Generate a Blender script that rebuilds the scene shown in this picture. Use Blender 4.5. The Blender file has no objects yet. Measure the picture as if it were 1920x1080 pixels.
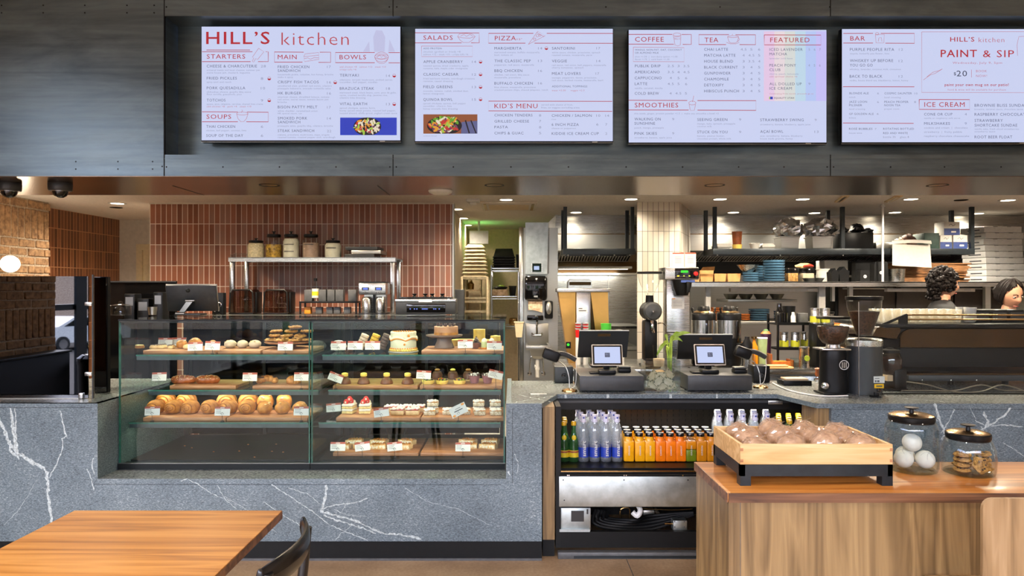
import bpy,bmesh,math,random
from mathutils import Vector,Matrix,Euler
R = random.Random(7)
S = bpy.context.scene
COL = S.collection
PI = math.pi
F,CX,CY,H = 1280.0,960.0,540.0,1.56
def X(px,d):return(px-CX)*d/F
def Z(py,d):return H+(CY-py)*d/F
def W(n,d):return n*d/F
def dep(py,z):return(H-z)*F/(py-CY)
def lin(c):
 r = []
 for v in c:
  v = v/255.0
  r.append(v/12.92 if v<= 0.04045 else((v+0.055)/1.055)**2.4)
 return(r[0],r[1],r[2],1.0)
 # ---------------------------------------------------------------- camera, sky, sun, exposure
cam = bpy.data.cameras.new('camera')
cam.sensor_width = 36.0
cam.lens = 24.0
cam.clip_start = 0.05
cam.clip_end = 300
co = bpy.data.objects.new('camera',cam)
co.location = (0,0,H)
co.rotation_euler = (PI/2,0,0)
COL.objects.link(co)
S.camera = co
S.view_settings.view_transform = 'Standard'
S.view_settings.look = 'None'
S.view_settings.gamma = 1
S.view_settings.use_curve_mapping = False
S.view_settings.exposure = 0.0
S.cycles.use_denoising = True
S.cycles.max_bounces = 12
S.cycles.diffuse_bounces = 4
S.cycles.glossy_bounces = 5
S.cycles.transmission_bounces = 6
S.cycles.transparent_max_bounces = 32
S.cycles.caustics_reflective = False
S.cycles.caustics_refractive = False
S.cycles.sample_clamp_indirect = 2.5
S.cycles.blur_glossy = 0.5
wd = bpy.data.worlds.new('daylight')
S.world = wd
wd.use_nodes = True
nt = wd.node_tree
nt.nodes.clear()
sky = nt.nodes.new('ShaderNodeTexSky')
sky.sky_type = 'NISHITA'
sky.sun_disc = False
sky.air_density = .45
sky.dust_density = 2.5
sky.ozone_density = .6
sky.sun_elevation = math.radians(48)
sky.sun_rotation = math.radians(200)
bgn = nt.nodes.new('ShaderNodeBackground')
bgn.inputs['Strength'].default_value = 2.6
out = nt.nodes.new('ShaderNodeOutputWorld')
nt.links.new(sky.outputs[0],bgn.inputs[0])
nt.links.new(bgn.outputs[0],out.inputs[0])
sl = bpy.data.lights.new('sun','SUN')
sl.energy = 12.0
sl.angle = math.radians(1)
sl.color = (1,.95,.87)
so = bpy.data.objects.new('sun',sl)
so.location = (0,0,20)
so.rotation_euler = (math.radians(42),0,math.radians(-20))
COL.objects.link(so)
def lamp(name,kind,loc,energy,color=(1,.8,.58),size=.06,rot=(0,0,0),sy=None,cone=150,blend=.6):
 l = bpy.data.lights.new(name,kind)
 l.energy = energy
 l.color = color
 if kind == 'SPOT':
  l.spot_size = math.radians(cone)
  l.spot_blend = blend
  l.shadow_soft_size = size
 elif kind == 'AREA':
  l.size = size
  if sy:
   l.shape = 'RECTANGLE'
   l.size_y = sy
 else:
  l.shadow_soft_size = size
 o = bpy.data.objects.new(name,l)
 o.location = loc
 o.rotation_euler = rot
 COL.objects.link(o)
 return o
for cx in(-3.35,-.05,3.25):
 p = lamp('window_portal','AREA',(cx,-4.15,1.85),1,size=3.1,sy=3.3,rot=(PI/2,0,0))
 p.data.cycles.is_portal = True
p = lamp('window_portal','AREA',(-4.75,-1.2,1.85),1,size=4.6,sy=3.3,rot=(PI/2,0,-PI/2))
p.data.cycles.is_portal = True
# ---------------------------------------------------------------- materials
MATS = {}
def newmat(name):
 m = bpy.data.materials.new(name)
 m.use_nodes = True
 m.node_tree.nodes.clear()
 o = m.node_tree.nodes.new('ShaderNodeOutputMaterial')
 MATS[name] = m
 return m,m.node_tree,o
def N(nt,t,**kw):
 n = nt.nodes.new(t)
 for k,v in kw.items():setattr(n,k,v)
 return n
def L(nt,a,b):nt.links.new(a,b)
def coords(nt,sc=(1,1,1),rot=(0,0,0),kind='Object'):
 tc = N(nt,'ShaderNodeTexCoord')
 mp = N(nt,'ShaderNodeMapping')
 mp.inputs['Scale'].default_value = sc
 mp.inputs['Rotation'].default_value = rot
 L(nt,tc.outputs[kind],mp.inputs[0])
 return mp.outputs[0]
def ramp(nt,fac,stops):
 r = N(nt,'ShaderNodeValToRGB')
 e = r.color_ramp.elements
 while len(e)>1:e.remove(e[-1])
 e[0].position,e[0].color = stops[0][0],lin(stops[0][1])
 for p,c in stops[1:]:
  k = e.new(p)
  k.color = lin(c)
 L(nt,fac,r.inputs[0])
 return r.outputs[0]
def noise(nt,vec,scale,detail=3,rough=.55,dist=0):
 n = N(nt,'ShaderNodeTexNoise')
 n.inputs['Scale'].default_value = scale
 n.inputs['Detail'].default_value = detail
 n.inputs['Roughness'].default_value = rough
 n.inputs['Distortion'].default_value = dist
 L(nt,vec,n.inputs['Vector'])
 return n.outputs[0]
def bumpy(nt,b,h,strength,dist=.01):
 n = N(nt,'ShaderNodeBump')
 n.inputs['Strength'].default_value = strength
 n.inputs['Distance'].default_value = dist
 L(nt,h,n.inputs['Height'])
 L(nt,n.outputs[0],b.inputs['Normal'])
def bsdf(nt,o,rough=.5,metal=0,spec=.5):
 b = N(nt,'ShaderNodeBsdfPrincipled')
 b.inputs['Roughness'].default_value = rough
 b.inputs['Metallic'].default_value = metal
 b.inputs['Specular IOR Level'].default_value = spec
 L(nt,b.outputs[0],o.inputs[0])
 return b
def pm(name,c,r=.5,m=0,var=.10,sc=30,c2=None,bump=0,sv=(1,1,1),spec=.5,coat=0,bd=.004):
 mt,nt,o = newmat(name)
 b = bsdf(nt,o,r,m,spec)
 v = coords(nt,sv)
 f = noise(nt,v,sc)
 a = tuple(max(0,x*(1-var))for x in c)
 d = c2 or tuple(min(255,x*(1+var))for x in c)
 L(nt,ramp(nt,f,[(.3,a),(.7,d)]),b.inputs['Base Color'])
 if bump:bumpy(nt,b,f,bump,bd)
 if coat:
  b.inputs['Coat Weight'].default_value = coat
  b.inputs['Coat Roughness'].default_value = .08
 return mt
def glow(name,c,strength=1.0):
 mt,nt,o = newmat(name)
 e = N(nt,'ShaderNodeEmission')
 e.inputs[0].default_value = lin(c)
 e.inputs[1].default_value = strength
 L(nt,e.outputs[0],o.inputs[0])
 return mt
def glass(name,tint=(255,255,255),ior=1.45,refl=1.0,rough=0.0,base=0.0,milk=None):
 mt,nt,o = newmat(name)
 t = N(nt,'ShaderNodeBsdfTransparent')
 t.inputs[0].default_value = lin(tint)
 g = N(nt,'ShaderNodeBsdfGlossy')
 g.inputs['Roughness'].default_value = rough
 g.inputs[0].default_value = (1,1,1,1)
 lw = N(nt,'ShaderNodeLayerWeight');lw.inputs[0].default_value = .5
 pw = N(nt,'ShaderNodeMath',operation='POWER');pw.inputs[1].default_value = 5;L(nt,lw.outputs['Facing'],pw.inputs[0])
 f = N(nt,'ShaderNodeMath',operation='MULTIPLY_ADD');r0 = ((ior-1)/(ior+1))**2
 f.inputs[1].default_value = 1-r0;f.inputs[2].default_value = r0;L(nt,pw.outputs[0],f.inputs[0])
 k = N(nt,'ShaderNodeMath',operation='MULTIPLY_ADD')
 k.inputs[1].default_value = refl
 k.inputs[2].default_value = base
 k.use_clamp = True
 L(nt,f.outputs[0],k.inputs[0])
 x = N(nt,'ShaderNodeMixShader')
 L(nt,k.outputs[0],x.inputs[0])
 L(nt,t.outputs[0],x.inputs[1])
 if milk:
  df = N(nt,'ShaderNodeBsdfDiffuse');df.inputs[0].default_value = lin(milk[0])
  tl = N(nt,'ShaderNodeBsdfTranslucent');tl.inputs[0].default_value = lin(milk[0])
  m0 = N(nt,'ShaderNodeMixShader');L(nt,df.outputs[0],m0.inputs[1]);L(nt,tl.outputs[0],m0.inputs[2])
  m1 = N(nt,'ShaderNodeMixShader');m1.inputs[0].default_value = milk[1]
  L(nt,t.outputs[0],m1.inputs[1]);L(nt,m0.outputs[0],m1.inputs[2]);L(nt,m1.outputs[0],x.inputs[1])
 L(nt,g.outputs[0],x.inputs[2])
 L(nt,x.outputs[0],o.inputs[0])
 return mt
def wood(name,stops,along='x',sc=1.0,r=.4,coat=0,fine=1.0,wavy=.6):
 """grain runs along one axis: noise stretched hard that way, with cathedral waves"""
 mt,nt,o = newmat(name)
 b = bsdf(nt,o,r)
 k = {'x':(.35,5,5),'y':(5,.35,5),'z':(5,5,.35)}[along]
 v = coords(nt,tuple(q*sc for q in k))
 n1 = noise(nt,v,1.6,4,.5,wavy)
 k2 = {'x':(1.2,60,60),'y':(60,1.2,60),'z':(60,60,1.2)}[along]
 n2 = noise(nt,coords(nt,tuple(q*sc for q in k2)),1.5,3)
 s = N(nt,'ShaderNodeMath',operation='MULTIPLY_ADD')
 L(nt,n1,s.inputs[0])
 s.inputs[1].default_value = 9.0
 s.inputs[2].default_value = 0
 fr = N(nt,'ShaderNodeMath',operation='PINGPONG')
 fr.inputs[1].default_value = 1.0
 L(nt,s.outputs[0],fr.inputs[0])
 mx = N(nt,'ShaderNodeMath',operation='MULTIPLY_ADD')
 L(nt,n2,mx.inputs[0])
 mx.inputs[1].default_value = .55*fine
 sb = N(nt,'ShaderNodeMath',operation='MULTIPLY')
 L(nt,fr.outputs[0],sb.inputs[0])
 sb.inputs[1].default_value = 1-.5*fine
 L(nt,sb.outputs[0],mx.inputs[2])
 L(nt,ramp(nt,mx.outputs[0],stops),b.inputs['Base Color'])
 bumpy(nt,b,n2,.08,.002)
 if coat:
  b.inputs['Coat Weight'].default_value = coat
  b.inputs['Coat Roughness'].default_value = .15
 return mt
def tiles(name,w,h,stops,grout,axis='x',gx=.004,r=.3,x0=0,z0=0,bump=.3):
 """stacked tiles: one random tone per tile, grout lines between"""
 mt,nt,o = newmat(name)
 b = bsdf(nt,o,r)
 tc = N(nt,'ShaderNodeTexCoord')
 sp = N(nt,'ShaderNodeSeparateXYZ')
 L(nt,tc.outputs['Object'],sp.inputs[0])
 def frac(sock,size,off):
  a = N(nt,'ShaderNodeMath',operation='SUBTRACT');L(nt,sock,a.inputs[0]);a.inputs[1].default_value = off-40*size
  d = N(nt,'ShaderNodeMath',operation='DIVIDE');L(nt,a.outputs[0],d.inputs[0]);d.inputs[1].default_value = size
  f = N(nt,'ShaderNodeMath',operation='FLOOR');L(nt,d.outputs[0],f.inputs[0])
  q = N(nt,'ShaderNodeMath',operation='FRACT');L(nt,d.outputs[0],q.inputs[0])
  g = N(nt,'ShaderNodeMath',operation='LESS_THAN');L(nt,q.outputs[0],g.inputs[0]);g.inputs[1].default_value = gx/size
  return f.outputs[0],g.outputs[0]
 fu,gu = frac(sp.outputs['X' if axis == 'x' else 'Y'],w,x0)
 fv,gv = frac(sp.outputs['Z'],h,z0)
 cb = N(nt,'ShaderNodeCombineXYZ')
 L(nt,fu,cb.inputs[0]);L(nt,fv,cb.inputs[1])
 wn = N(nt,'ShaderNodeTexWhiteNoise',noise_dimensions='2D')
 L(nt,cb.outputs[0],wn.inputs['Vector'])
 sm = noise(nt,coords(nt,(3,3,3)),4,3)
 ad = N(nt,'ShaderNodeMath',operation='MULTIPLY_ADD')
 L(nt,sm,ad.inputs[0]);ad.inputs[1].default_value = .35
 ms = N(nt,'ShaderNodeMath',operation='MULTIPLY_ADD');L(nt,wn.outputs[0],ms.inputs[0]);ms.inputs[1].default_value = .8;ms.inputs[2].default_value = -.08
 L(nt,ms.outputs[0],ad.inputs[2])
 col = ramp(nt,ad.outputs[0],stops)
 g = N(nt,'ShaderNodeMath',operation='MAXIMUM')
 L(nt,gu,g.inputs[0]);L(nt,gv,g.inputs[1])
 mix = N(nt,'ShaderNodeMixRGB')
 L(nt,g.outputs[0],mix.inputs[0]);L(nt,col,mix.inputs[1])
 mix.inputs[2].default_value = lin(grout)
 L(nt,mix.outputs[0],b.inputs['Base Color'])
 rr = N(nt,'ShaderNodeMath',operation='MULTIPLY_ADD');L(nt,g.outputs[0],rr.inputs[0]);rr.inputs[1].default_value = .5;rr.inputs[2].default_value = r
 L(nt,rr.outputs[0],b.inputs['Roughness'])
 iv = N(nt,'ShaderNodeMath',operation='SUBTRACT');iv.inputs[0].default_value = 1;L(nt,g.outputs[0],iv.inputs[1])
 bumpy(nt,b,iv.outputs[0],bump,.003)
 return mt
def steel(name,c,r=.3,sv=(1,40,40),var=.08,aniso=0,sc=3):
 mt,nt,o = newmat(name)
 b = bsdf(nt,o,r,1)
 f = noise(nt,coords(nt,sv),sc,4)
 a = tuple(x*(1-var)for x in c);d = tuple(min(255,x*(1+var))for x in c)
 L(nt,ramp(nt,f,[(.3,a),(.7,d)]),b.inputs['Base Color'])
 q = N(nt,'ShaderNodeMath',operation='MULTIPLY_ADD');L(nt,f,q.inputs[0]);q.inputs[1].default_value = .18;q.inputs[2].default_value = r-.09
 L(nt,q.outputs[0],b.inputs['Roughness'])
 return mt
mt,nt,o = newmat('blackened_steel')
b = bsdf(nt,o,.34,.75)
f = noise(nt,coords(nt,(.7,1,3.2)),1.6,6,.62,.4)
f2 = noise(nt,coords(nt,(1,1,30)),1.5,3)
k = N(nt,'ShaderNodeMath',operation='MULTIPLY_ADD');L(nt,f2,k.inputs[0]);k.inputs[1].default_value = .25;L(nt,f,k.inputs[2])
L(nt,ramp(nt,k.outputs[0],[(.45,(70,81,87)),(.64,(92,105,111)),(.82,(112,126,131))]),b.inputs['Base Color'])
q = N(nt,'ShaderNodeMath',operation='MULTIPLY_ADD');L(nt,f,q.inputs[0]);q.inputs[1].default_value = .35;q.inputs[2].default_value = .2
L(nt,q.outputs[0],b.inputs['Roughness'])
mt,nt,o = newmat('soapstone')
b = bsdf(nt,o,.40)
v = coords(nt,(1,1,1),(0,.6,0))
f1 = noise(nt,coords(nt,(1.0,1,2.2),(.3,.7,.2)),95,4,.7)
f2 = noise(nt,v,2.2,4)
k = N(nt,'ShaderNodeMath',operation='MULTIPLY_ADD');L(nt,f2,k.inputs[0]);k.inputs[1].default_value = .35;L(nt,f1,k.inputs[2])
L(nt,ramp(nt,k.outputs[0],[(.50,(58,70,78)),(.66,(92,107,116)),(.80,(120,134,141)),(.92,(182,192,195))]),b.inputs['Base Color'])
bumpy(nt,b,f1,.15,.002)
mt,nt,o = newmat('soapstone_honed_lit')  # same stone, smoother; paler warmer colour stands for warm light on tops
b = bsdf(nt,o,.26)
f1 = noise(nt,coords(nt),70,4,.7);f2 = noise(nt,coords(nt),2.2,4)
k = N(nt,'ShaderNodeMath',operation='MULTIPLY_ADD');L(nt,f2,k.inputs[0]);k.inputs[1].default_value = .35;L(nt,f1,k.inputs[2])
L(nt,ramp(nt,k.outputs[0],[(.50,(78,84,86)),(.66,(108,114,116)),(.80,(134,140,140)),(.92,(182,186,184))]),b.inputs['Base Color'])
pm('stone_vein',(168,180,182),.5,var=.22,sc=90)
mt,nt,o = newmat('concrete')
b = bsdf(nt,o,.32)
f1 = noise(nt,coords(nt),1.3,6,.6);f2 = noise(nt,coords(nt),60,3)
k = N(nt,'ShaderNodeMath',operation='MULTIPLY_ADD');L(nt,f2,k.inputs[0]);k.inputs[1].default_value = .3;L(nt,f1,k.inputs[2])
L(nt,ramp(nt,k.outputs[0],[(.45,(122,100,76)),(.65,(160,134,104)),(.85,(188,164,132))]),b.inputs['Base Color'])
tiles('terracotta_tile',.0511,.1985,[(.0,(110,66,50)),(.35,(138,84,62)),(.6,(152,96,72)),(1.0,(140,110,98))],(226,212,198),x0=-3.448,z0=.1822,gx=.0058)
tiles('umber_tile',.0511,.1985,[(.0,(84,46,28)),(.5,(112,64,38)),(1.0,(142,88,54))],(186,136,100),axis='y',x0=.01,z0=.1822,gx=.0078)
tiles('ivory_tile',.0504,.1902,[(.0,(206,196,176)),(.5,(222,213,196)),(1.0,(236,230,218))],(96,88,78),x0=1.178,z0=.0,r=.16)
wood('oak_top',[(.15,(146,92,34)),(.45,(184,124,52)),(.8,(202,144,72))],'x',1.1,.5,0,fine=.8)
wood('walnut_top',[(.15,(122,74,28)),(.45,(170,106,42)),(.85,(192,130,60))],'x',.9,.42,.1,fine=.8)
wood('walnut_edge',[(.15,(60,38,26)),(.5,(104,70,48)),(.85,(136,96,66))],'x',1.2,.45)
wood('walnut_panel',[(.1,(94,74,46)),(.4,(122,98,64)),(.75,(145,119,80)),(.95,(160,134,92))],'z',.8,.42,fine=.8,wavy=1.4)
wood('walnut_pale',[(.1,(116,92,62)),(.5,(150,122,86)),(.9,(168,140,104))],'z',1.3,.42,fine=.8)
wood('board_wood',[(.1,(120,76,48)),(.5,(164,112,74)),(.9,(188,138,98))],'x',3,.5)
wood('bamboo',[(.1,(196,154,98)),(.5,(216,178,122)),(.9,(228,194,142))],'x',1.6,.45,fine=.6)
steel('stainless',(200,200,196),.27,sv=(2,120,120),var=.03)
steel('stainless_dull',(182,182,176),.36,sv=(2,120,120),var=.03)
steel('stainless_vert',(190,190,186),.24,sv=(120,120,2),var=.03)
steel('brushed_gold',(205,156,86),.3,sv=(2,2,2),var=.04)
steel('galvanised',(176,184,184),.42,sv=(6,6,6))
steel('chrome',(225,225,225),.08)
steel('brass',(168,134,86),.25)
steel('bronze_mirror',(66,50,32),.22,sv=(2,2,2),var=.05)
pm('matte_black',(15,16,17),.55,spec=.2)
pm('satin_black',(15,16,17),.36,spec=.22)
pm('gloss_black',(12,12,13),.08)
pm('steel_black',(38,44,48),.38,m=.4)
pm('shelf_grey',(62,72,76),.4,m=.5)
pm('charcoal',(42,45,48),.45)
pm('drawer_grey',(46,49,51),.42)
pm('dark_grey_plastic',(74,76,78),.45)
pm('white_plastic',(226,226,222),.4,var=.03)
pm('white_paint',(214,206,192),.6,var=.03)
pm('ceiling_paint',(238,231,222),.7,var=.03)
pm('door_paint',(222,204,166),.5,var=.03)
pm('cream_wall',(208,186,150),.6,var=.04)
pm('card_white',(204,204,202),.6,var=.02)
pm('card_red',(146,66,50),.6,var=.05)
pm('ink',(70,72,78),.6)
pm('mortar',(176,160,138),.9,var=.18,sc=60,bump=.6)
pm('brick_tan',(150,112,78),.85,var=.25,sc=24,c2=(188,148,106),bump=.7,bd=.008)
pm('brick_red',(186,158,140),.85,var=.14,sc=14,c2=(222,204,190),bump=.4)
pm('asphalt',(66,66,68),.9)
pm('leaf_green',(60,96,44),.6,var=.35,sc=6)
pm('car_white',(232,234,238),.2,coat=.6)
pm('rubber',(26,26,27),.8)
glass('clear_glass',(246,252,250),1.5,.45)
glass('guard_glass',(250,253,252),1.5,.22,.09)
glass('glassware',(250,250,248),1.5,1.2,.02,.02,milk=((240,232,216),.26))  # pale diffuse mixed in stands for white glints in the glasses
glass('case_glass',(246,252,250),1.5,.5)
glass('shelf_glass',(214,236,226),1.5,.9)
glass('jar_glass',(244,248,248),1.45,.9)
glass('plastic_clear',(240,244,246),1.4,1.0,.08,.02)
glass('smoke_plastic',(178,164,156),1.45,1.2,.03,.03)
glass('green_bottle',(120,196,140),1.45,1.0,milk=((110,170,110),.22))  # pale diffuse mixed in brightens the bottle like light passing through
glass('water_clear',(236,242,248),1.4,1.1,.03,.03,milk=((206,212,222),.30))  # pale diffuse mixed in stands for light refracted through the water
pm('glass_edge',(46,100,88),.15,var=.1)
mt,nt,o = newmat('dark_mirror')
b = bsdf(nt,o,.015,1)
f = noise(nt,coords(nt),2)
L(nt,ramp(nt,f,[(.3,(98,100,104)),(.7,(104,106,110))]),b.inputs['Base Color'])
# ---------------------------------------------------------------- mesh building
class B:
 """collects shapes into ONE mesh; .mt is the material new faces take"""
 def __init__(s,mt='matte_black'):
  s.v,s.f,s.m,s.sm,s.mats = [],[],[],[],[]
  s.use(mt)
 def use(s,mt):
  if mt not in s.mats:s.mats.append(mt)
  s.k = s.mats.index(mt)
  return s
 def add(s,vs,fs,smooth=False,mx=None):
  n = len(s.v)
  if mx is not None:vs = [tuple(mx@Vector(p))for p in vs]
  s.v+= [tuple(p)for p in vs]
  for f in fs:
   s.f.append([i+n for i in f]);s.m.append(s.k);s.sm.append(smooth)
  return s
 def box(s,x0,x1,y0,y1,z0,z1,bev=0,mx=None,seg=2):
  x0,x1 = min(x0,x1),max(x0,x1);y0,y1 = min(y0,y1),max(y0,y1);z0,z1 = min(z0,z1),max(z0,z1)
  vs = [(x0,y0,z0),(x1,y0,z0),(x1,y1,z0),(x0,y1,z0),(x0,y0,z1),(x1,y0,z1),(x1,y1,z1),(x0,y1,z1)]
  fs = [(3,2,1,0),(4,5,6,7),(0,1,5,4),(1,2,6,5),(2,3,7,6),(3,0,4,7)]
  if not bev:return s.add(vs,fs,False,mx)
  bm = bmesh.new()
  q = [bm.verts.new(p)for p in vs]
  for f in fs:bm.faces.new([q[i]for i in f])
  bmesh.ops.bevel(bm,geom=bm.edges[:],offset=min(bev,.49*min(x1-x0,y1-y0,z1-z0)),segments=seg,profile=.5,affect='EDGES')
  return s.bm(bm,True,mx)
 def cbox(s,c,sz,bev=0,rot=None):
  mx = Matrix.Translation(c)@(Euler(rot).to_matrix().to_4x4()if rot else Matrix())
  return s.box(-sz[0]/2,sz[0]/2,-sz[1]/2,sz[1]/2,-sz[2]/2,sz[2]/2,bev,mx)
 def bm(s,bm,smooth=False,mx=None):
  bm.verts.index_update()
  s.add([tuple(v.co)for v in bm.verts],[[v.index for v in f.verts]for f in bm.faces],smooth,mx)
  bm.free()
  return s
 def lathe(s,prof,c=(0,0,0),n=24,mx=None,sx=1,sy=1,smooth=True,close=False):
  """prof: (radius, z) from bottom to top"""
  vs,fs = [],[]
  k = len(prof)
  for r,z in prof:
   for i in range(n):
    a = 2*PI*i/n
    vs.append((c[0]+r*sx*math.cos(a),c[1]+r*sy*math.sin(a),c[2]+z))
  for j in range(k-1):
   for i in range(n):
    a,b_ = j*n+i,j*n+(i+1)%n
    fs.append((a,b_,b_+n,a+n))
  if close:
   pass
  else:
   if prof[0][0]>1e-5:fs.append(list(range(n))[::-1])
   if prof[-1][0]>1e-5:fs.append([(k-1)*n+i for i in range(n)])
  return s.add(vs,fs,smooth,mx)
 def cyl(s,a,b,r,r2=None,n=16,smooth=True):
  a,b = Vector(a),Vector(b)
  d = b-a
  q = Vector((0,0,1)).rotation_difference(d.normalized()).to_matrix().to_4x4()
  return s.lathe([(r,0),(r if r2 is None else r2,d.length)],n=n,mx=Matrix.Translation(a)@q,smooth=smooth)
 def tube(s,pts,r,n=8,smooth_path=True,rr=None):
  P = [Vector(p)for p in pts]
  if smooth_path and len(P)>2:
   Q = []
   for i in range(len(P)-1):
    p0,p1,p2,p3 = P[max(i-1,0)],P[i],P[i+1],P[min(i+2,len(P)-1)]
    for t in(0,.2,.4,.6,.8):
     Q.append(.5*((2*p1)+(p2-p0)*t+(2*p0-5*p1+4*p2-p3)*t*t+(3*p1-p0-3*p2+p3)*t**3))
   Q.append(P[-1]);P = Q
  vs,fs = [],[]
  up = Vector((0,0,1))
  for i,p in enumerate(P):
   t = (P[min(i+1,len(P)-1)]-P[max(i-1,0)]).normalized()
   if abs(t.dot(up))>.98:u = t.cross(Vector((1,0,0))).normalized()
   else:u = t.cross(up).normalized()
   w = u.cross(t)
   ra = r if rr is None else rr[min(int(i*len(rr)/len(P)),len(rr)-1)]
   for j in range(n):
    a = 2*PI*j/n
    vs.append(tuple(p+ra*(math.cos(a)*u+math.sin(a)*w)))
  for i in range(len(P)-1):
   for j in range(n):
    a,b_ = i*n+j,i*n+(j+1)%n
    fs.append((a,a+n,b_+n,b_))
  fs.append(list(range(n)));fs.append([(len(P)-1)*n+j for j in range(n)][::-1])
  return s.add(vs,fs,True)
 def prism(s,pts,axis,a,b):
  """pts: 2-D outline (x,z) for axis y, (y,z) for axis x, (x,y) for axis z; extruded from a to b"""
  def q(p,t):return{'y':(p[0],t,p[1]),'x':(t,p[0],p[1]),'z':(p[0],p[1],t)}[axis]
  n = len(pts)
  vs = [q(p,a)for p in pts]+[q(p,b)for p in pts]
  fs = [list(range(n)),[n+i for i in range(n)][::-1]]+[(i,(i+1)%n+0,(i+1)%n+n,i+n)[::-1]for i in range(n)]
  return s.add(vs,fs)
 def ball(s,c,r,sx=1,sy=1,sz=1,n=14,m=9,mx=None,jig=0,rnd=R):
  prof = [(r*math.sin(PI*j/m),-r*math.cos(PI*j/m))for j in range(m+1)]
  vs,fs = [],[]
  for j,(q,z)in enumerate(prof):
   for i in range(n):
    a = 2*PI*i/n
    k = 1+(rnd.uniform(-jig,jig)if jig else 0)
    vs.append((c[0]+q*sx*math.cos(a)*k,c[1]+q*sy*math.sin(a)*k,c[2]+z*sz*k))
  for j in range(m):
   for i in range(n):
    a,b_ = j*n+i,j*n+(i+1)%n
    fs.append((a,b_,b_+n,a+n))
  return s.add(vs,fs,True,mx)
 def grid(s,fn,nu,nv,smooth=True):
  vs = [fn(i/nu,j/nv)for i in range(nu+1)for j in range(nv+1)]
  fs = []
  for i in range(nu):
   for j in range(nv):
    a = i*(nv+1)+j
    fs.append((a,a+nv+1,a+nv+2,a+1))
  return s.add(vs,fs,smooth)
 def ribbon(s,pts,w,y):
  """flat strip in the xz plane at y along pts (x,z,width factor), facing the camera"""
  vs,fs = [],[]
  for i,p in enumerate(pts):
   a,b_ = pts[max(i-1,0)],pts[min(i+1,len(pts)-1)]
   dx,dz = b_[0]-a[0],b_[1]-a[1]
   l = math.hypot(dx,dz)or 1
   k = w*(p[2]if len(p)>2 else 1)/2
   vs+= [(p[0]-dz/l*k,y,p[1]+dx/l*k),(p[0]+dz/l*k,y,p[1]-dx/l*k)]
  for i in range(len(pts)-1):
   fs.append((2*i,2*i+1,2*i+3,2*i+2))
  return s.add(vs,fs)
 def quadxz(s,x0,x1,z0,z1,y):
  return s.add([(x0,y,z0),(x1,y,z0),(x1,y,z1),(x0,y,z1)],[(0,1,2,3)])
 def mesh(s,name,off=(0,0,0)):
  me = bpy.data.meshes.new(name)
  me.from_pydata([(p[0]-off[0],p[1]-off[1],p[2]-off[2])for p in s.v],[],s.f)
  for k in s.mats:me.materials.append(MATS[k])
  me.polygons.foreach_set('material_index',s.m)
  me.polygons.foreach_set('use_smooth',s.sm)
  me.update()
  bm = bmesh.new();bm.from_mesh(me)
  bmesh.ops.recalc_face_normals(bm,faces=[f for f in bm.faces])
  bm.to_mesh(me);bm.free()
  for p in me.polygons:
   if p.use_smooth:
    try:me.set_sharp_from_angle(angle=math.radians(42))
    except Exception:pass
    break
  return me
LIFT = .0008
def put(o,label=None,cat=None,group=None,kind=None):
 if label:o['label'] = label
 if cat:o['category'] = cat
 if group:o['group'] = group
 if kind:o['kind'] = kind
 return o
def thing(name,label,cat,loc=(0,0,0),rz=0,group=None,rot=None):
 o = bpy.data.objects.new(name,None)
 o.empty_display_size = .05
 COL.objects.link(o)
 o.location = (loc[0],loc[1],loc[2]+LIFT)
 o.rotation_euler = rot or(0,0,rz)
 return put(o,label,cat,group)
def part(T,name,b,world=False,label=None,kind=None):
 """one mesh under a thing or part; world=True when b was built in world coordinates (T not rotated)"""
 off = (0,0,0)
 if world:
  q = T;x = Vector((0,0,0))
  while q:x = x+Vector(q.location);q = q.parent
  off = x
 o = bpy.data.objects.new(name,b.mesh(name,off))
 COL.objects.link(o)
 o.parent = T
 return put(o,label,kind=kind)
def solo(name,b,label,cat,loc=(0,0,0),rz=0,group=None,rot=None,kind=None):
 """a thing that is one mesh, built around its own origin"""
 o = bpy.data.objects.new(name,b.mesh(name))
 COL.objects.link(o)
 o.location = (loc[0],loc[1],loc[2]+LIFT)
 o.rotation_euler = rot or(0,0,rz)
 return put(o,label,cat,group,kind)
def wsolo(name,b,label,cat,group=None):
 """a thing that is one mesh, built in world coordinates; origin moved to its base"""
 xs = [p[0]for p in b.v];ys = [p[1]for p in b.v];zs = [p[2]for p in b.v]
 c = ((min(xs)+max(xs))/2,(min(ys)+max(ys))/2,min(zs))
 o = bpy.data.objects.new(name,b.mesh(name,c))
 COL.objects.link(o)
 o.location = (c[0],c[1],c[2]+LIFT)
 return put(o,label,cat,group)
def struct(name,b):
 o = bpy.data.objects.new(name,b.mesh(name))
 COL.objects.link(o)
 o['kind'] = 'structure'
 return o
def dup(r,loc,label=None,rz=None,scale=None,group=None,rot=None):
 """a copy of a thing with copies of its parts and their sub-parts"""
 def cp(o,par):
  c = o.copy();COL.objects.link(c);c.parent = par
  for ch in list(o.children):cp(ch,c)
  return c
 c = cp(r,None)
 c.location = (loc[0],loc[1],loc[2]+LIFT)
 if rz is not None:c.rotation_euler = (0,0,rz)
 if rot:c.rotation_euler = rot
 if scale:c.scale = (scale,)*3 if not isinstance(scale,tuple)else scale
 if label:c['label'] = label
 if group:c['group'] = group
 return c
ORD = ['first','second','third','fourth','fifth','sixth','seventh','eighth','ninth','tenth','eleventh','twelfth','thirteenth','fourteenth','fifteenth','sixteenth','seventeenth','eighteenth']
_tc = bpy.data.curves.new('lettering','FONT')
_tc.resolution_u = 2
_to = bpy.data.objects.new('lettering',_tc)
_cache = {}
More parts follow.
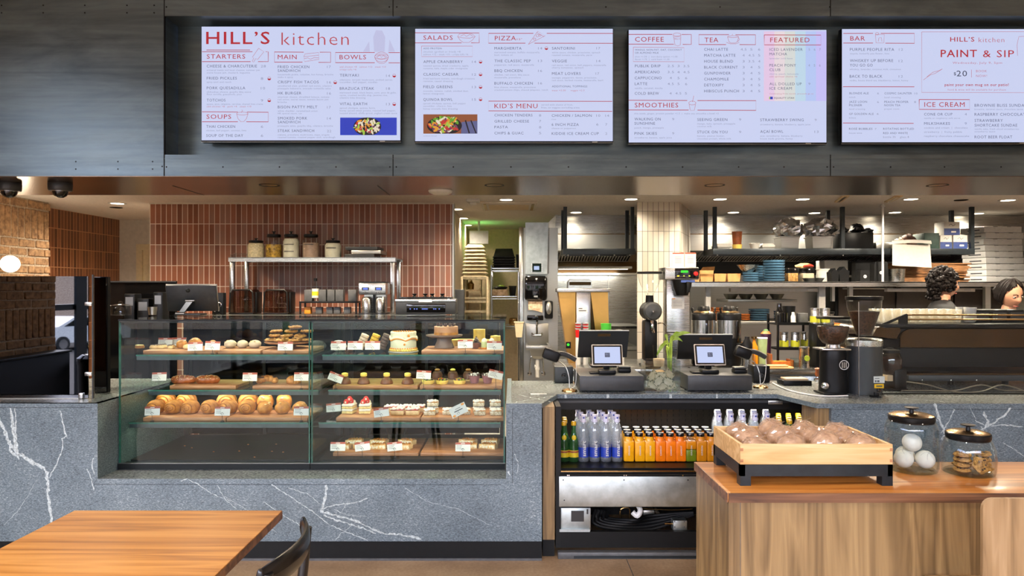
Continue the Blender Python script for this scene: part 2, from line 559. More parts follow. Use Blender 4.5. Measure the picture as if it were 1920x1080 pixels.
def glyphs(s,bold=0.0,space=1.0):
 k = (s,bold,space)
 if k in _cache:return _cache[k]
 _tc.body = s
 _tc.size = 1
 _tc.offset = bold
 _tc.space_character = space
 if _to.name not in COL.objects:COL.objects.link(_to)
 dg = bpy.context.evaluated_depsgraph_get()
 dg.update()
 me = bpy.data.meshes.new_from_object(_to.evaluated_get(dg))
 vs = [(v.co.x,v.co.y)for v in me.vertices]
 fs = [list(p.vertices)for p in me.polygons]
 bpy.data.meshes.remove(me)
 _cache[k] = (vs,fs)
 return vs,fs
def text(b,s,x0,x1,zb,cap,y,bold=0.0,space=1.12):
 """string s on the plane y, left at x0, fitted to end at x1 (None: natural width), baseline zb, capital height cap"""
 vs,fs = glyphs(s,bold,space)
 if not vs:return
 mn = min(p[0]for p in vs);mxx = max(p[0]for p in vs)
 k = cap/.70
 kx = k if x1 is None else(x1-x0)/max(mxx-mn,1e-4)
 b.add([(x0+(p[0]-mn)*kx,y,zb+p[1]*k)for p in vs],fs)
def text_m(b,s,w,cap,mx,bold=0.0,space=1.05):
 """string s centred on the origin of mx, in mx's xz plane, w wide"""
 vs,fs = glyphs(s,bold,space)
 mn = min(p[0]for p in vs);mxx = max(p[0]for p in vs)
 kx = w/max(mxx-mn,1e-4);k = cap/.70
 b.add([((p[0]-(mn+mxx)/2)*kx,0,p[1]*k-cap/2)for p in vs],fs,False,mx)
 # ================================================================ THE SETTING
so.rotation_euler = Vector((-.42,-.55,-.72)).to_track_quat('-Z','Y').to_euler()
D = 3.90
ZC = 2.37
b = B('concrete');b.box(-4.9,6.2,-4.3,9.7,-.1,0)
b.use('ink');b.box(X(1200,3.5),X(1200,3.5)+.004,-4,3.93,0,.0012)
struct('floor',b)
b = B('ceiling_paint');b.box(-4.9,6.2,4.66,9.7,ZC,ZC+.1);struct('ceiling',b)
b = B('ceiling_paint');b.box(-4.9,6.2,-4.3,4.0,3.7,3.8);struct('ceiling_dining',b)
b = B('bounce_pale')if 'bounce_pale' in MATS else B((pm('bounce_pale',(206,200,190),.5,var=.05),'bounce_pale')[1]);b.box(-4.6,5.98,5.0,9.38,.0005,.004);struct('floor_bounce',b)  # unseen pale slab added to bounce light up to the ceiling
XR = X(308,D)
zt,zb = Z(30,D),Z(290,D)
b = B('blackened_steel')
b.box(-4.9,XR-.004,D,4.12,2.2,3.7)
b.box(XR,6.2,D,4.12,zt,3.7)
b.box(XR,6.2,D,4.12,2.2,zb)
b.box(XR,6.2,4.06,4.12,zb,zt)
b.box(XR,6.2,D-.002,D,zb-W(8,D),zb-W(7.4,D))
b.use('matte_black')
for px,a,c in((308,2.2,3.7),(737,2.2,zb),(1557,2.2,zb),(737,zt,3.7),(1557,zt,3.7)):
 b.box(X(px,D)-.0025,X(px,D)+.0025,D-.0012,D+.01,a,c)
for px,py in[(x,313)for x in(312,418,524,630,731,743,850,958,1066,1174,1280,1385,1470,1551,1563,1670,1771,1877)]+[(x,y)for x in(221,286)for y in(303,317)]+[(142,303),(142,317),(304,312)]+[(x,y)for x in(3,81,159,238,289)for y in(10,24)]+[(312,13),(730,13),(744,13),(1136,13),(1350,13),(1556,13)]:
 b.lathe([(.0048,0),(.0036,.0022)],n=8,mx=Matrix.Translation((X(px,D),D+.0002,Z(py,D)))@Matrix.Rotation(PI/2,4,'X'))
struct('wall_fascia',b)
b = B('matte_black')
pm('soffit_brown_reflect',(104,84,68),.22,.9,var=.1,sc=1.2)  # blackened steel with the reflected warm interior put into its base colour
b.use('soffit_brown_reflect');b.box(-4.9,6.2,D+.004,4.68,2.197,2.23);b.box(-4.9,6.2,4.66,4.68,2.2,ZC)
b.use('matte_black')
for px in(330,710):
 x = X(px,4.3);b.box(x,x+.006,4.25,4.68,2.1955,2.198)
struct('ceiling_soffit',b)
b = B('mortar');XB = -4.39
b.box(-4.9,XB-.008,1.57,6.48,0,ZC);b.box(-4.9,XB-.008,1.57,D,ZC,3.7)
b.use('brick_tan')
z = 0.0;row = 0
def course(z0,h,wd,off,solid=.82):
 y = 1.57-off
 while y<6.48:
  a,c = max(y,1.57),min(y+wd-.012,6.48+R.uniform(-.01,.014))
  if c-a>.02:
   e = R.uniform(-.004,.006)
   b.box(XB-.03,XB+e,a,c,z0+R.uniform(0,.004),z0+h-.012+R.uniform(-.003,.003),.006,seg=1)
  y+= wd
zs = 2.29
course(zs,.079,.215,.1);course(zs-.28,.28,.082,0)
k = 0;z = zs-.28-.079
while z>.0:
 if abs(z-1.29)<.041:z-= .2;course(z,.279,.082,0);z-= .079;continue
 course(z,.079,.215,.1*(k%2));k+= 1;z-= .079
struct('wall_brick',b)
b = B('umber_tile');b.box(-4.9,-4.67,6.48,8.12,0,ZC);struct('wall_left',b)
b = B('white_paint');b.box(-4.9,-3.3,8.12,8.25,0,ZC);struct('wall_rear',b)
b = B('door_paint');x0 = X(258,8.1)
b.box(x0,x0+.07,8.07,8.12,0,Z(458,8.1));b.box(x0+.07,x0+.95,8.07,8.12,Z(458,8.1)-.07,Z(458,8.1));b.box(x0+.07,x0+.95,8.095,8.12,0,Z(458,8.1)-.07)
struct('door_1',b)
b = B('terracotta_tile');b.box(-3.448,-.569,6.5,6.62,0,ZC)
b.use('stainless_dull');b.box(-.569,-.552,6.494,6.62,0,ZC)
b.use('white_paint');b.box(-3.448,-.552,6.49,6.5,ZC-.012,ZC)
b.use('white_paint');b.box(-3.448,-3.3,6.62,8.12,0,ZC)
struct('wall_tile',b)
b = B('cream_wall');b.box(-3.3,6.2,9.4,9.5,0,ZC);struct('wall_kitchen',b)
b = B('cream_wall');b.box(-.7,-.6,6.62,9.4,0,ZC);struct('wall_passage',b)
b = B('white_paint');b.box(6.0,6.2,-4.3,9.5,0,3.7);struct('wall_right',b)
b = B('ivory_tile')
a0,a1,a2 = (X(1194,6.44),6.44),(X(1274,6.44),6.44),(X(1294,7.15),7.15)
pts = [a0,a1,a2,(X(1196,7.3),7.3)]
b.prism(pts,'z',0,ZC)
b.use('ink')
struct('wall_column',b)
b = B('steel_black')
for x in(-4.9,-1.75,1.55,4.85):b.box(x,x+.1,-4.3,-4.18,0,3.7)
b.box(-4.9,6.2,-4.3,-4.18,3.5,3.7);b.box(-4.9,6.2,-4.3,-4.18,0,.2)
b.box(4.9,6.2,-4.3,-4.18,0,3.7)
b.box(-4.9,4.9,-4.28,-4.2,1.08,1.14)
struct('window_1',b)
b = B('steel_black')
for y in(.75,-1.2,-3.2):b.box(-4.625,-4.6,y,y+.18,0,3.7)
b.box(-4.75,-4.6,-4.3,1.57,3.5,3.7);b.box(-4.75,-4.6,-4.3,1.57,0,.25);b.box(-4.72,-4.62,-4.3,1.57,1.33,1.39)
struct('window_2',b)
b = B('asphalt');b.box(-60,60,-60,-4.6,-1.2,-1.1);b.box(-60,-5.6,-4.6,30,-1.2,-1.1);struct('ground_street',b)
b = B('brick_red');b.box(-34,-30,-60,20,-1.1,8);b.box(-30,40,-40,-36,-1.1,9)
b.use('white_paint');b.box(-16,-7,-36,-35.6,-1.1,5);b.box(-3,14,-36,-35.6,-1.1,6)
b.use('matte_black')
for x in range(-28,36,4):b.box(x,x+1.6,-35.98,-35.5,3,5.5)
struct('exterior_buildings',b)
b = B('leaf_green')
for x,y in((-11,-25),(3,-24)):
 for k in range(26):
  b.ball((x+R.uniform(-2,2),y+R.uniform(-1.5,1.5),2.2+R.uniform(-1.6,2)),R.uniform(.5,.95),n=8,m=5,jig=.16)
 b.cyl((x,y,-1.1),(x,y,2),.16)
struct('exterior_trees',b)
b = B('matte_black');b.box(-4.375,-4.22,1.62,3.86,.0,.95,.01);b.use('satin_black');b.box(-4.37,-4.20,1.62,3.86,.951,.97,.004)
wsolo('bench_back',b,'long black bench back along the brick, mirrored in the dark glass screen','bench')
T = thing('trash_bin','black round trash bin mirrored in the dark glass screen','trash bin',(-4.14,1.36,0))
b = B('satin_black');b.lathe([(.13,0),(.15,.80),(.155,.81),(.155,.84)],n=26);part(T,'bin_body',b)
b = B('gloss_black');b.lathe([(.158,.841),(.158,.87),(.12,.9),(.09,.89),(.09,.85)],n=26);part(T,'rim',b)
T = thing('car','white parked car mirrored in the dark glass screen','car',(X(140,30),8.2-30,-1.1),PI/2)
b = B('car_white')
prof = [(-2.2,.35),(-2.25,.75),(-1.9,.95),(-1.1,1.02),(-.5,1.42),(.7,1.45),(1.5,1.05),(2.1,.98),(2.25,.7),(2.2,.35)]
b.prism([(p[0],p[1])for p in prof],'x',-.85,.85)
b2 = B('gloss_black')
b2.prism([(-.95,1.02),(-.45,1.37),(.62,1.39),(1.25,1.05)],'x',-.86,.86)
part(T,'body',b);part(T,'windows',b2)
for y in(-1.35,1.35):
 for x in(-.82,.82):
  w = B('rubber');w.cyl((x-.1,y,.32),(x+.1,y,.32),.32,n=24);w.use('chrome');w.cyl((x-.105,y,.32),(x+.105,y,.32),.21,n=10)
  part(T,'wheel',w)
T.rotation_euler = (0,0,.25)
# ---------------------------------------------------------------- ceiling fittings
glow('lamp_lens',(255,236,206),16)
def can(px,py,label,z=ZC,e=85,r=.062):
 d = (z-H)*F/(CY-py)
 T = thing('ceiling_downlight',label,'ceiling light',(X(px,d),d,z),group='recessed ceiling lights')
 b = B('white_plastic');b.lathe([(r+.018,-.006),(r+.016,0),(r,0),(r-.004,-.006)],n=24,close=True);b.lathe([(r+.018,-.0061),(r-.004,-.0061)],n=24,close=True)
 part(T,'trim_ring',b)
 b = B('lamp_lens');b.lathe([(0.0,-.003),(r-.004,-.003)],n=24)
 part(T,'lens',b)
 lamp('downlight_lamp','SPOT',(X(px,d),d,z-.02),e,(1,.87,.70),.05,cone=155,blend=.8)
 return T
for px,py,lb in((220,381,'lit downlight above the gap left of the terracotta tile wall'),(949,374,'lit downlight by the ceiling air vent'),
(856,392,'lit downlight at the passage, nearest the tile wall edge'),(868,409,'second lit downlight going back along the passage'),(876,422,'third lit downlight going back along the passage'),
(1080,398,'lit downlight framed by the empty hanging rack'),(1183,373,'lit downlight just left of the ivory tile column'),(1350,373,'front-row lit downlight right of the ivory tile column'),
(1375,398,'back-row lit downlight above the first bare stretch of hood'),(1505,373,'front-row lit downlight above the foil-wrapped pans'),(1527,399,'back-row lit downlight above the foil-wrapped pans'),
(1708,373,'front-row lit downlight above the heap of bags'),(1678,398,'back-row lit downlight right of the thin white pole'),(1833,400,'back-row lit downlight beside the pizza boxes'),(1890,375,'front-row lit downlight above the pizza boxes')):
 can(px,py,lb,e=24 if px == 1183 else 42 if 850<px<880 else 150 if px>1360 else 95)
for px,lb in((505,'dark unlit downlight in the soffit under the first menu screen'),(927,'dark unlit downlight in the soffit under the second menu screen'),(1340,'dark unlit downlight in the soffit under the third menu screen'),(1758,'dark unlit downlight in the soffit under the fourth menu screen')):
 d = (2.2-H)*F/(CY-346.5)
 T = thing('soffit_downlight',lb,'ceiling light',(X(px,d),d,2.2),group='unlit soffit lights')
 b = B('matte_black');b.lathe([(.05,-.004),(.062,-.005),(.058,0)],n=24,close=True);part(T,'trim_ring',b)
 b = B('dark_grey_plastic');b.lathe([(0,-.001),(.048,-.001)],n=20);part(T,'lens',b)
for px,py in((218,389),(1802,375)):
 d = (ZC-H)*F/(CY-py)
 b = B('stainless_dull');b.lathe([(.06,-.004),(.055,0),(.0,0)][::-1],n=20);b.lathe([(0,-.004),(.06,-.004)],n=20)
 solo('ceiling_sprinkler_cover',b,'small dull disc in the ceiling '+('behind the brick pier' if px<500 else 'near the pizza boxes'),'sprinkler',(X(px,d),d,ZC))
d = (2.2-H)*F/(CY-357)
b = B('white_plastic');b.lathe([(.0,-.03),(.05,-.027),(.075,-.016),(.08,-.004),(.08,0)],n=28)
solo('dome_light',b,'white dome light under the dark soffit','ceiling light',(X(826,d),d,2.2))
for px,lb in((17,'dome security camera at the far end of the soffit, over the globe lamp'),(113,'dome security camera under the soffit, beside the downlight')):
 d = 4.15
 T = thing('dome_camera',lb,'security camera',(X(px,d),d,2.2),group='dome cameras under the soffit')
 b = B('charcoal');b.lathe([(.062,0),(.066,-.01),(.064,-.045),(.058,-.052),(.0,-.052)][::-1],n=28);part(T,'housing',b)
 b = B('gloss_black');b.lathe([(.0,-.094),(.018,-.091),(.034,-.08),(.042,-.066),(.044,-.052)],n=24);part(T,'dome',b)
 b = B('chrome');b.lathe([(.044,-.056),(.046,-.054),(.046,-.051),(.044,-.05)],n=24,close=True);part(T,'ring',b)
for i,x in enumerate((-3.1,-1.95,-.8,.35,1.5,2.65,3.8)):  # unseen row of lamps added to light the worktop and counter items
 T = thing('aisle_fill_light','added unseen fill light behind the soffit, %s from the brick pier'%('first','second','third','fourth','fifth','sixth','seventh')[i],'ceiling light',(x,5.12,ZC),group='added fill lights')
 b = B('white_plastic');b.lathe([(.08,-.006),(.078,0),(.062,0),(.058,-.006)],n=20,close=True);part(T,'trim_ring',b)
 b = B('lamp_lens');b.lathe([(0,-.003),(.058,-.003)],n=20);part(T,'lens',b)
 lamp('downlight_lamp','SPOT',(x,5.12,ZC-.02),165,(1,.80,.57),.05,cone=160,blend=.8)
for x,lb in((-2.67,'dining room ceiling light over the first table'),(.36,'dining room ceiling light over the middle aisle'),(3.25,'dining room ceiling light over the walnut bar')):
 for y in(-1.28,1.3):
  T = thing('dining_downlight',lb,'ceiling light',(x,y,3.7),group='dining room ceiling lights')
  b = B('white_plastic');b.lathe([(.09,-.02),(.09,0)],n=20);part(T,'trim_ring',b)
  b = B('lamp_lens');b.lathe([(0,-.0205),(.08,-.0205)],n=20);part(T,'lens',b)
  lamp('downlight_lamp','SPOT',(x,y,3.66),150,(1,.84,.64),.08,cone=120,blend=.7)
d0,d1 = dep(377,ZC),dep(392,ZC)
T = thing('ceiling_air_vent','square air conditioning cassette in the ceiling beyond the soffit','air vent',((X(900,d0)+X(1008,d0))/2,(d0+d1)/2,ZC))
b = B('white_paint');w_,h_ = W(54,d0),(d1-d0)/2
b.box(-w_,w_,-h_,h_,-.02,0,.006);part(T,'panel',b)
b = B('cream_wall');b.box(-w_*.72,w_*.72,-h_*.6,h_*.6,-.024,-.018);part(T,'grille',b)
for s_ in(-1,1):
 b = B('brass');b.box(s_*w_*.8,s_*w_*.9,-h_*.8,h_*.8,-.023,-.019);part(T,'louver',b)
d = dep(373,ZC)
T = thing('alarm_beacon','small white alarm unit on the ceiling by the air vent','alarm',(X(887,d),d,ZC))
b = B('white_plastic');b.box(-.06,.06,-.05,.05,-.03,0,.01);part(T,'housing',b)
b = B('white_plastic');b.box(-.03,.03,-.03,.03,-.055,-.03,.008);part(T,'sensor',b)
d0,d1 = dep(366.5,ZC),dep(378,ZC)
for k,px in enumerate((1532,1632)):
 b = B('cream_wall');b.box(-.03,.03,0,d1-d0,-.012,0);b.use('brass');b.box(-.012,.012,0,d1-d0,-.014,-.011)
 solo('ceiling_slot_vent',b,('slot' if k == 0 else 'second slot')+' diffuser in the ceiling '+('over the tall stack of blue bowls' if k == 0 else 'over the black tub of bags'),'air vent',(X(px,d0)+.25,d0,ZC),-.3)
T = thing('globe_sconce','glowing white globe wall lamp on the tan brick pier','wall lamp',(-4.385,5.78,Z(497,5.72)))
b = B('brass');b.cyl((0,0,0),(.03,0,0),.05);b.cyl((.03,0,0),(.1,-.02,0),.012);part(T,'bracket',b)
glow('globe_glow',(255,240,214),3.2)
b = B('globe_glow');b.ball((.15,-.02,.01),.072,n=24,m=16);part(T,'globe',b)
lamp('sconce_lamp','POINT',(-4.14,5.72,Z(497,5.72)),8,(1,.82,.60),.08)
# ================================================================ STONE COUNTER
ZT = .90
YG_ = 4.10
NL,NR,NZ = X(183,D),X(949,D),Z(898,D)
XE = X(1016,D)
T = thing('service_counter','grey soapstone counter with white veins carrying the pastry cases','counter',(-1.5,D,0))
b = B('soapstone')
zk = Z(1015,D)
b.prism([(-3.9,zk),(XE,zk),(XE,ZT),(NR,ZT),(NR,NZ),(NL,NZ),(NL,ZT),(-3.9,ZT)],'y',D,D+.03)
b.box(NL-.03,NL,D+.03,4.98,NZ-.03,ZT);b.box(NR,NR+.03,D+.03,4.98,NZ-.03,ZT)
b.box(NL,NR,D+.03,4.98,NZ-.03,NZ)
b.box(XE-.03,XE,D+.03,4.3,zk,ZT-.0285)
b.box(-3.9,NL-.03,D+.03,4.98,ZT-.03,ZT-.0015);b.use('soapstone_honed_lit');b.box(-3.9,NL,D+.0003,4.98,ZT-.0014,ZT);b.box(NL+.001,NR-.001,D+.0003,YG_-.002,NZ,NZ+.0006)
yv = D-.0008
b.use('matte_black')
def groove(pts,w=.0022):b.ribbon([(X(p[0],D),Z(p[1],D))for p in pts],w,yv)
groove([(-60,764),(174,764)]);groove([(176,908),(940,909)]);groove([(961,766),(961,906)]);groove([(183,898),(175,907)],.0012)
b.use('stone_vein')
def vein(pts,w):
 q = []
 for i in range(len(pts)-1):
  a,c = pts[i],pts[i+1]
  n = max(2,int(math.hypot(c[0]-a[0],c[1]-a[1])/4))
  for k in range(n):
   t = k/n
   q.append((X(a[0]+(c[0]-a[0])*t+R.uniform(-1.1,1.1),D),Z(a[1]+(c[1]-a[1])*t+R.uniform(-1.1,1.1),D),R.uniform(.35,1.5)))
 q.append((X(pts[-1][0],D),Z(pts[-1][1],D),.3))
 b.ribbon(q,W(w*.8,D),yv-R.uniform(0,.0002))
vein([(-4,780),(7,803),(17,830),(30,847),(50,860),(70,870),(83,877),(88,887),(90,907),(90,927),(93,947),(98,985),(96,1015)],6.5)
vein([(20,765),(23,783),(25,807),(28,827),(32,850),(36,862)],6)
vein([(28,765),(30,787),(29,807),(33,840)],3.5)
vein([(17,825),(20,845),(30,855)],6);vein([(40,850),(60,868),(86,880)],5)
vein([(113,770),(117,790),(124,817),(117,823),(118,840),(107,870),(97,887),(92,897)],2.8)
vein([(120,800),(126,818),(128,822)],1.6);vein([(70,900),(40,950),(8,985)],.8)
vein([(353,900),(370,907),(400,927),(433,940)],1.6);vein([(407,910),(423,937),(445,955)],1.0)
vein([(510,908),(547,933),(587,960),(620,985),(690,1014)],1.8);vein([(540,915),(575,925),(600,945)],1.2);vein([(493,940),(533,967),(570,990)],1.3)
vein([(612,908),(611,925),(608,940),(604,955)],6);vein([(602,955),(622,948),(645,945),(668,942),(690,934)],2.6)
vein([(600,958),(625,965),(650,972),(675,980),(700,993),(722,1001),(752,1002),(790,1011)],5);vein([(606,966),(640,978),(680,990),(705,1000)],3.5)
vein([(625,955),(650,965),(688,968)],1.2);vein([(640,962),(652,940)],1);vein([(660,985),(640,1000),(628,1014)],1)
vein([(176,858),(172,872),(178,890)],2);vein([(164,880),(172,900),(176,920)],2);vein([(952,884),(957,892)],5)
vein([(340,902),(352,897)],3);vein([(420,930),(470,960),(520,1000)],.8);vein([(760,915),(800,940),(860,955),(920,985)],.7);vein([(965,850),(972,870),(969,890)],1.2)
part(T,'stone_panel',b,True)
b = B('matte_black');b.box(-3.9,XE,D+.012,4.9,0.012,zk);b.use('dark_grey_plastic');b.box(-3.9,XE,D+.004,D+.02,0,.013)
part(T,'toe_kick',b,True)
T = thing('worktop','soapstone worktop with angled recess above the drinks cooler','worktop',(1.0,4.2,ZT-.03))
b = B('soapstone')
YI = 4.245
pts = [(NR+.03,D+.0305),(XE,D),(X(1045,YI),YI),(X(1457,YI),YI),(X(1531,D),D),(3.6,D),(3.6,4.86),(NR+.03,4.86)]
pts[0] = (NR+.031,D+.031);pts[1] = (XE+.001,D+.031);pts.insert(2,(XE+.001,D));pts[-1] = (NR+.031,4.86)
b.prism(pts,'z',ZT-.027,ZT-.0015);b.use('soapstone_honed_lit');b.prism(pts,'z',ZT-.0014,ZT)
b.use('stone_vein')
for i in range(5):
 a = X(1060+90*i+R.uniform(-20,20),YI);b.box(a,a+R.uniform(.004,.018),YI-.0006,YI,ZT-.026,ZT-.001)
b.use('brass')
def tv(p,q,w):
 n = 12;vs = [];
 for i in range(n+1):
  t = i/n;x = p[0]+(q[0]-p[0])*t+R.uniform(-.012,.012);y = p[1]+(q[1]-p[1])*t
  vs+= [(x-w*R.uniform(.3,1),y,ZT+.0006),(x+w*R.uniform(.3,1),y,ZT+.0006)]
 b.add(vs,[(2*i,2*i+1,2*i+3,2*i+2)for i in range(n)])
b.use('stone_vein')
tv((.02,3.94),(.26,4.18),.005);tv((.05,4.22),(.22,3.95),.004);tv((2.55,3.93),(2.35,4.08),.006)
part(T,'slab',b,True)
T = thing('bar_front','grey veined soapstone front below the espresso machine','counter front',(2.7,D,0))
b = B('soapstone');xs = X(1559,D)
b.box(xs,3.6,D+.001,D+.03,zk,ZT-.028)
b.use('matte_black');
yv = D-.0002
b.ribbon([(xs,Z(768,D)),(3.6,Z(768.5,D))],.0018,yv);
b.use('stone_vein')
vein([(1752,757),(1758,775),(1764,795),(1773,815),(1766,826)],6);vein([(1789,768),(1782,785),(1772,800),(1764,812)],2.6);vein([(1742,778),(1760,790)],2)
vein([(1844,772),(1852,790),(1846,806)],5);vein([(1896,764),(1882,780),(1860,795),(1840,806),(1824,818)],4);vein([(1840,800),(1852,822),(1862,845),(1866,862)],2.5)
vein([(1828,788),(1850,800),(1880,796),(1918,800)],2.2);vein([(1818,762),(1830,786)],1.5);vein([(1880,830),(1905,845),(1925,860)],1.5);vein([(1800,855),(1822,848),(1850,852)],2)
part(T,'stone_panel',b,True)
b = B('matte_black');b.box(xs,3.6,D+.012,D+.04,0,zk);part(T,'toe_kick',b,True)
for k,(a,c,y)in enumerate(((X(1018,3.95),X(1040,3.95),3.95),(X(1531,3.93),X(1558,3.93),3.93))):
 b = B('walnut_panel');b.box(a,c,y,y+.2,zk-.01,ZT-.0275);b.use('matte_black');b.box(a,c,y+.02,y+.2,0.0,zk-.01)
 wsolo('walnut_post',b,'upright walnut trim board '+('left' if k == 0 else 'right')+' of the drinks cooler','trim board')
 # ================================================================ OPEN DRINKS COOLER
CL,CR,CF = X(1042,3.97),2.06,X(1527,3.97)-.05
T = thing('drinks_cooler','black open drinks cooler under the worktop with its lower panel off','cooler',((CL+CR)/2,4.3,0))
zd = .503
pm('cooler_back',(46,42,36),.3,.4,sc=8)
b = B('satin_black')
b.box(CL,CL+.03,3.97,4.9,.05,ZT-.03);b.box(CR-.03,CR,4.19,4.9,.05,ZT-.03);b.box(CF-.03,CF,3.97,4.1,.05,zd-.05)
b.box(CL,CR,4.85,4.9,.05,ZT-.03)
b.box(CL+.03,CF,4.01,4.2,zd-.045,zd);b.box(CL+.03,CR-.03,4.2,4.85,zd-.045,zd)
b.box(CL+.03,CF,3.97,4.01,Z(890,3.97),zd-.012)
b.box(CL+.03,CR-.03,4.25,4.85,Z(768,4.25),ZT-.03)
b.use('charcoal');b.box(CL+.03,CR-.03,4.243,4.25,Z(755,4.25),Z(750.5,4.25))
b.use('brass');b.box(CL+.03,CF,3.965,3.97,Z(884.5,3.97),Z(882.5,3.97))
part(T,'cabinet',b,True)
b = B('cooler_back');b.box(CL+.03,CR-.03,4.82,4.85,zd,Z(768,4.25))
b.use('matte_black')
for i in range(40):
 x = CL+.08+i*(CR-CL-.16)/39
 for j in range(7):b.box(x,x+.004,4.815,4.82,zd+.08+j*.035,zd+.1+j*.035)
part(T,'back_panel',b,True)
b = B('brass');b.box(CL+.05,CR-.05,4.4,4.44,Z(768,4.25)-.012,Z(768,4.25));glow('warm_strip',(255,214,150),3);b.use('warm_strip');b.box(CL+.06,CR-.06,4.41,4.43,Z(768,4.25)-.014,Z(768,4.25)-.0125)
part(T,'light_strip',b,True)
lamp('cooler_strip_lamp','AREA',((CL+CR)/2,4.38,Z(768,4.25)-.02),11,(1,.88,.70),CR-CL-.15,sy=.03)
b = B('galvanised');b.box(X(1048,3.96),CF,3.955,3.97,Z(950,3.96),Z(893,3.96),.003)
for px in(1056,1058,1170,1290):b.use('matte_black').lathe([(.004,0),(.003,.003)],n=8,mx=Matrix.Translation((X(px,3.955),3.9548,Z(900 if px!= 1058 else 938,3.955)))@Matrix.Rotation(PI/2,4,'X'))
b.use('matte_black').box(X(1050,3.96),CF,3.95,3.965,Z(892.5,3.96),Z(889,3.96))
b.use('chrome')
for px in(1064,1067,1170,1174,1280):b.cyl((X(px,3.95),3.95,Z(891,3.95)),(X(px,3.95),3.945,Z(891,3.95)),.004,n=8)
part(T,'steel_panel',b,True)
b = B('galvanised');b.box(X(1050,4.0),X(1107,4.0),3.985,4.2,Z(996,4),Z(951,4),.003)
b.use('gloss_black');b.box(X(1071,3.98),X(1095,3.98),3.98,3.99,Z(978,3.98),Z(958,3.98));b.box(X(1100,3.98),X(1103,3.98),3.98,3.99,Z(964,3.98),Z(955,3.98))
b.use('galvanised');b.box(X(1049,3.97),X(1106,3.97),3.965,3.99,Z(997,3.97),Z(992,3.97))
part(T,'junction_box',b,True)
b = B('matte_black');b.box(CL+.03,CF,3.97,4.0,.05,Z(997,3.97));part(T,'kick_plate',b,True)
b = B('dark_grey_plastic');b.box(CL+.01,CF,3.925,3.97,0,Z(1033,3.95),.004);b.use('steel_black');b.box(CL+.1,CF,3.923,3.93,0.006,.02);part(T,'floor_rail',b,True)
b = B('matte_black');b.box(CL+.03,CR-.03,4.4,4.42,.1,zd-.05)
for k in range(5):
 z0 = Z(985-k*4,4.1)
 b.tube([(X(1118+6*k,4.1),4.12,Z(958,4.1)),(X(1112+8*k,4.1),4.08+.02*k,Z(978,4.1)),(X(1150+10*k,4.1),4.07,z0-.01),(X(1220,4.1),4.08+.02*k,Z(990-4*k,4.1)),(X(1300,4.1),4.1,Z(965-k,4.1))],.011,n=8)
part(T,'cable_bundle',b,True)
b = B('brass');b.tube([(X(1164,4.15),4.15,Z(972,4.15)),(X(1164,4.15),4.15,Z(955,4.15)),(X(1180,4.15),4.15,Z(954,4.15)),(X(1180,4.15),4.15,Z(980,4.15))],.005);b.tube([(X(1190,4.15),4.17,Z(955,4.15)),(X(1260,4.15),4.17,Z(958,4.15)),(X(1300,4.15),4.17,Z(956,4.15))],.004)
part(T,'copper_pipe',b,True)
b = B('white_plastic');b.tube([(X(1186,4.06),4.06,Z(960,4.06)),(X(1194,4.06),4.05,Z(966,4.06)),(X(1200,4.06),4.05,Z(957,4.06)),(X(1198,4.06),4.08,Z(950,4.06))],.016)
part(T,'white_elbow_pipe',b,True)
b = B('galvanised');b.box(X(1261,4.02),X(1287,4.02),4.0,4.06,Z(994,4.02),Z(974,4.02),.004);b.use('ink')
for px in(1265,1283):
 for py in(978,988):b.cyl((X(px,4),4.001,Z(py,4)),(X(px,4),3.998,Z(py,4)),.004,n=8)
b.use('brass').cyl((X(1246,4.03),4.03,Z(982,4.03)),(X(1262,4.03),4.03,Z(982,4.03)),.006)
part(T,'valve_block',b,True)
b = B('stainless_dull');b.box(X(1205,4.2),X(1226,4.2),4.18,4.25,Z(966,4.2),Z(955,4.2),.004);b.cyl((X(1228,4.2),4.2,Z(955,4.2)),(X(1240,4.2),4.22,Z(972,4.2)),.012)
part(T,'compressor',b,True)
b = B('stainless_dull');b.box(-.045,.045,-.002,.002,-.012,.012,.002);b.use('ink')
for k in range(9):b.box(-.038+k*.0085,-.032+k*.0085,-.0025,0,-.004,.004)
wl = part(T,'maker_plate',b);wl.location = (X(1454,4.24)-(CL+CR)/2,4.241-4.3,Z(755,4.24))
# ---------------------------------------------------------------- bottles
pm('label_blue',(34,60,160),.4,var=.05);pm('cap_lilac',(206,206,226),.4,var=.04);pm('cap_yellow',(226,178,20),.4,var=.05);pm('label_yellow',(222,196,40),.45,var=.08)
pm('juice_yellow',(232,164,18),.25,var=.05);pm('juice_orange',(234,122,16),.25,var=.05);pm('juice_green',(104,122,22),.3,var=.08);pm('juice_amber',(206,132,20),.25,var=.06)
def water(loc,label,grp):
 T = thing('water_bottle',label,'bottle',loc,group=grp)
 b = B('water_clear');b.lathe([(.028,0),(.032,.004),(.033,.02),(.0325,.15),(.032,.17),(.028,.195),(.019,.222),(.015,.232),(.014,.245)],n=20);part(T,'bottle_body',b)
 b = B('cap_lilac');b.lathe([(.017,.238),(.018,.25),(.014,.257),(.014,.268),(.017,.273),(.016,.283),(.0,.286)],n=16);b.use('label_blue');b.ball((0,-.013,.266),.006,n=8,m=6);part(T,'sport_cap',b)
 b = B('label_blue');b.lathe([(.0334,.028),(.0334,.088)],n=20,close=True)
 b.use('card_white')
 mx = Matrix.Translation((0,-.0346,.083))@Matrix.Rotation(-PI/2,4,'Y')
 text_m(b,'smart',.095,.022,mx,.02)
 part(T,'label_band',b)
 return T
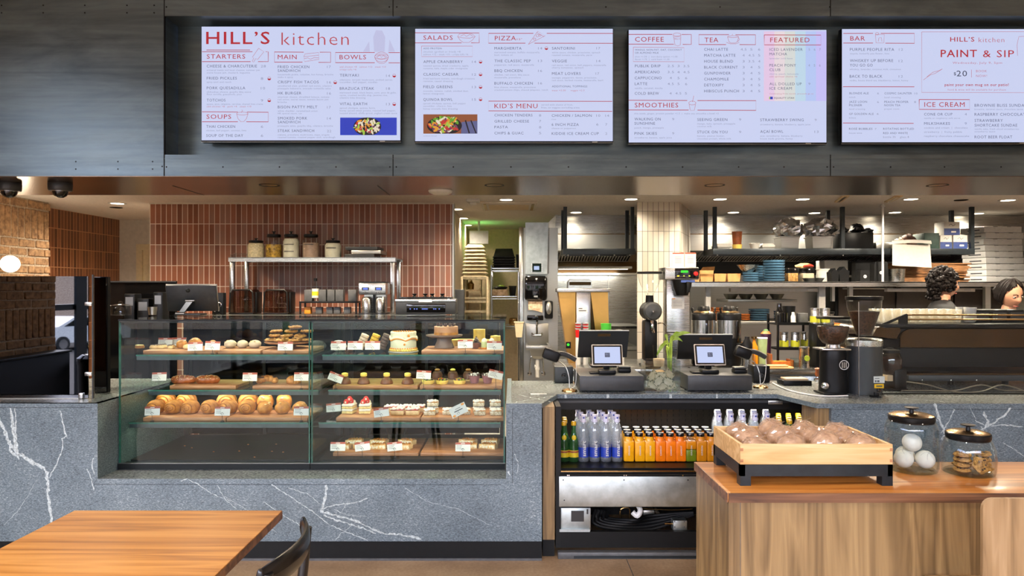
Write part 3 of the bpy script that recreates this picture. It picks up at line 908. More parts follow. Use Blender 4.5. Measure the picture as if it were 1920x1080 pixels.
def mineral(loc,label,grp):
 T = thing('mineral_water_bottle',label,'bottle',loc,group=grp)
 b = B('green_bottle');b.lathe([(.028,0),(.031,.006),(.031,.10),(.027,.13),(.015,.17),(.0125,.19),(.0125,.225)],n=18);part(T,'glass_body',b)
 b = B('cap_yellow');b.lathe([(.0155,.218),(.0155,.238),(.013,.241),(0,.241)],n=16);part(T,'cap',b)
 b = B('label_yellow');b.lathe([(.0317,.028),(.0317,.07)],n=18,close=True);b.use('card_red');b.lathe([(.0319,.056),(.0319,.066)],n=18,close=True)
 part(T,'paper_label',b)
 b = B('label_yellow');b.ball((0,-.0225,.146),.014,sz=1.2,sy=.4,n=10,m=8);part(T,'neck_label',b)
 return T
def juice(loc,label,grp,mt,word,mt2=None):
 T = thing('juice_bottle',label,'bottle',loc,group=grp)
 b = B(mt);b.box(-.031,.031,-.031,.031,.002,.128 if not mt2 else.075,.008)
 if mt2:b.use(mt2);b.box(-.031,.031,-.031,.031,.0755,.128,.008)
 else:b.lathe([(.030,.12),(.028,.138),(.021,.15),(.019,.158)],n=16)
 if mt2:b.use('plastic_clear').lathe([(.030,.12),(.028,.138),(.021,.15),(.019,.158)],n=16)
 b.use('card_white')
 text_m(b,word,.06,.009,Matrix.Translation((0,-.0318,.07))@Matrix.Rotation(-PI/2,4,'Y'),.01)
 part(T,'bottle_body',b)
 b = B('gloss_black');b.lathe([(.0235,.152),(.0235,.172),(.0225,.1735)],n=18);b.use('card_white');b.lathe([(0,.1738),(.022,.1738)],n=18);part(T,'cap',b)
 return T
G1,G2,G3 = 'water bottles in the cooler','yellow-capped mineral water bottles','juice bottles in the cooler'
wt = None
PROTO = {}
def place(kind,loc,label,grp,*a):
 k = (kind,)+a
 if k not in PROTO:
  PROTO[k] = {'w':water,'m':mineral,'j':juice}[kind](loc,label,grp,*a)
  return PROTO[k]
 return dup(PROTO[k],loc,label)
yf = 4.17
col = ['first','second','third','fourth']
rowt = ['at the front','second from the front','third from the front']
for i,px in enumerate((1094,1115,1136,1157)):
 for r in range(3):
  d = yf+.09*r
  place('w',(X(px,yf)-.008*r,d,zd),'blue-labelled water bottle, %s column from the green bottles, %s'%(col[i],rowt[r]),G1)
for k,(px,r)in enumerate(((1057.4,0),(1075.6,0),(1059,1),(1058,2))):
 d = yf+.07*r
 place('m',(X(px,d),d,zd),['green mineral water bottle at the very end of the front row','green mineral water bottle beside the first blue-labelled bottle','green mineral water bottle hidden behind the end bottle','rearmost green mineral water bottle at the cooler end'][k],G2)
seq = [(1178,'juice_yellow','ORANGE'),(1198.5,'juice_yellow','ORANGE'),(1217.5,'juice_yellow','ORANGE'),(1237,'juice_orange','CARROT'),(1256,'juice_orange','CARROT'),(1275,'juice_orange','CARROT'),(1294,'juice_green','GREEN','juice_amber'),(1313.5,'juice_amber','GREEN'),(1333,'juice_amber','GREEN')]
cn = {'juice_yellow':'yellow','juice_orange':'orange','juice_green':'green and amber','juice_amber':'amber'}
for i,s_ in enumerate(seq):
 for r in range(3):
  d = yf+.085*r
  sh = 0
  lb = '%s black-capped juice bottle, %s after the water bottles, %s'%(cn[s_[1]],ORD[i],rowt[r])
  place('j',(X(s_[0],yf)+sh+.006*r,d,zd),lb,G3,s_[1],s_[2],*(s_[3:]))
n = 0
for r in range(4):
 for i in range(5):
  d = 4.22+.085*r
  px = 1348+22.6*i-1.5*r
  n+= 1
  place('w',(X(px,d),d,zd),'water bottle beyond the wooden tray, %s in the %s'%(ORD[i],['front row','second row','third row','back row'][r]),G1)
for r in range(4):
 for i in range(4):
  d = 4.22+.075*r
  px = 1461+(19.4-r*.3)*i
  place('m',(X(px,d)-.002*r,d,zd),'yellow-capped bottle at the cooler end beyond the tray, %s in the %s'%(ORD[i],['front row','second row','third row','back row'][r]),G2)
  # ================================================================ GLASS PASTRY CASES
YG,YB = 4.10,4.95
ZC0,ZC1 = NZ+.0015,1.372
SH = [(Z(665,4.24),4.24),(Z(731,4.38),4.38),(Z(792,4.16),4.16)]
ZDK = .505
pm('case_steel',(24,28,29),.42,.0,spec=.15,sv=(1,30,30),sc=4)
glass('rear_door',(64,62,58),1.5,.45,.02,.0)
glow('led_strip',(255,226,178),5)
def case(x0,x1,label,post_l,post_r):
 T = thing('pastry_case',label,'display case',((x0+x1)/2,(YG+YB)/2,NZ+.001))
 b = B('satin_black')
 b.box(x0,x1,YG,YB,ZC0,Z(876,YG),.003)
 b.use('case_steel');b.box(x0,x1,YG-.006,YG+.0,Z(879.4,YG),Z(869,YG));b.box(x0+.02,x1-.02,YG+.03,YG+.06,Z(876,YG),Z(866,YG+.05))
 b.use('stainless_dull');b.box(x0,x1,YG-.001,YG+.012,Z(870.5,YG),Z(868.5,YG))
 part(T,'plinth',b,True)
 b = B('case_steel');b.box(x0+.02,x1-.02,YG+.1,YB-.03,Z(876,YG),ZDK);part(T,'deck',b,True)
 b = B('case_glass');b.box(x0+.004,x1-.004,YG+.002,YG+.008,Z(874,YG),ZC1-.012)
 b.use('glass_edge');b.box(x0+.0025,x0+.0045,YG+.002,YG+.008,Z(874,YG),ZC1-.012);b.box(x1-.0045,x1-.0025,YG+.002,YG+.008,Z(874,YG),ZC1-.012)
 part(T,'front_glass',b,True)
 for s_,x in((0,x0+.003),(1,x1-.011)):
  b = B('clear_glass');b.box(x,x+.006,YG+.015,YB-.02,Z(874,YG),ZC1-.012)
  b.use('glass_edge');b.box(x,x+.006,YG+.010,YG+.0145,Z(874,YG),ZC1-.012)
  part(T,'side_glass',b,True)
 b = B('case_glass');b.box(x0,x1,YG,YB,ZC1-.011,ZC1)
 b.use('satin_black');b.box(x0,x1,YG-.002,YG-.0005,ZC1-.011,ZC1-.002);b.box(x0,x1,YB-.03,YB,ZC1-.03,ZC1-.0115)
 b.box(x0,x1,YG+.009,YG+.035,ZC1-.022,ZC1-.012)
 part(T,'top_glass',b,True)
 b = B('satin_black')
 for x,w in((x0+.012,.035),(x1-.047,.035)):
  b.box(x,x+w,YB-.06,YB-.01,ZDK,ZC1-.03)
 part(T,'rear_post',b,True)
 xm = (x0+x1)/2
 for a,c in((x0+.05,xm+.02),(xm-.02,x1-.05)):
  y = YB-.05 if a<xm-.1 else YB-.03
  b = B('rear_door');b.box(a,c,y,y+.006,ZDK+.01,ZC1-.04)
  b.use('satin_black');b.box(a,a+.02,y-.003,y+.009,ZDK+.01,ZC1-.04);b.box(c-.02,c,y-.003,y+.009,ZDK+.01,ZC1-.04)
  part(T,'rear_door',b,True)
 for z,y in SH:
  b = B('shelf_glass');b.box(x0+.03,x1-.03,y,YB-.09,z-.009,z)
  b.use('glass_edge');b.box(x0+.03,x1-.03,y-.0015,y-.0003,z-.009,z)
  sh = part(T,'glass_shelf',b,True)
  b = B('shelf_grey');b.box(x0+.03,x1-.03,y+.006,y+.03,z-.034,z-.0095)
  for x in(x0+.05,x1-.07):b.box(x,x+.012,y+.03,YB-.065,z-.03,z-.0095)
  part(sh,'shelf_rail',b,True)
  b = B('led_strip');b.box(x0+.06,x1-.06,y+.031,y+.037,z-.0205,z-.0165);part(sh,'led_strip',b,True)
  lamp('shelf_led_lamp','AREA',((x0+x1)/2,y+.05,z-.028),1.9,(1,.80,.55),x1-x0-.14,(math.radians(14),0,0),sy=.02)
 b = B('led_strip');b.box(x0+.06,x1-.06,YG+.036,YG+.044,ZC1-.021,ZC1-.016);part(T,'top_led_strip',b,True)
 lamp('top_led_lamp','AREA',((x0+x1)/2,YG+.06,ZC1-.026),2.7,(1,.84,.62),x1-x0-.14,(math.radians(14),0,0),sy=.02)
 return T
xc0,xm_,xc1 = NL-.004,X(582,YG),X(947.5,YG)
case(xc0+.0065,xm_-.002,'glass pastry case with the croissants, left half of the pair',1,0)
case(xm_+.002,xc1,'glass pastry case with the cakes and tarts, right half of the pair',0,1)
def at(px,by,k):
 """point on shelf k (0 top, 1, 2, 3 deck) showing at column px and row by, plus board height"""
 z = (SH[k][0]if k<3 else ZDK)
 return z
BT = .022
boards = []
def board(px0,px1,k,yf,depth,label,t=BT,py=None):
 z = (SH[k][0]if k<3 else ZDK)+LIFT
 x0,x1 = X(px0,yf),X(px1,yf)
 b = B('board_wood');w = (x1-x0)/2
 b.box(-w,w,0,depth,0,t-LIFT,.003)
 solo('serving_board',b,label,'serving board',((x0+x1)/2,yf,z-LIFT),group='wooden boards in the pastry cases')
board(268,404,0,4.29,.34,'wooden board under the seeded flatbreads');board(492,578,0,4.29,.36,'wooden board under the cookie plate')
board(408,488,0,4.29,.3,'wooden board under the pale scones')
board(318,442,1,4.42,.3,'wooden board under the two pretzel rolls');board(473,578,1,4.42,.3,'wooden board under the chocolate twist and turnover')
board(268,423,2,4.20,.36,'wooden board under the left spiral croissants');board(425,576,2,4.20,.36,'wooden board under the spiral rolls and flaky buns')
board(790,944,0,4.29,.34,'wooden board under the cake stand and mint domes')
board(624,783,1,4.42,.36,'wooden board under the chocolate domes');board(787,941,1,4.42,.36,'wooden board under the fruit tarts')
board(630,787,2,4.20,.38,'wooden board under the strawberry shortcakes');board(789,944,2,4.20,.38,'wooden board under the confetti bars')
board(624,784,3,4.28,.42,'wooden board under the pie slices beside the glass bowls');board(788,944,3,4.28,.42,'wooden board under the toasted triangles at the case end')
# --- pastry materials
pm('crust_gold',(182,106,34),.5,var=.22,sc=25,c2=(212,148,66),bump=.4)
pm('crust_deep',(160,86,32),.5,var=.25,sc=30,c2=(196,120,52),bump=.3)
pm('crust_pale',(222,178,116),.6,var=.12,sc=30,c2=(236,204,150),bump=.3)
pm('pretzel_brown',(146,76,30),.35,var=.2,sc=20)
pm('sesame',(226,200,146),.6);pm('choc',(58,32,22),.4,var=.2);pm('choc_milk',(104,62,46),.45,var=.12,sc=50,bump=.4)
pm('cookie_dough',(182,118,50),.7,var=.35,sc=60,c2=(216,160,84),bump=.8)
pm('cream',(240,232,212),.45,var=.03);pm('cream_yellow',(238,204,100),.5,var=.05);pm('icing_orange',(220,140,40),.5,var=.08)
pm('mint',(192,206,150),.5,var=.05);pm('sage_icing',(206,206,182),.5,var=.03);pm('strawberry',(196,28,26),.3,var=.2,sc=60);pm('berry',(60,30,60),.4)
pm('sponge',(232,202,132),.8,var=.12,sc=80,bump=.5);pm('cheesecake',(190,140,104),.5,var=.06);pm('mauve',(140,92,100),.5,var=.08)
pm('macaron_pink',(232,208,186),.6,var=.03);pm('macaron_yellow',(230,186,60),.6,var=.04);pm('icing_sugar',(242,238,230),.8,var=.03)
pm('confetti',(226,178,96),.6,var=.3,sc=70,c2=(246,236,214),bump=.7);pm('jam',(160,52,40),.3,var=.2);pm('kiwi',(140,160,50),.4);pm('ceramic_brown',(104,84,76),.5,var=.05)
pm('pale_wrap',(204,186,162),.6,var=.06)
def zsurf(k,on=True):return(SH[k][0]if k<3 else ZDK)+(BT if on else 0)+LIFT
def spot(px,py,k,on=True):
 """point on shelf k whose foot shows at (px, py); depth kept inside the case"""
 z = zsurf(k,on)
 d = dep(py,z)
 lo = (4.32,4.43,4.26,4.31)[k]
 d = max(lo,min(d,4.78))
 return(X(px,d),d,z),d
def croissant(name,label,loc,w,rz,mat='crust_gold',grp=None):
 r = w/2
 def fn(u,v):
  t = (u-.5)*2
  k = math.sqrt(max(0,1-abs(t)**2.4))
  a = v*2*PI
  rad = r*.62*k*(1+.11*abs(math.sin(t*9.0)))+.001
  return(t*r+.0,rad*math.cos(a)*.95,max(-r*.42,rad*math.sin(a))+r*.42)
 b = B(mat);b.grid(fn,26,16)
 return solo(name,b,label,'croissant' if 'croissant' in name else 'bun',loc,rz,grp)
GC = 'croissants on the lower shelf'
def spiral(label,loc,w,rz=0,proto=[None]):
 """rolled croissant seen at its coiled end"""
 if proto[0]:
  o = proto[0].copy();COL.objects.link(o)
  o.location = (loc[0],loc[1],loc[2]+LIFT);o.rotation_euler = (0,0,rz);k = w/.105;o.scale = (k,k,k);o['label'] = label
  return o
 def fn(u,v):
  a = v*2*PI
  t = u
  rad = .052*math.sqrt(max(1e-4,1-abs(2*t-1)**2.3))
  rad*= 1+.10*math.sin(t*30+a)
  return(rad*math.cos(a),(t-.5)*.13,max(-.038,rad*math.sin(a)*.92)+.038)
 b = B('crust_gold');b.grid(fn,40,22)
 b.use('crust_deep')
 pts = []
 for i in range(40):
  a = i*.42;rr = .004+.0010*i
  pts.append((rr*math.cos(a),-.0655+.0072*(i/40)**1.5+.016*(i/40)**3,.040+rr*.85*math.sin(a)))
 b.tube(pts,.0028,n=5,smooth_path=False)
 o = solo('spiral_croissant',b,label,'croissant',loc,rz,GC)
 proto[0] = o
 k = w/.105;o.scale = (k,k,k)
 return o
fr = [(278,'at the left end of the front row'),(312,'second in the front row'),(345,'third in the front row'),(381,'fourth in the front row, seen from its side'),(418,'fifth in the front row, behind a label card'),(453,'sixth in the front row, with a dark centre')]
for px,t in fr:
 p,d = spot(px,783,2);spiral('golden spiral croissant '+t,(p[0],4.35,p[2]),W(29.5,d),R.uniform(-.5,.5))
for px,t in((308.5,'first in the back row'),(347,'second in the back row'),(423,'third in the back row'),(464,'fourth in the back row')):
 spiral('golden spiral croissant '+t,(X(px,4.48),4.50,zsurf(2)),.096,R.uniform(-.5,.5)).scale = (1.15,1.0,1.25)
def bun(label,loc,w,h,mat='crust_gold',grp=None,seed=0,name='flaky_bun',cat='bun'):
 rr = random.Random(seed)
 b = B(mat);b.ball((0,0,h*.42),w/2,1,.9,h/w,n=18,m=10,jig=.05,rnd=rr)
 b.v = [(p[0],p[1],max(0,p[2]))for p in b.v]
 b.use('crust_pale')
 for i in range(7):b.ball((rr.uniform(-.3,.3)*w,rr.uniform(-.3,0)*w,h*rr.uniform(.6,.85)),w*.1,sz=.4,n=7,m=4)
 b.v = [(p[0],p[1],max(0,p[2]))for p in b.v]
 return solo(name,b,label,cat,loc,rr.uniform(-1,1),grp)
for i,px in enumerate((489,523,556)):
 p,d = spot(px,783,2);bun('rough golden flaky bun, %s from the spiral croissants'%ORD[i],(p[0],4.33,p[2]),W(29,d),W(25,d),'crust_gold',GC,i)
for i,px in enumerate((498,533)):
 bun('sugared flaky bun behind the front buns, %s'%('beside the spirals' if i == 0 else 'nearer the case join'),(X(px,4.48),4.48,zsurf(2)),.108,.115,'crust_gold',GC,9+i)
for i,px in enumerate((360,404)):
 b = B('pretzel_brown')
 def fn(u,v):
  t = (u-.5)*2;a = v*2*PI;rad = .031*(1-abs(t)**3)**.5+.0005
  rad*= 1+.06*math.sin(t*16+1.5*a)
  return(t*.08,rad*math.cos(a),max(-.022,rad*math.sin(a))+.022)
 b.grid(fn,24,14);b.use('sesame')
 for q in range(70):
  t = R.uniform(-.8,.8);a = R.uniform(.2,2.9);rad = .031*(1-abs(t)**3)**.5
  b.ball((t*.08,rad*math.cos(a),.022+rad*math.sin(a)),.0026,n=5,m=3)
 p,d = spot(px,714,1)
 solo('pretzel_roll',b,'salted brown pretzel roll, %s of the two on its board'%('left' if i == 0 else 'right'),'bread roll',(p[0],4.52,p[2]),.15,'pretzel rolls')
b = B('crust_gold')
for i in range(5):b.ball((-.045+.023*i,0,.022+.012*math.sin(i*.8)),.026,1,1.1,.85,n=12,m=7,jig=.06);
b.use('choc')
for i in range(9):b.ball((R.uniform(-.055,.06),R.uniform(-.03,.0),R.uniform(.026,.048)),.009,1.6,1,.7,n=8,m=5)
b.v = [(q[0],q[1],max(0,q[2]))for q in b.v]
p,d = spot(512,715,1);solo('chocolate_twist',b,'twisted pastry streaked with dark chocolate','pastry',(p[0],4.5,p[2]),.3)
croissant('plump_croissant','smooth golden croissant beside the chocolate twist',(X(551,4.5),4.5,zsurf(1)),.098,.35)
def flat(label,px,w,h,mat,top,seed,name='seeded_flatbread',cat='flatbread',k=0,yy=4.42):
 rr = random.Random(seed)
 b = B(mat);b.lathe([(w*.48,0),(w*.5,h*.4),(w*.44,h*.85),(0,h)],n=22,sy=.8)
 b.use(top)
 for i in range(46):
  a,r_ = rr.uniform(0,6.28),w*.42*math.sqrt(rr.random())
  b.ball((r_*math.cos(a),r_*.8*math.sin(a),h*.95),.0045,1,1,.6,n=5,m=3)
 return solo(name,b,label,cat,(X(px,yy),yy,zsurf(k)),rr.uniform(-1,1),'flatbreads on the top shelf' if cat == 'flatbread' else 'scones on the top shelf')
flat('seeded flatbread nearest the glass, left of the orange scones',297,.105,.024,'crust_pale','choc',1)
flat('seeded flatbread touching the orange scones',321,.055,.022,'crust_pale','choc',2)
flat('dark flatbread shape standing for a reflection at the far left end',262,.07,.02,'crust_deep','sesame',3,yy=4.44)  # dark copy stands for what the side glass of the case mirrors
for i,(px,w,h,y)in enumerate(((341,.07,.06,4.42),(366,.085,.072,4.46),(352,.06,.035,4.35))):
 bun(['orange scone with dark chips at the left of its group','tallest orange scone of the group','small cut scone in front of the orange scones'][i],(X(px,y),y,zsurf(0)),w,h,'crust_gold' if i<2 else 'crust_pale','scones on the top shelf',20+i,'scone','scone')
for i,(px,w)in enumerate(((399,.06),(432,.085),(455,.075),(478,.085))):
 bun('pale sugared scone, %s from the orange scones'%ORD[i],(X(px,4.46),4.46,zsurf(0)),w,.055,'pale_wrap' if i else 'crust_gold','scones on the top shelf',30+i,'scone','scone')
T = thing('cookie_plate','round wooden pedestal plate carrying the heap of cookies','plate',(X(541,4.46),4.46,zsurf(0)))
b = B('board_wood');b.lathe([(.02,.028),(.13,.030),(.148,.036),(.15,.042),(.13,.040),(0,.040)],n=32);part(T,'plate_top',b)
b = B('board_wood');b.lathe([(.06,0),(.055,.006),(.03,.02),(.03,.0285)],n=24);part(T,'foot',b)
def cookie(seed,r=.042):
 rr = random.Random(seed);b = B('cookie_dough')
 b.ball((0,0,.010),r,1,1,.26,n=16,m=8,jig=.09,rnd=rr);b.use('choc')
 for i in range(6):b.ball((rr.uniform(-.6,.6)*r,rr.uniform(-.6,.6)*r,.018),.005,n=5,m=3)
 b.use('cookie_dough')
 for i in range(14):b.ball((rr.uniform(-.75,.75)*r,rr.uniform(-.75,.75)*r,.016),.008,1,1,.7,n=6,m=4,jig=.2,rnd=rr)
 b.v = [(q[0],q[1],max(0,q[2]))for q in b.v]
 return b
zc = zsurf(0)+.043
ck = [cookie(s_).mesh('cookie')for s_ in(1,2,3)]
lay = [(x_*1.12,y_,l_)for x_,y_,l_ in[(-.095,-.02,0),(-.03,-.06,0),(.05,-.05,0),(.1,0,0),(-.05,.05,0),(.04,.05,0),(-.07,-.02,1),(.0,-.03,1),(.075,-.02,1),(.012,.0,2),(.107,.0,2),(-.072,0,2),(.04,-.0,3)]]
nm = ['bottom layer','second layer','third layer','top layer']
cnt = {}
for i,(x,y,l)in enumerate(lay):
 cnt[l] = cnt.get(l,0)+1
 o = bpy.data.objects.new('cookie',ck[i%3]);COL.objects.link(o)
 o.location = (X(541,4.46)+x,4.46+y,zc+.027*l+.001);o.rotation_euler = (R.uniform(-.12,.12)*(l>0),R.uniform(-.12,.12)*(l>0),R.uniform(0,6))
 put(o,'oat cookie in the %s of the plate heap, number %s placed there'%(nm[l],ORD[cnt[l]-1]),'cookie','cookies heaped on the plate')
 o['label'] = 'chunky oat cookie on the pedestal plate, %s, %s'%(nm[l],['left end','second from left','middle','right end','behind at left','behind at right'][cnt[l]-1]if l == 0 else['left','middle','right'][cnt[l]-1])
 # --- right case, top shelf
T = thing('striped_bag','white treat bag with black stripes on the top shelf','bag',(X(635,4.46),4.46,zsurf(0,False)))
b = B('card_white');b.ball((0,0,.035),.05,1.05,.6,.72,n=16,m=9,jig=.06);b.v = [(q[0],q[1],max(0,q[2]))for q in b.v];part(T,'bag_body',b)
b = B('ink')
for k in range(5):
 x = -.04+.02*k;b.tube([(x,-.024-.006*(1-abs(x)/.05),.012),(x+.006,-.03-.006*(1-abs(x)/.05),.034),(x-.002,-.024,.054)],.0028,n=5)
part(T,'stripes',b)
b = B('choc_milk')
for k in range(10):b.ball((R.uniform(-.03,.03),R.uniform(-.02,.02),R.uniform(.0,.03)),.014,n=7,m=5,jig=.15)
b.v = [(q[0],q[1],max(0,q[2]))for q in b.v]
solo('nut_cluster',b,'small pile of brown nut clusters behind the label cards','sweet',(X(655,4.48),4.48,zsurf(0,False)))
for k,(px,mt,lb)in enumerate(((680,'macaron_pink','leaning stack of pale pink macarons'),(701,'macaron_yellow','leaning stack of yellow macarons'),(721,'ceramic_brown','leaning stack of brown macarons beside the iced cake'))):
 T = thing('macaron_stack',lb,'macaron stack',(X(px,4.50)-.018,4.48,zsurf(0,False)),rot=(0,.42,0),group='macaron stacks')
 T.location.z+= .014
 for j in range(5):
  b = B(mt);z0 = .021*j+.0
  b.lathe([(.012,0),(.026,.002),(.0275,.007),(.0255,.008),(.0255,.012),(.0275,.013),(.026,.018),(.012,.0205),(0,.0207)],n=18,c=(0,0,z0));
  part(T,'macaron',b)
T = thing('iced_cake','white celebration cake piped with orange swags','cake',(X(756.5,4.45),4.45,zsurf(0,False)))
b = B('sage_icing');b.lathe([(.082,.004),(.084,.012),(.083,.115),(.079,.122),(0,.123)],n=36);part(T,'cake_body',b)
b = B('card_white');b.lathe([(.098,0),(.098,.0035),(0,.0035)],n=32);part(T,'cake_board',b)
def ringo(b,r,z,n,s,mt,dz=lambda a:0):
 b.use(mt)
 for i in range(n):
  a = 2*PI*i/n;b.ball((r*math.cos(a),r*math.sin(a),z+dz(a)),s,n=7,m=5)
b = B('cream');ringo(b,.085,.012,34,.0085,'cream_yellow');ringo(b,.083,.022,34,.006,'icing_orange');ringo(b,.076,.123,30,.0085,'cream');ringo(b,.068,.128,26,.005,'icing_orange')
ringo(b,.085,.088,60,.0078,'cream',lambda a:.014*abs(math.sin(2.5*a))-.006);ringo(b,.087,.079,70,.0050,'icing_orange',lambda a:.014*abs(math.sin(2.5*a))-.006)
b.use('icing_orange');b.ball((.045,-.074,.105),.009,n=8,m=6);b.ball((.02,-.084,.05),.007,n=8,m=6)
part(T,'piped_icing',b)
xs_ = X(833,4.48)
T = thing('cake_stand','brown ceramic pedestal cake stand','cake stand',(xs_,4.48,zsurf(0)))
b = B('ceramic_brown');b.lathe([(.03,.066),(.10,.070),(.118,.076),(.12,.084),(0,.083)],n=36);part(T,'stand_plate',b)
b = B('ceramic_brown');b.lathe([(.066,0),(.062,.012),(.048,.045),(.050,.0665)],n=28);part(T,'pedestal',b)
T = thing('caramel_cheesecake','tan cheesecake topped with dark truffles on the cake stand','cake',(xs_+.012,4.48,zsurf(0)+.084))
b = B('cheesecake');b.lathe([(.078,.018),(.078,.054),(.074,.057),(0,.057)],n=32);part(T,'filling',b)
b = B('crust_gold');b.lathe([(.079,0),(.079,.0175),(0,.0175)],n=32);part(T,'crust',b)
for i in range(7):
 a = -PI/2+(i-3)*.62
 b = B('choc');q = (.052*math.cos(a),.052*math.sin(a),.068);b.ball(q,.013,jig=.12,n=9,m=6);b.ball((q[0],q[1],q[2]+.011),.009,jig=.15,n=8,m=5)
 part(T,'truffle',b)
for k,(px,y,lb)in enumerate(((881,4.52,'yellow layered tart behind the label card'),(878,4.56,'tall pale slice behind the cheesecake'))):
 b = B('sponge' if k == 0 else 'cream_yellow');b.lathe([(.055,0),(.057,.02),(.054,.05),(0,.052)]if k == 0 else[(.04,0),(.04,.11),(0,.112)],n=24)
 if k == 0:b.use('cream');b.lathe([(.056,.022),(.0575,.028),(.056,.034)],n=24,close=True)
 solo('layered_tart',b,lb,'tart',(X(px,y)+(.0 if k == 0 else-.13+.2),y if k == 0 else 4.64,zsurf(0)))
b = B('choc_milk');b.lathe([(.028,0),(.033,.03),(.034,.036),(0,.036)],n=20)
b.use('choc')
for i,(z,r)in enumerate(((.04,.026),(.052,.02),(.062,.012),(.07,.006))):b.lathe([(r*.6,z-.007),(r,z),(r*.5,z+.007),(0,z+.008)],n=14)
solo('chocolate_cupcake',b,'chocolate cupcake with a swirled top beside the mint domes','cupcake',(X(893,4.43),4.43,zsurf(0)))
for k,px in enumerate((908,920)):
 T = thing('mint_dome_cake','pale mint cake with cream dome, %s of the pair'%('left' if k == 0 else 'right'),'cake',(X(px,4.40)+.006*k,4.42,zsurf(0)+.006),group='mint dome cakes')
 b = B('mint');b.lathe([(.0205,0),(.0212,.034),(.02,.038),(0,.038)],n=22);part(T,'base',b)
 b = B('cream');b.lathe([(.0185,.038),(.018,.046),(.012,.056),(.0,.061)],n=20);part(T,'dome',b)
b = B('icing_orange');b.lathe([(.05,0),(.052,.004),(0,.005)],n=28,sx=1.35)
for i in range(24):b.ball((R.uniform(-.06,.06),R.uniform(-.045,-.02),.004),.005,n=5,m=3)
b.v = [(q[0],q[1],max(0,q[2]))for q in b.v]
solo('gold_crumb_base',b,'round crumb-strewn gold base under the mint domes','cake board',(X(915,4.42),4.42,zsurf(0)-.0005))
for k,(px,w)in enumerate(((864,.07),(909,.036),(929,.036))):
 b = B('cream_yellow');b.lathe([(w*.9,0),(w,.03),(w*.95,.085 if k == 2 else.06),(0,.09 if k == 2 else.062)],n=22)
 solo('rear_sponge_cake',b,'pale yellow sponge cake at the rear of the top shelf, '+['nearest the cheesecake','behind the mint domes','in the back corner'][k],'cake',(X(px,4.66)+.0,4.67,zsurf(0,False)),group='sponge cakes at the rear')
GD = 'chocolate domes in a row'
T0 = None
for k,px in enumerate((646.5,682,725,764.5)):
 loc = (X(px,4.5),4.5,zsurf(1));lb = 'chocolate dome topped with a cream macaron, %s from the case join'%ORD[k]
 if T0:dup(T0,loc,lb);continue
 T0 = T = thing('chocolate_dome',lb,'dessert',loc,group=GD)
 b = B('choc_milk');b.lathe([(.041,0),(.041,.006),(.036,.022),(.026,.036),(.013,.045),(0,.047)],n=24)
 for i in range(40):
  a = R.uniform(0,6.28);z = R.uniform(.004,.036);r_ = .041-.35*z-4*z*z;b.ball((r_*math.cos(a),r_*math.sin(a),z),.0038,n=5,m=3)
 part(T,'mousse',b)
 b = B('cream_yellow');b.lathe([(.012,.046),(.021,.049),(.022,.057),(.019,.0585),(.022,.060),(.021,.068),(.01,.072),(0,.0725)],n=18);part(T,'macaron',b)
T0 = None
for k,px in enumerate((803,829,862)):
 loc = (X(px,4.5),4.5,zsurf(1));lb = 'shallow yellow tart heaped with cut fruit, %s of three'%['left','middle','right'][k]
 if T0:dup(T0,loc,lb,.4*k);continue
 T0 = T = thing('fruit_tart',lb,'tart',loc,group='fruit tarts')
 b = B('cream_yellow');b.lathe([(.036,0),(.041,.016),(.041,.022),(.036,.023),(0,.022)],n=26);part(T,'tart_shell',b)
 b = B('kiwi')
 for mt_,n_ in(('kiwi',9),('strawberry',5),('berry',7),('icing_orange',6)):
  b.use(mt_)
  for i in range(n_):a,r_ = R.uniform(0,6.28),.03*math.sqrt(R.random());b.ball((r_*math.cos(a),r_*math.sin(a),.026+.010*(1-r_/.03)),.0075,1,1,.8,n=7,m=5)
 part(T,'fruit_topping',b)
T0 = None
for k,px in enumerate((889.5,914)):
 loc = (X(px,4.52),4.52,zsurf(1));lb = 'mauve trifle cup with white topping, %s'%('beside the fruit tarts' if k == 0 else 'behind the tilted label card')
 if T0:dup(T0,loc,lb);continue
 T0 = T = thing('trifle_cup',lb,'dessert cup',loc,group='trifle cups')
 b = B('mauve');b.lathe([(.024,0),(.027,.004),(.036,.045),(.0365,.05),(0,.05)],n=24);b.use('crust_gold');b.lathe([(.0243,.001),(.0287,.012)],n=24,close=True);part(T,'cup',b)
 b = B('icing_sugar')
 for i in range(26):a,r_ = R.uniform(0,6.28),.034*math.sqrt(R.random());b.use('icing_sugar' if i%3 else 'choc');b.ball((r_*math.cos(a),r_*math.sin(a),.053+R.uniform(0,.012)),.0075,n=6,m=4)
 part(T,'topping',b)
for k,(px,y)in enumerate(((820,4.74),(849,4.74),(878,4.74))):
 b = B('choc_milk');b.lathe([(.034,0),(.036,.03),(.028,.048),(.0,.06)],n=18);b.use('cream_yellow' if k == 1 else 'crust_deep');b.lathe([(.014,.056),(.02,.062),(.012,.07),(0,.071)],n=14)
 solo('rear_cupcake',b,'dark cupcake at the rear of the middle shelf, %s of three'%['left','middle','right'][k],'cupcake',(X(px,y),y,zsurf(1)),group='cupcakes at the rear')
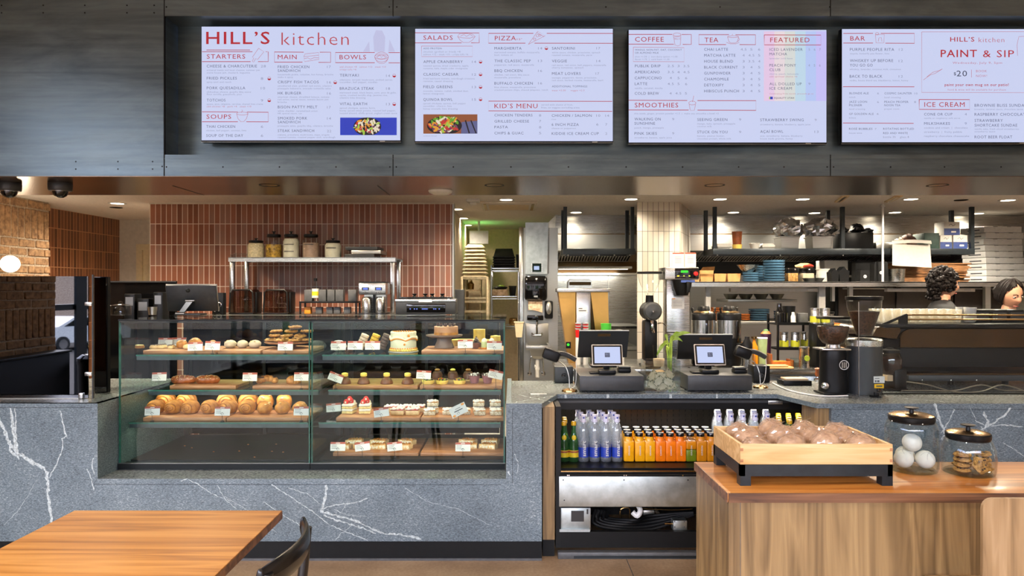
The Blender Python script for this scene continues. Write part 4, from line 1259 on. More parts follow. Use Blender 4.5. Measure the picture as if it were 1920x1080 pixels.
for k,px in enumerate((654,684.5)):
 T = thing('strawberry_shortcake','strawberry-topped cream shortcake, %s of two'%('left' if k == 0 else 'right'),'cake slice',(X(px,4.34),4.34,zsurf(2)),(-.15,.12)[k],group='strawberry shortcakes')
 b = B('sponge');b.box(-.036,.036,-.03,.05,0,.016,.004);b.box(-.036,.036,-.03,.05,.031,.045,.004);part(T,'sponge',b)
 b = B('cream');b.box(-.037,.037,-.031,.051,.0165,.0305,.005);b.box(-.037,.037,-.031,.051,.0455,.062,.007);b.ball((.02,.03,.066),.015,n=10,m=6);part(T,'cream',b)
 for i,(x,y,z)in enumerate(((-.012,-.014,.072),(.012,.012,.076),(-.004,.034,.074),(.006,.0,.09))):
  b = B('strawberry');b.ball((x,y,z),.0165,1,.8,1.15,n=12,m=8);b.use('macaron_pink');b.ball((x,y-.0085,z),.008,1,.7,1.2,n=8,m=6)
  part(T,'strawberry',b)
def bar(seed,w,dp,h,body,top,speck):
 rr = random.Random(seed);b = B(body);b.box(-w/2,w/2,-dp/2,dp/2,0,h*.7,.004);b.use(top);b.box(-w/2,w/2,-dp/2,dp/2,h*.7,h*.86,.003)
 b.use(speck)
 for i in range(44):b.ball((rr.uniform(-.47,.47)*w,rr.uniform(-.47,.47)*dp,h*.88),.0065,jig=.25,n=6,m=4,rnd=rr)
 return b
sb = bar(3,.082,.07,.042,'crust_pale','jam','icing_sugar').mesh('streusel_bar')
for k,(px,y,lb)in enumerate(((746,4.30,'front left'),(774,4.30,'front right'),(734,4.40,'back left'),(759,4.40,'back middle'),(784,4.40,'back right'))):
 o = bpy.data.objects.new('streusel_bar',sb);COL.objects.link(o);o.location = (X(px,y),y,zsurf(2)+.0008+(.008 if k>1 else 0));o.rotation_euler = (0,0,R.uniform(-.06,.06))
 put(o,'sugar-dusted jam streusel bar, %s of its block'%lb,'cake bar','streusel bars')
 if k>1:o.location.z = zsurf(2)+.0008
cb = bar(5,.07,.06,.036,'confetti','crust_gold','icing_sugar').mesh('confetti_bar')
for k,(px,y,z,lb)in enumerate(((807,4.29,0,'at the front by the jam bars'),(813,4.36,0,'behind the front pair'),(813,4.36,1,'raised on another bar by the jam bars'),(842,4.31,0,'left of the tilted card'),(873,4.31,0,'right of the tilted card'),(901,4.29,0,'front of the stacked pair'),(899,4.36,0,'back of the stacked pair'),(899,4.36,1,'top of the stacked pair'),(931,4.29,0,'at the case end, front'),(930,4.36,0,'at the case end, back'),(930,4.36,1,'at the case end, on top'))):
 o = bpy.data.objects.new('confetti_bar',cb);COL.objects.link(o);o.location = (X(px,y)-.004,y,zsurf(2)+.0008+.043*z);o.rotation_euler = (0,0,R.uniform(-.03,.03))
 put(o,'golden cereal confetti bar '+lb,'cake bar','confetti bars')
rr = random.Random(11)
b = B('crust_pale');b.prism([(-.075,-.03),(.06,-.045),(.075,.02),(-.02,.055)],'z',0,.026);b.use('crust_gold')
for i in range(40):
 x,y = rr.uniform(-.055,.06),rr.uniform(-.035,.03)
 b.ball((x,y,.027),.008,1,1,.6,jig=.25,n=6,m=4,rnd=rr)
b.use('cream')
for i in range(18):x = rr.uniform(-.06,.055);b.ball((x,-.037-x*.1,rr.uniform(.008,.02)),.007,jig=.2,n=6,m=4,rnd=rr)
b.v = [(q[0],q[1],max(0,q[2]))for q in b.v]
tm = b.mesh('toasted_triangle')
for k,(px,y,rz,t,lb)in enumerate(((665,4.53,.2,0,'in front of the left glass bowl'),(712,4.52,-.2,0,'between the glass bowls, at the back'),(709,4.39,.1,0,'at the front beside the middle label card'),(764,4.52,-.35,0,'in front of the right glass bowl'),(756,4.39,-.1,0,'behind the third label card'),(645,4.39,.1,0,'behind the first label card'),(676,4.39,3.0,0,'behind the second label card'),
(878,4.53,-.3,0,'at the back of the end board, left'),(879,4.4,.2,0,'behind the end label card'),(920,4.53,-.15,0,'at the back of the end board, right'),(916,4.4,-.2,0,'at the very end of the deck, front'))):
 o = bpy.data.objects.new('toasted_triangle',tm);COL.objects.link(o);o.location = (X(px,y),y,zsurf(3)+.0008);o.rotation_euler = (0,0,rz)
 o.scale = (.6 if k in(5,6)else.8,.7,1.1)
 put(o,'cheesy toasted triangle '+lb,'toasted sandwich','toasted triangles on the deck')
for k,px in enumerate((677,742)):
 b = B('jar_glass');b.lathe([(.04,0),(.05,.004),(.085,.075),(.088,.092),(.085,.092),(.08,.075),(.046,.008),(0,.008)],n=30)
 b.use('card_white');b.lathe([(.087,.0905),(.0885,.0935),(.086,.0945)],n=30,close=True)
 solo('glass_bowl',b,'clear glass bowl at the rear of the deck, '+('left' if k == 0 else 'right')+' one','bowl',(X(px,4.7),4.7,ZDK+.0235),group='glass bowls on the deck')
b = B('crust_deep')
for i in range(9):b.ball((X(R.uniform(300,560),4.3),R.uniform(4.22,4.6),ZDK+.003),.004,1.6,1,.6,n=6,m=4)
o = solo('pastry_crumbs',b,'scattered crumbs on the bare steel deck','crumbs',kind='stuff')
# --- label cards on wire clips
T0 = None
def card(px0,px1,py0,py1,label,k,tilt=0,plain=False,ky=None):
 global T0
 cx,cy = (px0+px1)/2,(py0+py1)/2
 z = (SH[k][0]if k<3 else ZDK)
 d = {0:4.265,1:4.405,2:4.185,3:4.255}[k]if ky is None else ky
 zc = Z(cy,d)
 w,h = .0935,.054
 loc = (X(cx,d),d,z+LIFT if k<3 else z+LIFT)
 up = zc-z
 T = thing('label_card',label,'label card',loc,group='label cards in the pastry cases')
 mx = Matrix.Translation((0,0,up))@Matrix.Rotation(-tilt,4,'Y')@Matrix.Rotation(-.16,4,'X')
 b = B('card_white')
 if plain:w,h = .105,.064
 b.box(-w/2,w/2,0,.0012,-h/2,h/2,0,mx)
 if not plain:
  b.use('card_red');b.box(-w/2,w/2,-.0004,0,h/2-.0125,h/2,0,mx)
  b.use('card_white');b.box(-.013,.013,-.0008,-.0004,h/2-.0085,h/2-.0045,0,mx)
  b.use('ink')
  for j in range(3):b.box(-w*.42,-w*.42+R.uniform(.03,.042),-.0005,0,h*(.12-.17*j),h*(.12-.17*j)+.0022,0,mx)
  b.lathe([(.0085,-.0007),(.0098,-.0007)],c=(w*.29,0,0),n=16,mx=mx@Matrix.Translation((0,0,-h*.12))@Matrix.Translation((w*.29,0,0))@Matrix.Rotation(PI/2,4,'X')@Matrix.Translation((-w*.29,0,0)),close=True)
 else:
  b.use('ink');b.box(-.018,.018,-.0006,0,.010,.013,0,mx);b.box(-.028,.028,-.0006,0,-.004,.002,0,mx)
  b.use('icing_orange')
  for sx_,sz_ in((-1,-1),(1,1)):b.ball((sx_*w*.36,-.0006,sz_*h*.36),.011,1,.06,.6,n=10,m=6,mx=mx)
 part(T,'card',b)
 b = B('matte_black');e = .0085
 zb_ = up-h*.28
 b.tube([(0,-.003,zb_+e),(e,-.003,zb_),(0,-.003,zb_-e),(-e,-.003,zb_),(0,-.003,zb_+e)],.0011,n=5,smooth_path=False)
 b.cyl((0,-.002,.004),(0,-.003,max(.008,zb_-e)),.0013,n=6);b.lathe([(.012,0),(.011,.004),(0,.005)],n=14,c=(0,-.001,0))
 part(T,'wire_clip',b)
 return T
cards = [(298,322,634,649,'white label card behind the seeded flatbread',0,0,4.5),(323,348,634,648,'white label card between flatbread and orange scones',0,0,4.52),(352,380,642,658,'white label card in front of the orange scones',0,.03,None),(385,412,640,657,'white label card in front of the pale scones',0,-.03,None),(521,549,642,657,'white label card under the cookie plate',0,0,None),
(285,312,698,715,'white label card alone at the left of the middle shelf',1,.03,None),(454,483,697,717,'white label card between pretzel rolls and chocolate twist',1,0,None),(552,578,698,715,'white label card before the plump croissant',1,0,None),
(272,299,763,779,'white label card on the first spiral croissant',2,.03,None),(403,431,763,780,'white label card in the middle of the croissants',2,0,None),(552,578,763,779,'white label card on the last flaky bun',2,0,None),
(621,648,641,656,'white label card in front of the striped bag',0,0,None),(653,679,640,656,'white label card in front of the pink macarons',0,0,None),(685,712,640,656,'white label card in front of the yellow macarons',0,0,None),(859,886,637,653,'white label card right of the cake stand',0,.02,None),(914,940,640,656,'white label card at the end of the top shelf',0,0,None),
(617,642,699,717,'tilted label card left of the chocolate domes',1,-.35,None),(783,806,696,710,'white label card between domes and fruit tarts',1,-.06,None),(916,943,693,712,'tilted label card before the trifle cup',1,-.22,None),
(613,638,757,772,'white label card at the left of the shortcake shelf',2,.08,4.36),(702,728,764,783,'tilted label card between shortcakes and jam bars',2,.14,None),
(619,648,829,846,'white label card at the left end of the deck',3,.0,None),(665,694,829,846,'white label card second along the deck',3,.12,None),(726,754,829,846,'white label card third along the deck, under the right bowl',3,.1,None),(854,882,830,847,'white label card on the end board of the deck',3,.0,None)]
for c in cards:card(*c[:4],c[4],c[5],c[6],ky=c[7])
card(842,877,755,784,'pale picture card tilted among the confetti bars',2,.45,True)
# ================================================================ MENU SCREENS
def screen_mat(name,c,k=1.0):
 mt,nt,o = newmat(name)
 b = bsdf(nt,o,.22,0,.35)
 b.inputs['Base Color'].default_value = (.01,.01,.012,1)
 b.inputs['Emission Color'].default_value = lin(c)
 b.inputs['Emission Strength'].default_value = k
 return mt
screen_mat('screen_white',(200,208,240))
for n_,c_ in(('t_red',(176,40,52)),('t_thin',(184,70,80)),('t_item',(92,98,128)),('t_desc',(140,146,178)),('t_rose',(188,120,140)),('t_dark',(60,66,90)),('t_pale',(190,192,226)),('s_blue',(38,62,186)),('s_bowl',(30,28,34)),('s_table',(142,82,54)),
('f_cream',(226,212,190)),('f_green',(96,158,44)),('f_lime',(160,196,70)),('f_red',(190,52,50)),('f_orange',(222,150,50)),('f_plum',(110,60,90)),('f_cloth',(92,96,140)),('b_pink',(226,198,228)),('b_peach',(228,214,220)),('b_yellow',(212,216,214)),('b_mint',(188,214,232)),('b_sky',(180,198,242)),('b_lilac',(196,190,244))):
 screen_mat(n_,c_)
YT = 3.978
TVS = [((378,50,750.5,263),(360,30,4.319),'first menu screen, headed with the large red and thin restaurant lettering'),
((778.5,54,1149,264.5),(770,40,4.5),'second menu screen, listing salads, pizza and kid\u2019s menu'),
((1179,56,1549.5,267),(1160,40,4.5),'third menu screen, listing coffee, tea and smoothies with a pastel box'),
((1579,54.5,1950,266.5),(1560,40,4.5),'fourth menu screen, listing bar drinks beside a paint and sip notice')]
FOOD = ('f_cream','f_green','f_lime','f_red','f_orange','f_plum','f_cream')
def food(b,cx,cz,rx,rz,n,mats,seed):
 rr = random.Random(seed)
 for i in range(n):
  a,r_ = rr.uniform(0,6.28),math.sqrt(rr.random());b.use(rr.choice(mats))
  x,z = cx+rx*r_*math.cos(a),cz+rz*r_*math.sin(a);l,w,t = rr.uniform(.1,.26)*rx,rr.uniform(.05,.1)*rx,rr.uniform(0,3.1)
  b.add([(x+l*math.cos(t)*math.cos(q)-w*math.sin(t)*math.sin(q),YT-.0013-.000002*i,z+l*math.sin(t)*math.cos(q)+w*math.cos(t)*math.sin(q))for q in[k*PI/4 for k in range(8)]],[list(range(8))])
ME = [[],[],[],[]]
I,Dd,RD = 't_item','t_desc','t_red'
ME[0] = [(115,177,630,100,'HILL\u2019S',RD,.008),(725,183,1270,92,'kitchen','t_thin',-.012),(120,328,432,36,'STARTERS',RD,0),(695,332,848,36,'MAIN',RD,0),(1195,333,1410,36,'BOWLS',RD,0),(118,815,318,36,'SOUPS',RD,0),
(120,406,527,23,'CHEESE & CHARCUTERIE',I,0),(558,407,598,20,'28',Dd,0),(120,438,550,12,'artisanal meats and local cheeses, summer jam',Dd,0),(120,459,470,12,'stone house jam, mustard, baguette',Dd,0),
(120,504,364,22,'FRIED PICKLES',I,0),(558,507,577,20,'8',Dd,0),(120,535,318,12,'spicy aioli and ranch',Dd,0),(120,583,432,22,'PORK QUESADILLA',I,0),(558,585,592,20,'10',Dd,0),(120,615,478,12,'chihuahua cheese, guajillo bbq sauce',Dd,0),(120,634,402,12,'flour tortilla, guacamole, pico',Dd,0),
(120,682,272,22,'TOTCHOS',I,0),(558,684,577,20,'9',Dd,0),(120,713,575,12,'queso, pico, jalapeno, carnitas, shaved lime crema',Dd,0),(120,733,480,12,'add chicken +8   pork +4   steak +10','t_rose',0),
(116,895,350,22,'THAI CHICKEN',I,0),(558,896,577,20,'6',Dd,0),(116,927,440,12,'chicken, bell pepper, coconut, lime',Dd,0),(116,968,415,22,'SOUP OF THE DAY',I,0),(558,969,577,20,'6',Dd,0),
(695,412,950,22,'FRIED CHICKEN',I,0),(1094,412,1124,20,'17',Dd,0),(695,443,876,22,'SANDWICH',I,0),(695,474,1145,12,'housemade pickle, coleslaw, hot honey, brioche',Dd,0),(695,495,818,12,'make it spicy',Dd,0),
(695,535,1026,22,'CRISPY FISH TACOS',I,0),(1094,537,1126,20,'16',Dd,0),(695,566,1132,12,'smothered slaw, pickled red onion, cilantro',Dd,0),(695,587,1124,12,'pineapple habanero, avocado tomatillo salsa',Dd,0),
(695,625,886,22,'HK BURGER',I,0),(1094,627,1126,20,'16',Dd,0),(695,656,1112,12,'american cheese, shredded lettuce, tomato',Dd,0),(695,676,1104,12,'red onion, secret sauce, tomato bacon jam',Dd,0),(695,697,768,12,'brioche',Dd,0),
(695,737,1015,22,'BISON PATTY MELT',I,0),(1094,739,1124,20,'17',Dd,0),(695,769,1017,12,'white cheddar, caramelized onion',Dd,0),(695,789,890,12,'HK special sauce, rye',Dd,0),
(695,828,934,22,'SMOKED PORK',I,0),(1094,830,1126,20,'14',Dd,0),(695,859,877,22,'SANDWICH',I,0),(695,890,1142,12,'pineapple salsa, guajillo bbq, cilantro, brioche',Dd,0),
(695,929,990,22,'STEAK SANDWICH',I,0),(1094,932,1128,20,'22',Dd,0),(695,962,1112,12,'ciabatta, provolone, mushrooms, mayo, arugula',Dd,0),(695,982,1160,12,'roasted tomato, roasted pepper aioli, sourdough',Dd,0),
(1197,412,1570,12,'add chicken +8   salmon +12   steak +10','t_rose',0),(1197,433,1330,12,'crispy tofu +6','t_rose',0),(1197,480,1350,22,'TERIYAKI',I,0),(1572,484,1604,20,'14',Dd,0),(1197,517,1625,12,'edamame, teriyaki mushroom, pickled carrot,',Dd,0),(1197,536,1500,12,'cucumber, bell pepper, noodles',Dd,0),
(1197,587,1475,22,'BRAZUCA STEAK',I,0),(1572,588,1604,20,'18',Dd,0),(1197,621,1655,12,'marinated steak, black beans, corn, pico de gallo,',Dd,0),(1197,642,1585,12,'carne, crushed tortilla chip, jasmine rice,',Dd,0),(1197,662,1405,12,'cilantro lime dressing',Dd,0),
(1197,712,1418,22,'VITAL EARTH',I,0),(1572,714,1604,20,'13',Dd,0),(1197,745,1486,12,'spiced chickpea, quinoa, farro,',Dd,0),(1197,766,1650,12,'honey spiced sweet potato, roasted bell pepper,',Dd,0),(1197,787,1660,12,'toasted almond, alfalfa sprout, yoghurt cream sauce',Dd,0)]
ME[1] = [(107,138,355,38,'SALADS',RD,0),(710,142,888,38,'PIZZA',RD,0),(896,152,940,14,'12"',RD,0),(707,714,1070,38,'KID\u2019S MENU',RD,0),
(107,229,262,14,'ADD PROTEIN',I,0),(107,257,420,12,'chicken (grilled or fried) +8',Dd,0),(107,279,485,12,'salmon +12 - steak +10 - crispy tofu +6',Dd,0),
(107,341,440,23,'APPLE CRANBERRY',I,0),(518,342,552,20,'14',Dd,0),(107,375,490,12,'toasted quinoa, dried cranberry, apple,',Dd,0),(107,397,480,12,'romaine, kale, maple cider vinaigrette',Dd,0),(107,447,403,23,'CLASSIC CAESAR',I,0),(518,449,552,20,'12',Dd,0),(107,483,540,12,'fried heirloom tomato, sourdough croutons',Dd,0),(107,505,356,12,'romaine, caesar dressing',Dd,0),
(107,553,353,23,'FIELD GREENS',I,0),(518,555,552,20,'13',Dd,0),(107,588,488,12,'avocado, tomato, radish, smoked dust,',Dd,0),(107,610,280,12,'lemon vinaigrette',Dd,0),(107,660,354,23,'QUINOA BOWL',I,0),(518,660,552,20,'15',Dd,0),(107,693,466,12,'spiced chickpea, quinoa, bell pepper',Dd,0),(107,715,346,12,'cucumber, cilantro, feta',Dd,0),(107,738,396,12,'honey avocado lime dressing',Dd,0),
(707,228,936,23,'MARGHERITA',I,0),(1075,228,1110,20,'14',Dd,0),(707,262,1090,12,'marinated tomato, buffalo mozzarella,',Dd,0),(707,284,860,12,'basil, tomato oil',Dd,0),(707,334,1013,23,'THE CLASSIC PEP',I,0),(1075,334,1109,20,'13',Dd,0),(707,368,1040,12,'pepperoni, red sauce, mozzarella',Dd,0),
(707,417,942,23,'BBQ CHICKEN',I,0),(1075,418,1109,20,'16',Dd,0),(707,451,1000,12,'chicken, red onion, bbq sauce',Dd,0),(707,474,928,12,'mozzarella, provolone',Dd,0),(707,523,1030,23,'BUFFALO CHICKEN',I,0),(1075,523,1109,20,'16',Dd,0),(707,556,1055,12,'blue cheese, mozzarella, provolone',Dd,0),(707,579,1158,12,'cracked potato chips, shaved jalapeno, ranch',Dd,0),
(1192,228,1384,23,'SANTORINI',I,0),(1567,227,1599,20,'17',Dd,0),(1192,263,1598,12,'white sauce, chicken, prosciutto, spinach',Dd,0),(1192,285,1530,12,'roasted tomato, mozzarella, parm',Dd,0),(1192,335,1318,23,'VEGGIE',I,0),(1567,335,1601,20,'14',Dd,0),(1192,370,1648,12,'red sauce, red onion, bell peppers, mozzarella',Dd,0),(1192,391,1458,12,'cherry tomatoes, spinach',Dd,0),
(1192,441,1434,23,'MEAT LOVERS',I,0),(1560,441,1590,20,'17',Dd,0),(1192,476,1572,12,'sausage, pepperoni, bacon, prosciutto,',Dd,0),(1192,498,1622,12,'red sauce, herbed ricotta, mozzarella, basil',Dd,0),(1192,549,1490,16,'ADDITIONAL TOPPINGS',I,0),(1192,583,1466,12,'meat +3.00     veggie +2.5','t_rose',0),
(1102,704,1368,12,'served with choice of fruit,',Dd,0),(1102,728,1424,12,'fries, or veggies excluding pizza',Dd,0),(707,792,1028,22,'CHICKEN TENDERS',I,0),(1083,794,1101,20,'8',Dd,0),(707,843,998,22,'GRILLED CHEESE',I,0),(1083,843,1101,20,'7',Dd,0),(707,892,820,22,'PASTA',I,0),(1083,894,1101,20,'8',Dd,0),(707,943,952,22,'CHIPS & GUAC',I,0),(1083,943,1101,20,'5',Dd,0),
(1190,795,1527,22,'CHICKEN / SALMON',I,0),(1566,795,1600,20,'10',Dd,0),(1642,796,1674,20,'14',Dd,0),(1190,826,1226,11,'rice',Dd,0),(1190,871,1418,22,'6 INCH PIZZA',I,0),(1566,870,1584,20,'6',Dd,0),(1642,871,1658,20,'7',Dd,0),(1190,902,1393,11,'cheese or pepperoni',Dd,0),(1190,947,1587,22,'KIDDIE ICE CREAM CUP',I,0),(1642,947,1658,20,'2',Dd,0),(107,967,218,8,'salmon bowl',Dd,0)]
ME[2] = [(138,152,380,40,'COFFEE',RD,0),(724,157,840,40,'TEA',RD,0),(1278,157,1610,40,'FEATURED',RD,0),(135,707,502,40,'SMOOTHIES',RD,0),(470,148,518,12,'HILL\u2019S','t_red',0),
(137,241,533,15,'WHOLE, NON-FAT, OAT, COCONUT',I,0),(137,266,338,15,'OR ALMOND MILK',I,0),(137,298,495,12,'shot +1.50  |  non-dairy option +1.00',Dd,0),(137,321,428,12,'flavor +.75  |  cold foam +1.50',Dd,0),
(137,377,353,23,'PUBLIK DRIP',I,0),(412,377,466,20,'2.5',Dd,0),(496,377,513,20,'3',Dd,0),(546,378,596,20,'3.5',Dd,0),(135,428,345,23,'AMERICANO',I,0),(412,428,466,20,'3.5',Dd,0),(494,429,514,20,'4',Dd,0),(545,429,597,20,'4.5',Dd,0),(135,478,362,23,'CAPPUCCINO',I,0),(430,478,448,20,'4',Dd,0),(496,479,513,20,'5',Dd,0),(560,479,578,20,'6',Dd,0),
(135,527,241,23,'LATTE',I,0),(412,528,464,20,'4.5',Dd,0),(496,528,513,20,'5',Dd,0),(560,529,578,20,'6',Dd,0),(135,564,370,13,'vanilla, caramel, mocha',Dd,0),(135,608,340,23,'COLD BREW',I,0),(428,608,446,20,'4',Dd,0),(478,608,528,20,'4.5',Dd,0),(558,608,576,20,'5',Dd,0)]
for k,(s_,pr)in enumerate((('CHAI LATTE',('4.5','5','6')),('MATCHA LATTE',('4','4.5','5')),('HOUSE BLEND',('3','3.5','4')),('BLACK CURRENT',('3','4','5')),('GUNPOWDER',('3','4','5')),('CHAMOMILE',('3','4','5')),('DETOXIFY',('3','4','5')),('HIBISCUS PUNCH',('3','4','5')))):
 w_ = (922,985,965,1004,944,928,886,1014)[k];y_ = 237+50.2*k
 ME[2].append((721,y_,w_,23,s_,I,0))
 for q,(cx_,t_)in enumerate(zip((1053,1119,1185),pr)):h_ = 25 if '.' in t_ else 9;ME[2].append((cx_-h_,y_,cx_+h_,20,t_,Dd,0))
ME[2]+= [(1272,238,1552,23,'ICED LAVENDER',I,0),(1272,276,1420,23,'MATCHA',I,0),(1602,238,1704,20,'5   6   7',Dd,0),(1272,313,1466,12,'lavender cold foam',Dd,0),(1272,371,1496,23,'PEACH PONY',I,0),(1272,409,1364,23,'CLUB',I,0),(1600,372,1703,20,'4   5   6',Dd,0),(1272,444,1516,12,'cherry, peach, lemonade',Dd,0),(1272,466,1506,12,'add spiritual choice +6','t_rose',0),(1272,528,1543,23,'ALL DOLLED UP',I,0),(1272,566,1460,23,'ICE CREAM',I,0),(1600,528,1616,20,'9',Dd,0),(1272,611,1642,11,'Celebrating Pride month, proceeds go to','t_rose',0),(1312,647,1478,14,'EQUALITY UTAH','t_dark',.01),
(130,778,842,12,'chia seeds, ginger, protein powder +1.5  |  make any smoothie a bowl +3',Dd,0),(133,825,354,23,'WALKING ON',I,0),(133,861,307,23,'SUNSHINE',I,0),(451,826,468,20,'9',Dd,0),(133,898,380,12,'peach, mango, pineapple',Dd,0),(133,946,322,23,'PINK SKIES',I,0),(451,946,468,20,'9',Dd,0),(133,981,448,12,'strawberry, banana, apple juice',Dd,0),
(663,829,916,23,'SEEING GREEN',I,0),(1015,829,1033,20,'9',Dd,0),(663,864,982,12,'mango, kale, spinach, pineapple',Dd,0),(663,886,784,12,'coconut milk',Dd,0),(663,934,918,23,'STUCK ON YOU',I,0),(1015,934,1033,20,'9',Dd,0),(663,967,894,12,'banana, peanut butter,',Dd,0),(663,990,948,12,'chocolate protein, whole milk',Dd,0),
(1194,832,1560,23,'STRAWBERRY SWING',I,0),(1653,832,1669,20,'9',Dd,0),(1194,870,1616,12,'strawberry, banana, blueberry, apple juice',Dd,0),(1194,930,1388,23,'A\u00c7A\u00cd BOWL',I,0),(1652,932,1686,20,'13',Dd,0),(1194,967,1550,12,'acai, strawberry, banana, blueberry',Dd,0),(1194,990,1468,12,'house made granola, honey',Dd,0)]
ME[3] = [(153,144,278,38,'BAR',RD,0),(778,702,1118,40,'ICE CREAM',RD,0),(996,152,1200,38,'HILL\u2019S',RD,.008),(1236,156,1452,36,'kitchen','t_thin',-.012),(916,271,1222,62,'PAINT',RD,.008),(1272,273,1535,60,'& SIP',RD,0),(1016,350,1434,18,'Wednesday, July 9, 5pm','t_rose',0),(1026,442,1046,26,'$','t_dark',0),(1050,440,1138,48,'20','t_dark',0),(1214,420,1306,20,'BOOK','t_rose',0),(1214,461,1306,20,'NOW!','t_rose',0),(950,535,1490,20,'paint your own mug on our patio!',RD,.012),(975,577,1466,13,'food & wine will be available for purchase','t_rose',0),
(150,238,524,24,'PURPLE PEOPLE RITA',I,0),(564,238,598,20,'12',Dd,0),(150,272,482,12,'tequila, butterfly pea flower, lime',Dd,0),(150,332,515,24,'WHISKEY UP BEFORE',I,0),(150,370,342,24,'YOU GO GO',I,0),(562,335,597,20,'12',Dd,0),(148,405,580,12,'whiskey, lavender, coconut milk, cinnamon',Dd,0),(148,464,424,24,'BACK TO BLACK',I,0),(562,465,597,20,'12',Dd,0),(148,499,642,12,'vodka, house blend tea, blackberry, lemon, honey',Dd,0),
(146,607,308,17,'BLONDE ALE',I,0),(380,608,395,16,'6',Dd,0),(146,640,196,12,'kolsch',Dd,0),(442,608,672,17,'COSMIC SAUNTER',I,0),(694,609,720,16,'10',Dd,0),(442,642,578,12,'level crossing',Dd,0),(144,679,294,17,'JAZZ LOON',I,0),(144,708,253,17,'PILSNER',I,0),(380,681,395,16,'6',Dd,0),(144,740,278,12,'level crossing',Dd,0),(440,680,644,17,'PEACH PROPER',I,0),(440,708,575,17,'NOON TEA',I,0),(692,681,708,16,'8',Dd,0),(440,739,565,12,'proper noon',Dd,0),(144,781,350,17,'GF GOLDEN ALE',I,0),(377,781,393,16,'6',Dd,0),(144,814,200,12,'kiitos',Dd,0),
(143,907,340,17,'ROS\u00c9 BUBBLES',I,0),(360,908,374,16,'7',Dd,0),(143,942,252,12,'house wine',Dd,0),(431,907,690,17,'ROTATING BOTTLED',I,0),(431,943,638,17,'RED AND WHITE',I,0),(431,976,648,14,'bottle 35    glass 8',Dd,0),(776,784,1015,22,'CONE OR CUP',I,0),(1118,784,1136,20,'4',Dd,0),(776,817,1080,12,'vanilla or raspberry soft serve',Dd,0),(776,862,994,22,'MILKSHAKES',I,0),(1118,862,1136,20,'9',Dd,0),(776,898,1142,14,'cookies and cream  |  chocolate',Dd,0),(776,933,1096,14,'strawberry  |  fruity pebble',Dd,0),(776,968,1156,14,'raspberry chocolate cheesecake',Dd,0),
(1202,709,1640,24,'BROWNIE BLISS SUNDAE',I,0),(1202,742,1610,12,'brownie, caramel sauce, chocolate sauce',Dd,0),(1202,785,1650,24,'RASPBERRY CHOCOLATE',I,0),(1202,837,1440,24,'STRAWBERRY',I,0),(1202,877,1562,24,'SHORTCAKE SUNDAE',I,0),(1202,909,1580,12,'vanilla cake, fresh sliced strawberries,',Dd,0),(1202,930,1376,12,'strawberry sauce',Dd,0),(1202,976,1520,24,'ROOT BEER FLOAT',I,0)]
LN = [[],[],[],[]]
LN[0] = [[(82,290),(490,290)],[(598,290),(618,290),(618,370),(535,370)],[(82,370),(475,370)],[(118,276),(470,276)],[(905,294),(668,292),(668,374),(895,374)],[(1035,294),(1123,294),(1123,376),(1025,376)],[(1480,296),(1162,296),(1162,378),(1480,379)],[(1592,297),(1684,297)],[(1592,380),(1684,380)],[(82,776),(372,778)],[(445,778),(618,780),(618,858),(440,857)],[(82,857),(372,857)]]
LN[1] = [[(38,97),(578,99),(578,182),(510,182)],[(38,182),(430,182)],[(1035,102),(657,102),(657,185),(968,185)],[(1148,102),(1710,103)],[(1045,185),(1710,186)],[(1700,676),(657,674),(657,756),(1700,760)]]
LN[2] = [[(84,111),(452,111)],[(532,112),(612,112),(612,195),(540,195)],[(84,193),(465,194)],[(930,113),(676,113),(676,196),(905,197)],[(985,114),(1154,114),(1154,198),(1020,197)],[(1228,115),(1706,117),(1706,200),(1228,199),(1228,115)],[(84,666),(578,668)],[(664,669),(1158,670),(1158,752),(664,750)],[(84,748),(590,749)]]
LN[3] = [[(95,103),(345,102)],[(410,102),(694,103),(694,186),(450,185)],[(95,184),(345,184)],[(92,552),(694,553)],[(92,858),(688,861)],[(735,660),(1160,661),(1160,745),(735,743),(735,660)]]
TH = [[],[],[],[]]
ov = lambda cx,cy,rx,ry,a0=0,a1=6.283,n=18:[(cx+rx*math.cos(a0+(a1-a0)*i/n),cy+ry*math.sin(a0+(a1-a0)*i/n))for i in range(n+1)]
TH[0] = [[(540,262),(583,290),(533,352),(516,345),(500,374),(488,370),(500,342),(490,334),(540,262)],[(906,330),(915,308),(1026,296),(1028,352),(912,370),(906,330),(1026,318)],[(908,345),(940,340),(960,350),(990,338),(1026,340)],ov(1535,333,55,40),ov(1535,330,55,22),[(1485,345),(1500,372),(1520,384),(1555,384),(1575,368),(1588,345)],ov(1535,332,40,15),[(1505,330),(1520,318),(1535,336),(1550,320),(1565,334)],ov(408,790,46,12),[(362,792),(372,830),(395,856),(420,856),(442,830),(454,792)],[(398,782),(410,770),(405,760)]]
TH[1] = [[(396,128),(412,106),(470,102),(520,108),(545,128),(520,160),(490,180),(445,180),(418,160),(396,128)],[(400,132),(440,140),(500,142),(543,130)],[(420,125),(450,112),(470,128),(500,112),(525,126)],[(993,195),(1072,84),(1135,122),(993,195)],[(1065,96),(1125,130)],ov(1070,122,12,10),ov(1045,150,11,9),ov(1090,118,9,8),[(92,209),(522,210),(522,298),(92,298),(92,209)]]
TH[2] = [ov(492,112,33,13),[(458,118),(462,132),(522,130),(526,116)],[(464,132),(474,200),(498,208),(520,200),(524,132)],ov(965,130,46,8),[(918,132),(930,172),(945,184),(985,184),(1002,170),(1012,132)],[(1010,140),(1020,152),(1008,168),(998,170)],[(908,178),(940,190),(990,190),(1016,178)],[(955,118),(962,108)],ov(621,690,30,16),[(594,700),(604,752),(638,752),(648,700)],[(622,680),(634,628)],[(124,218),(552,222),(552,342),(122,340),(124,218)]]
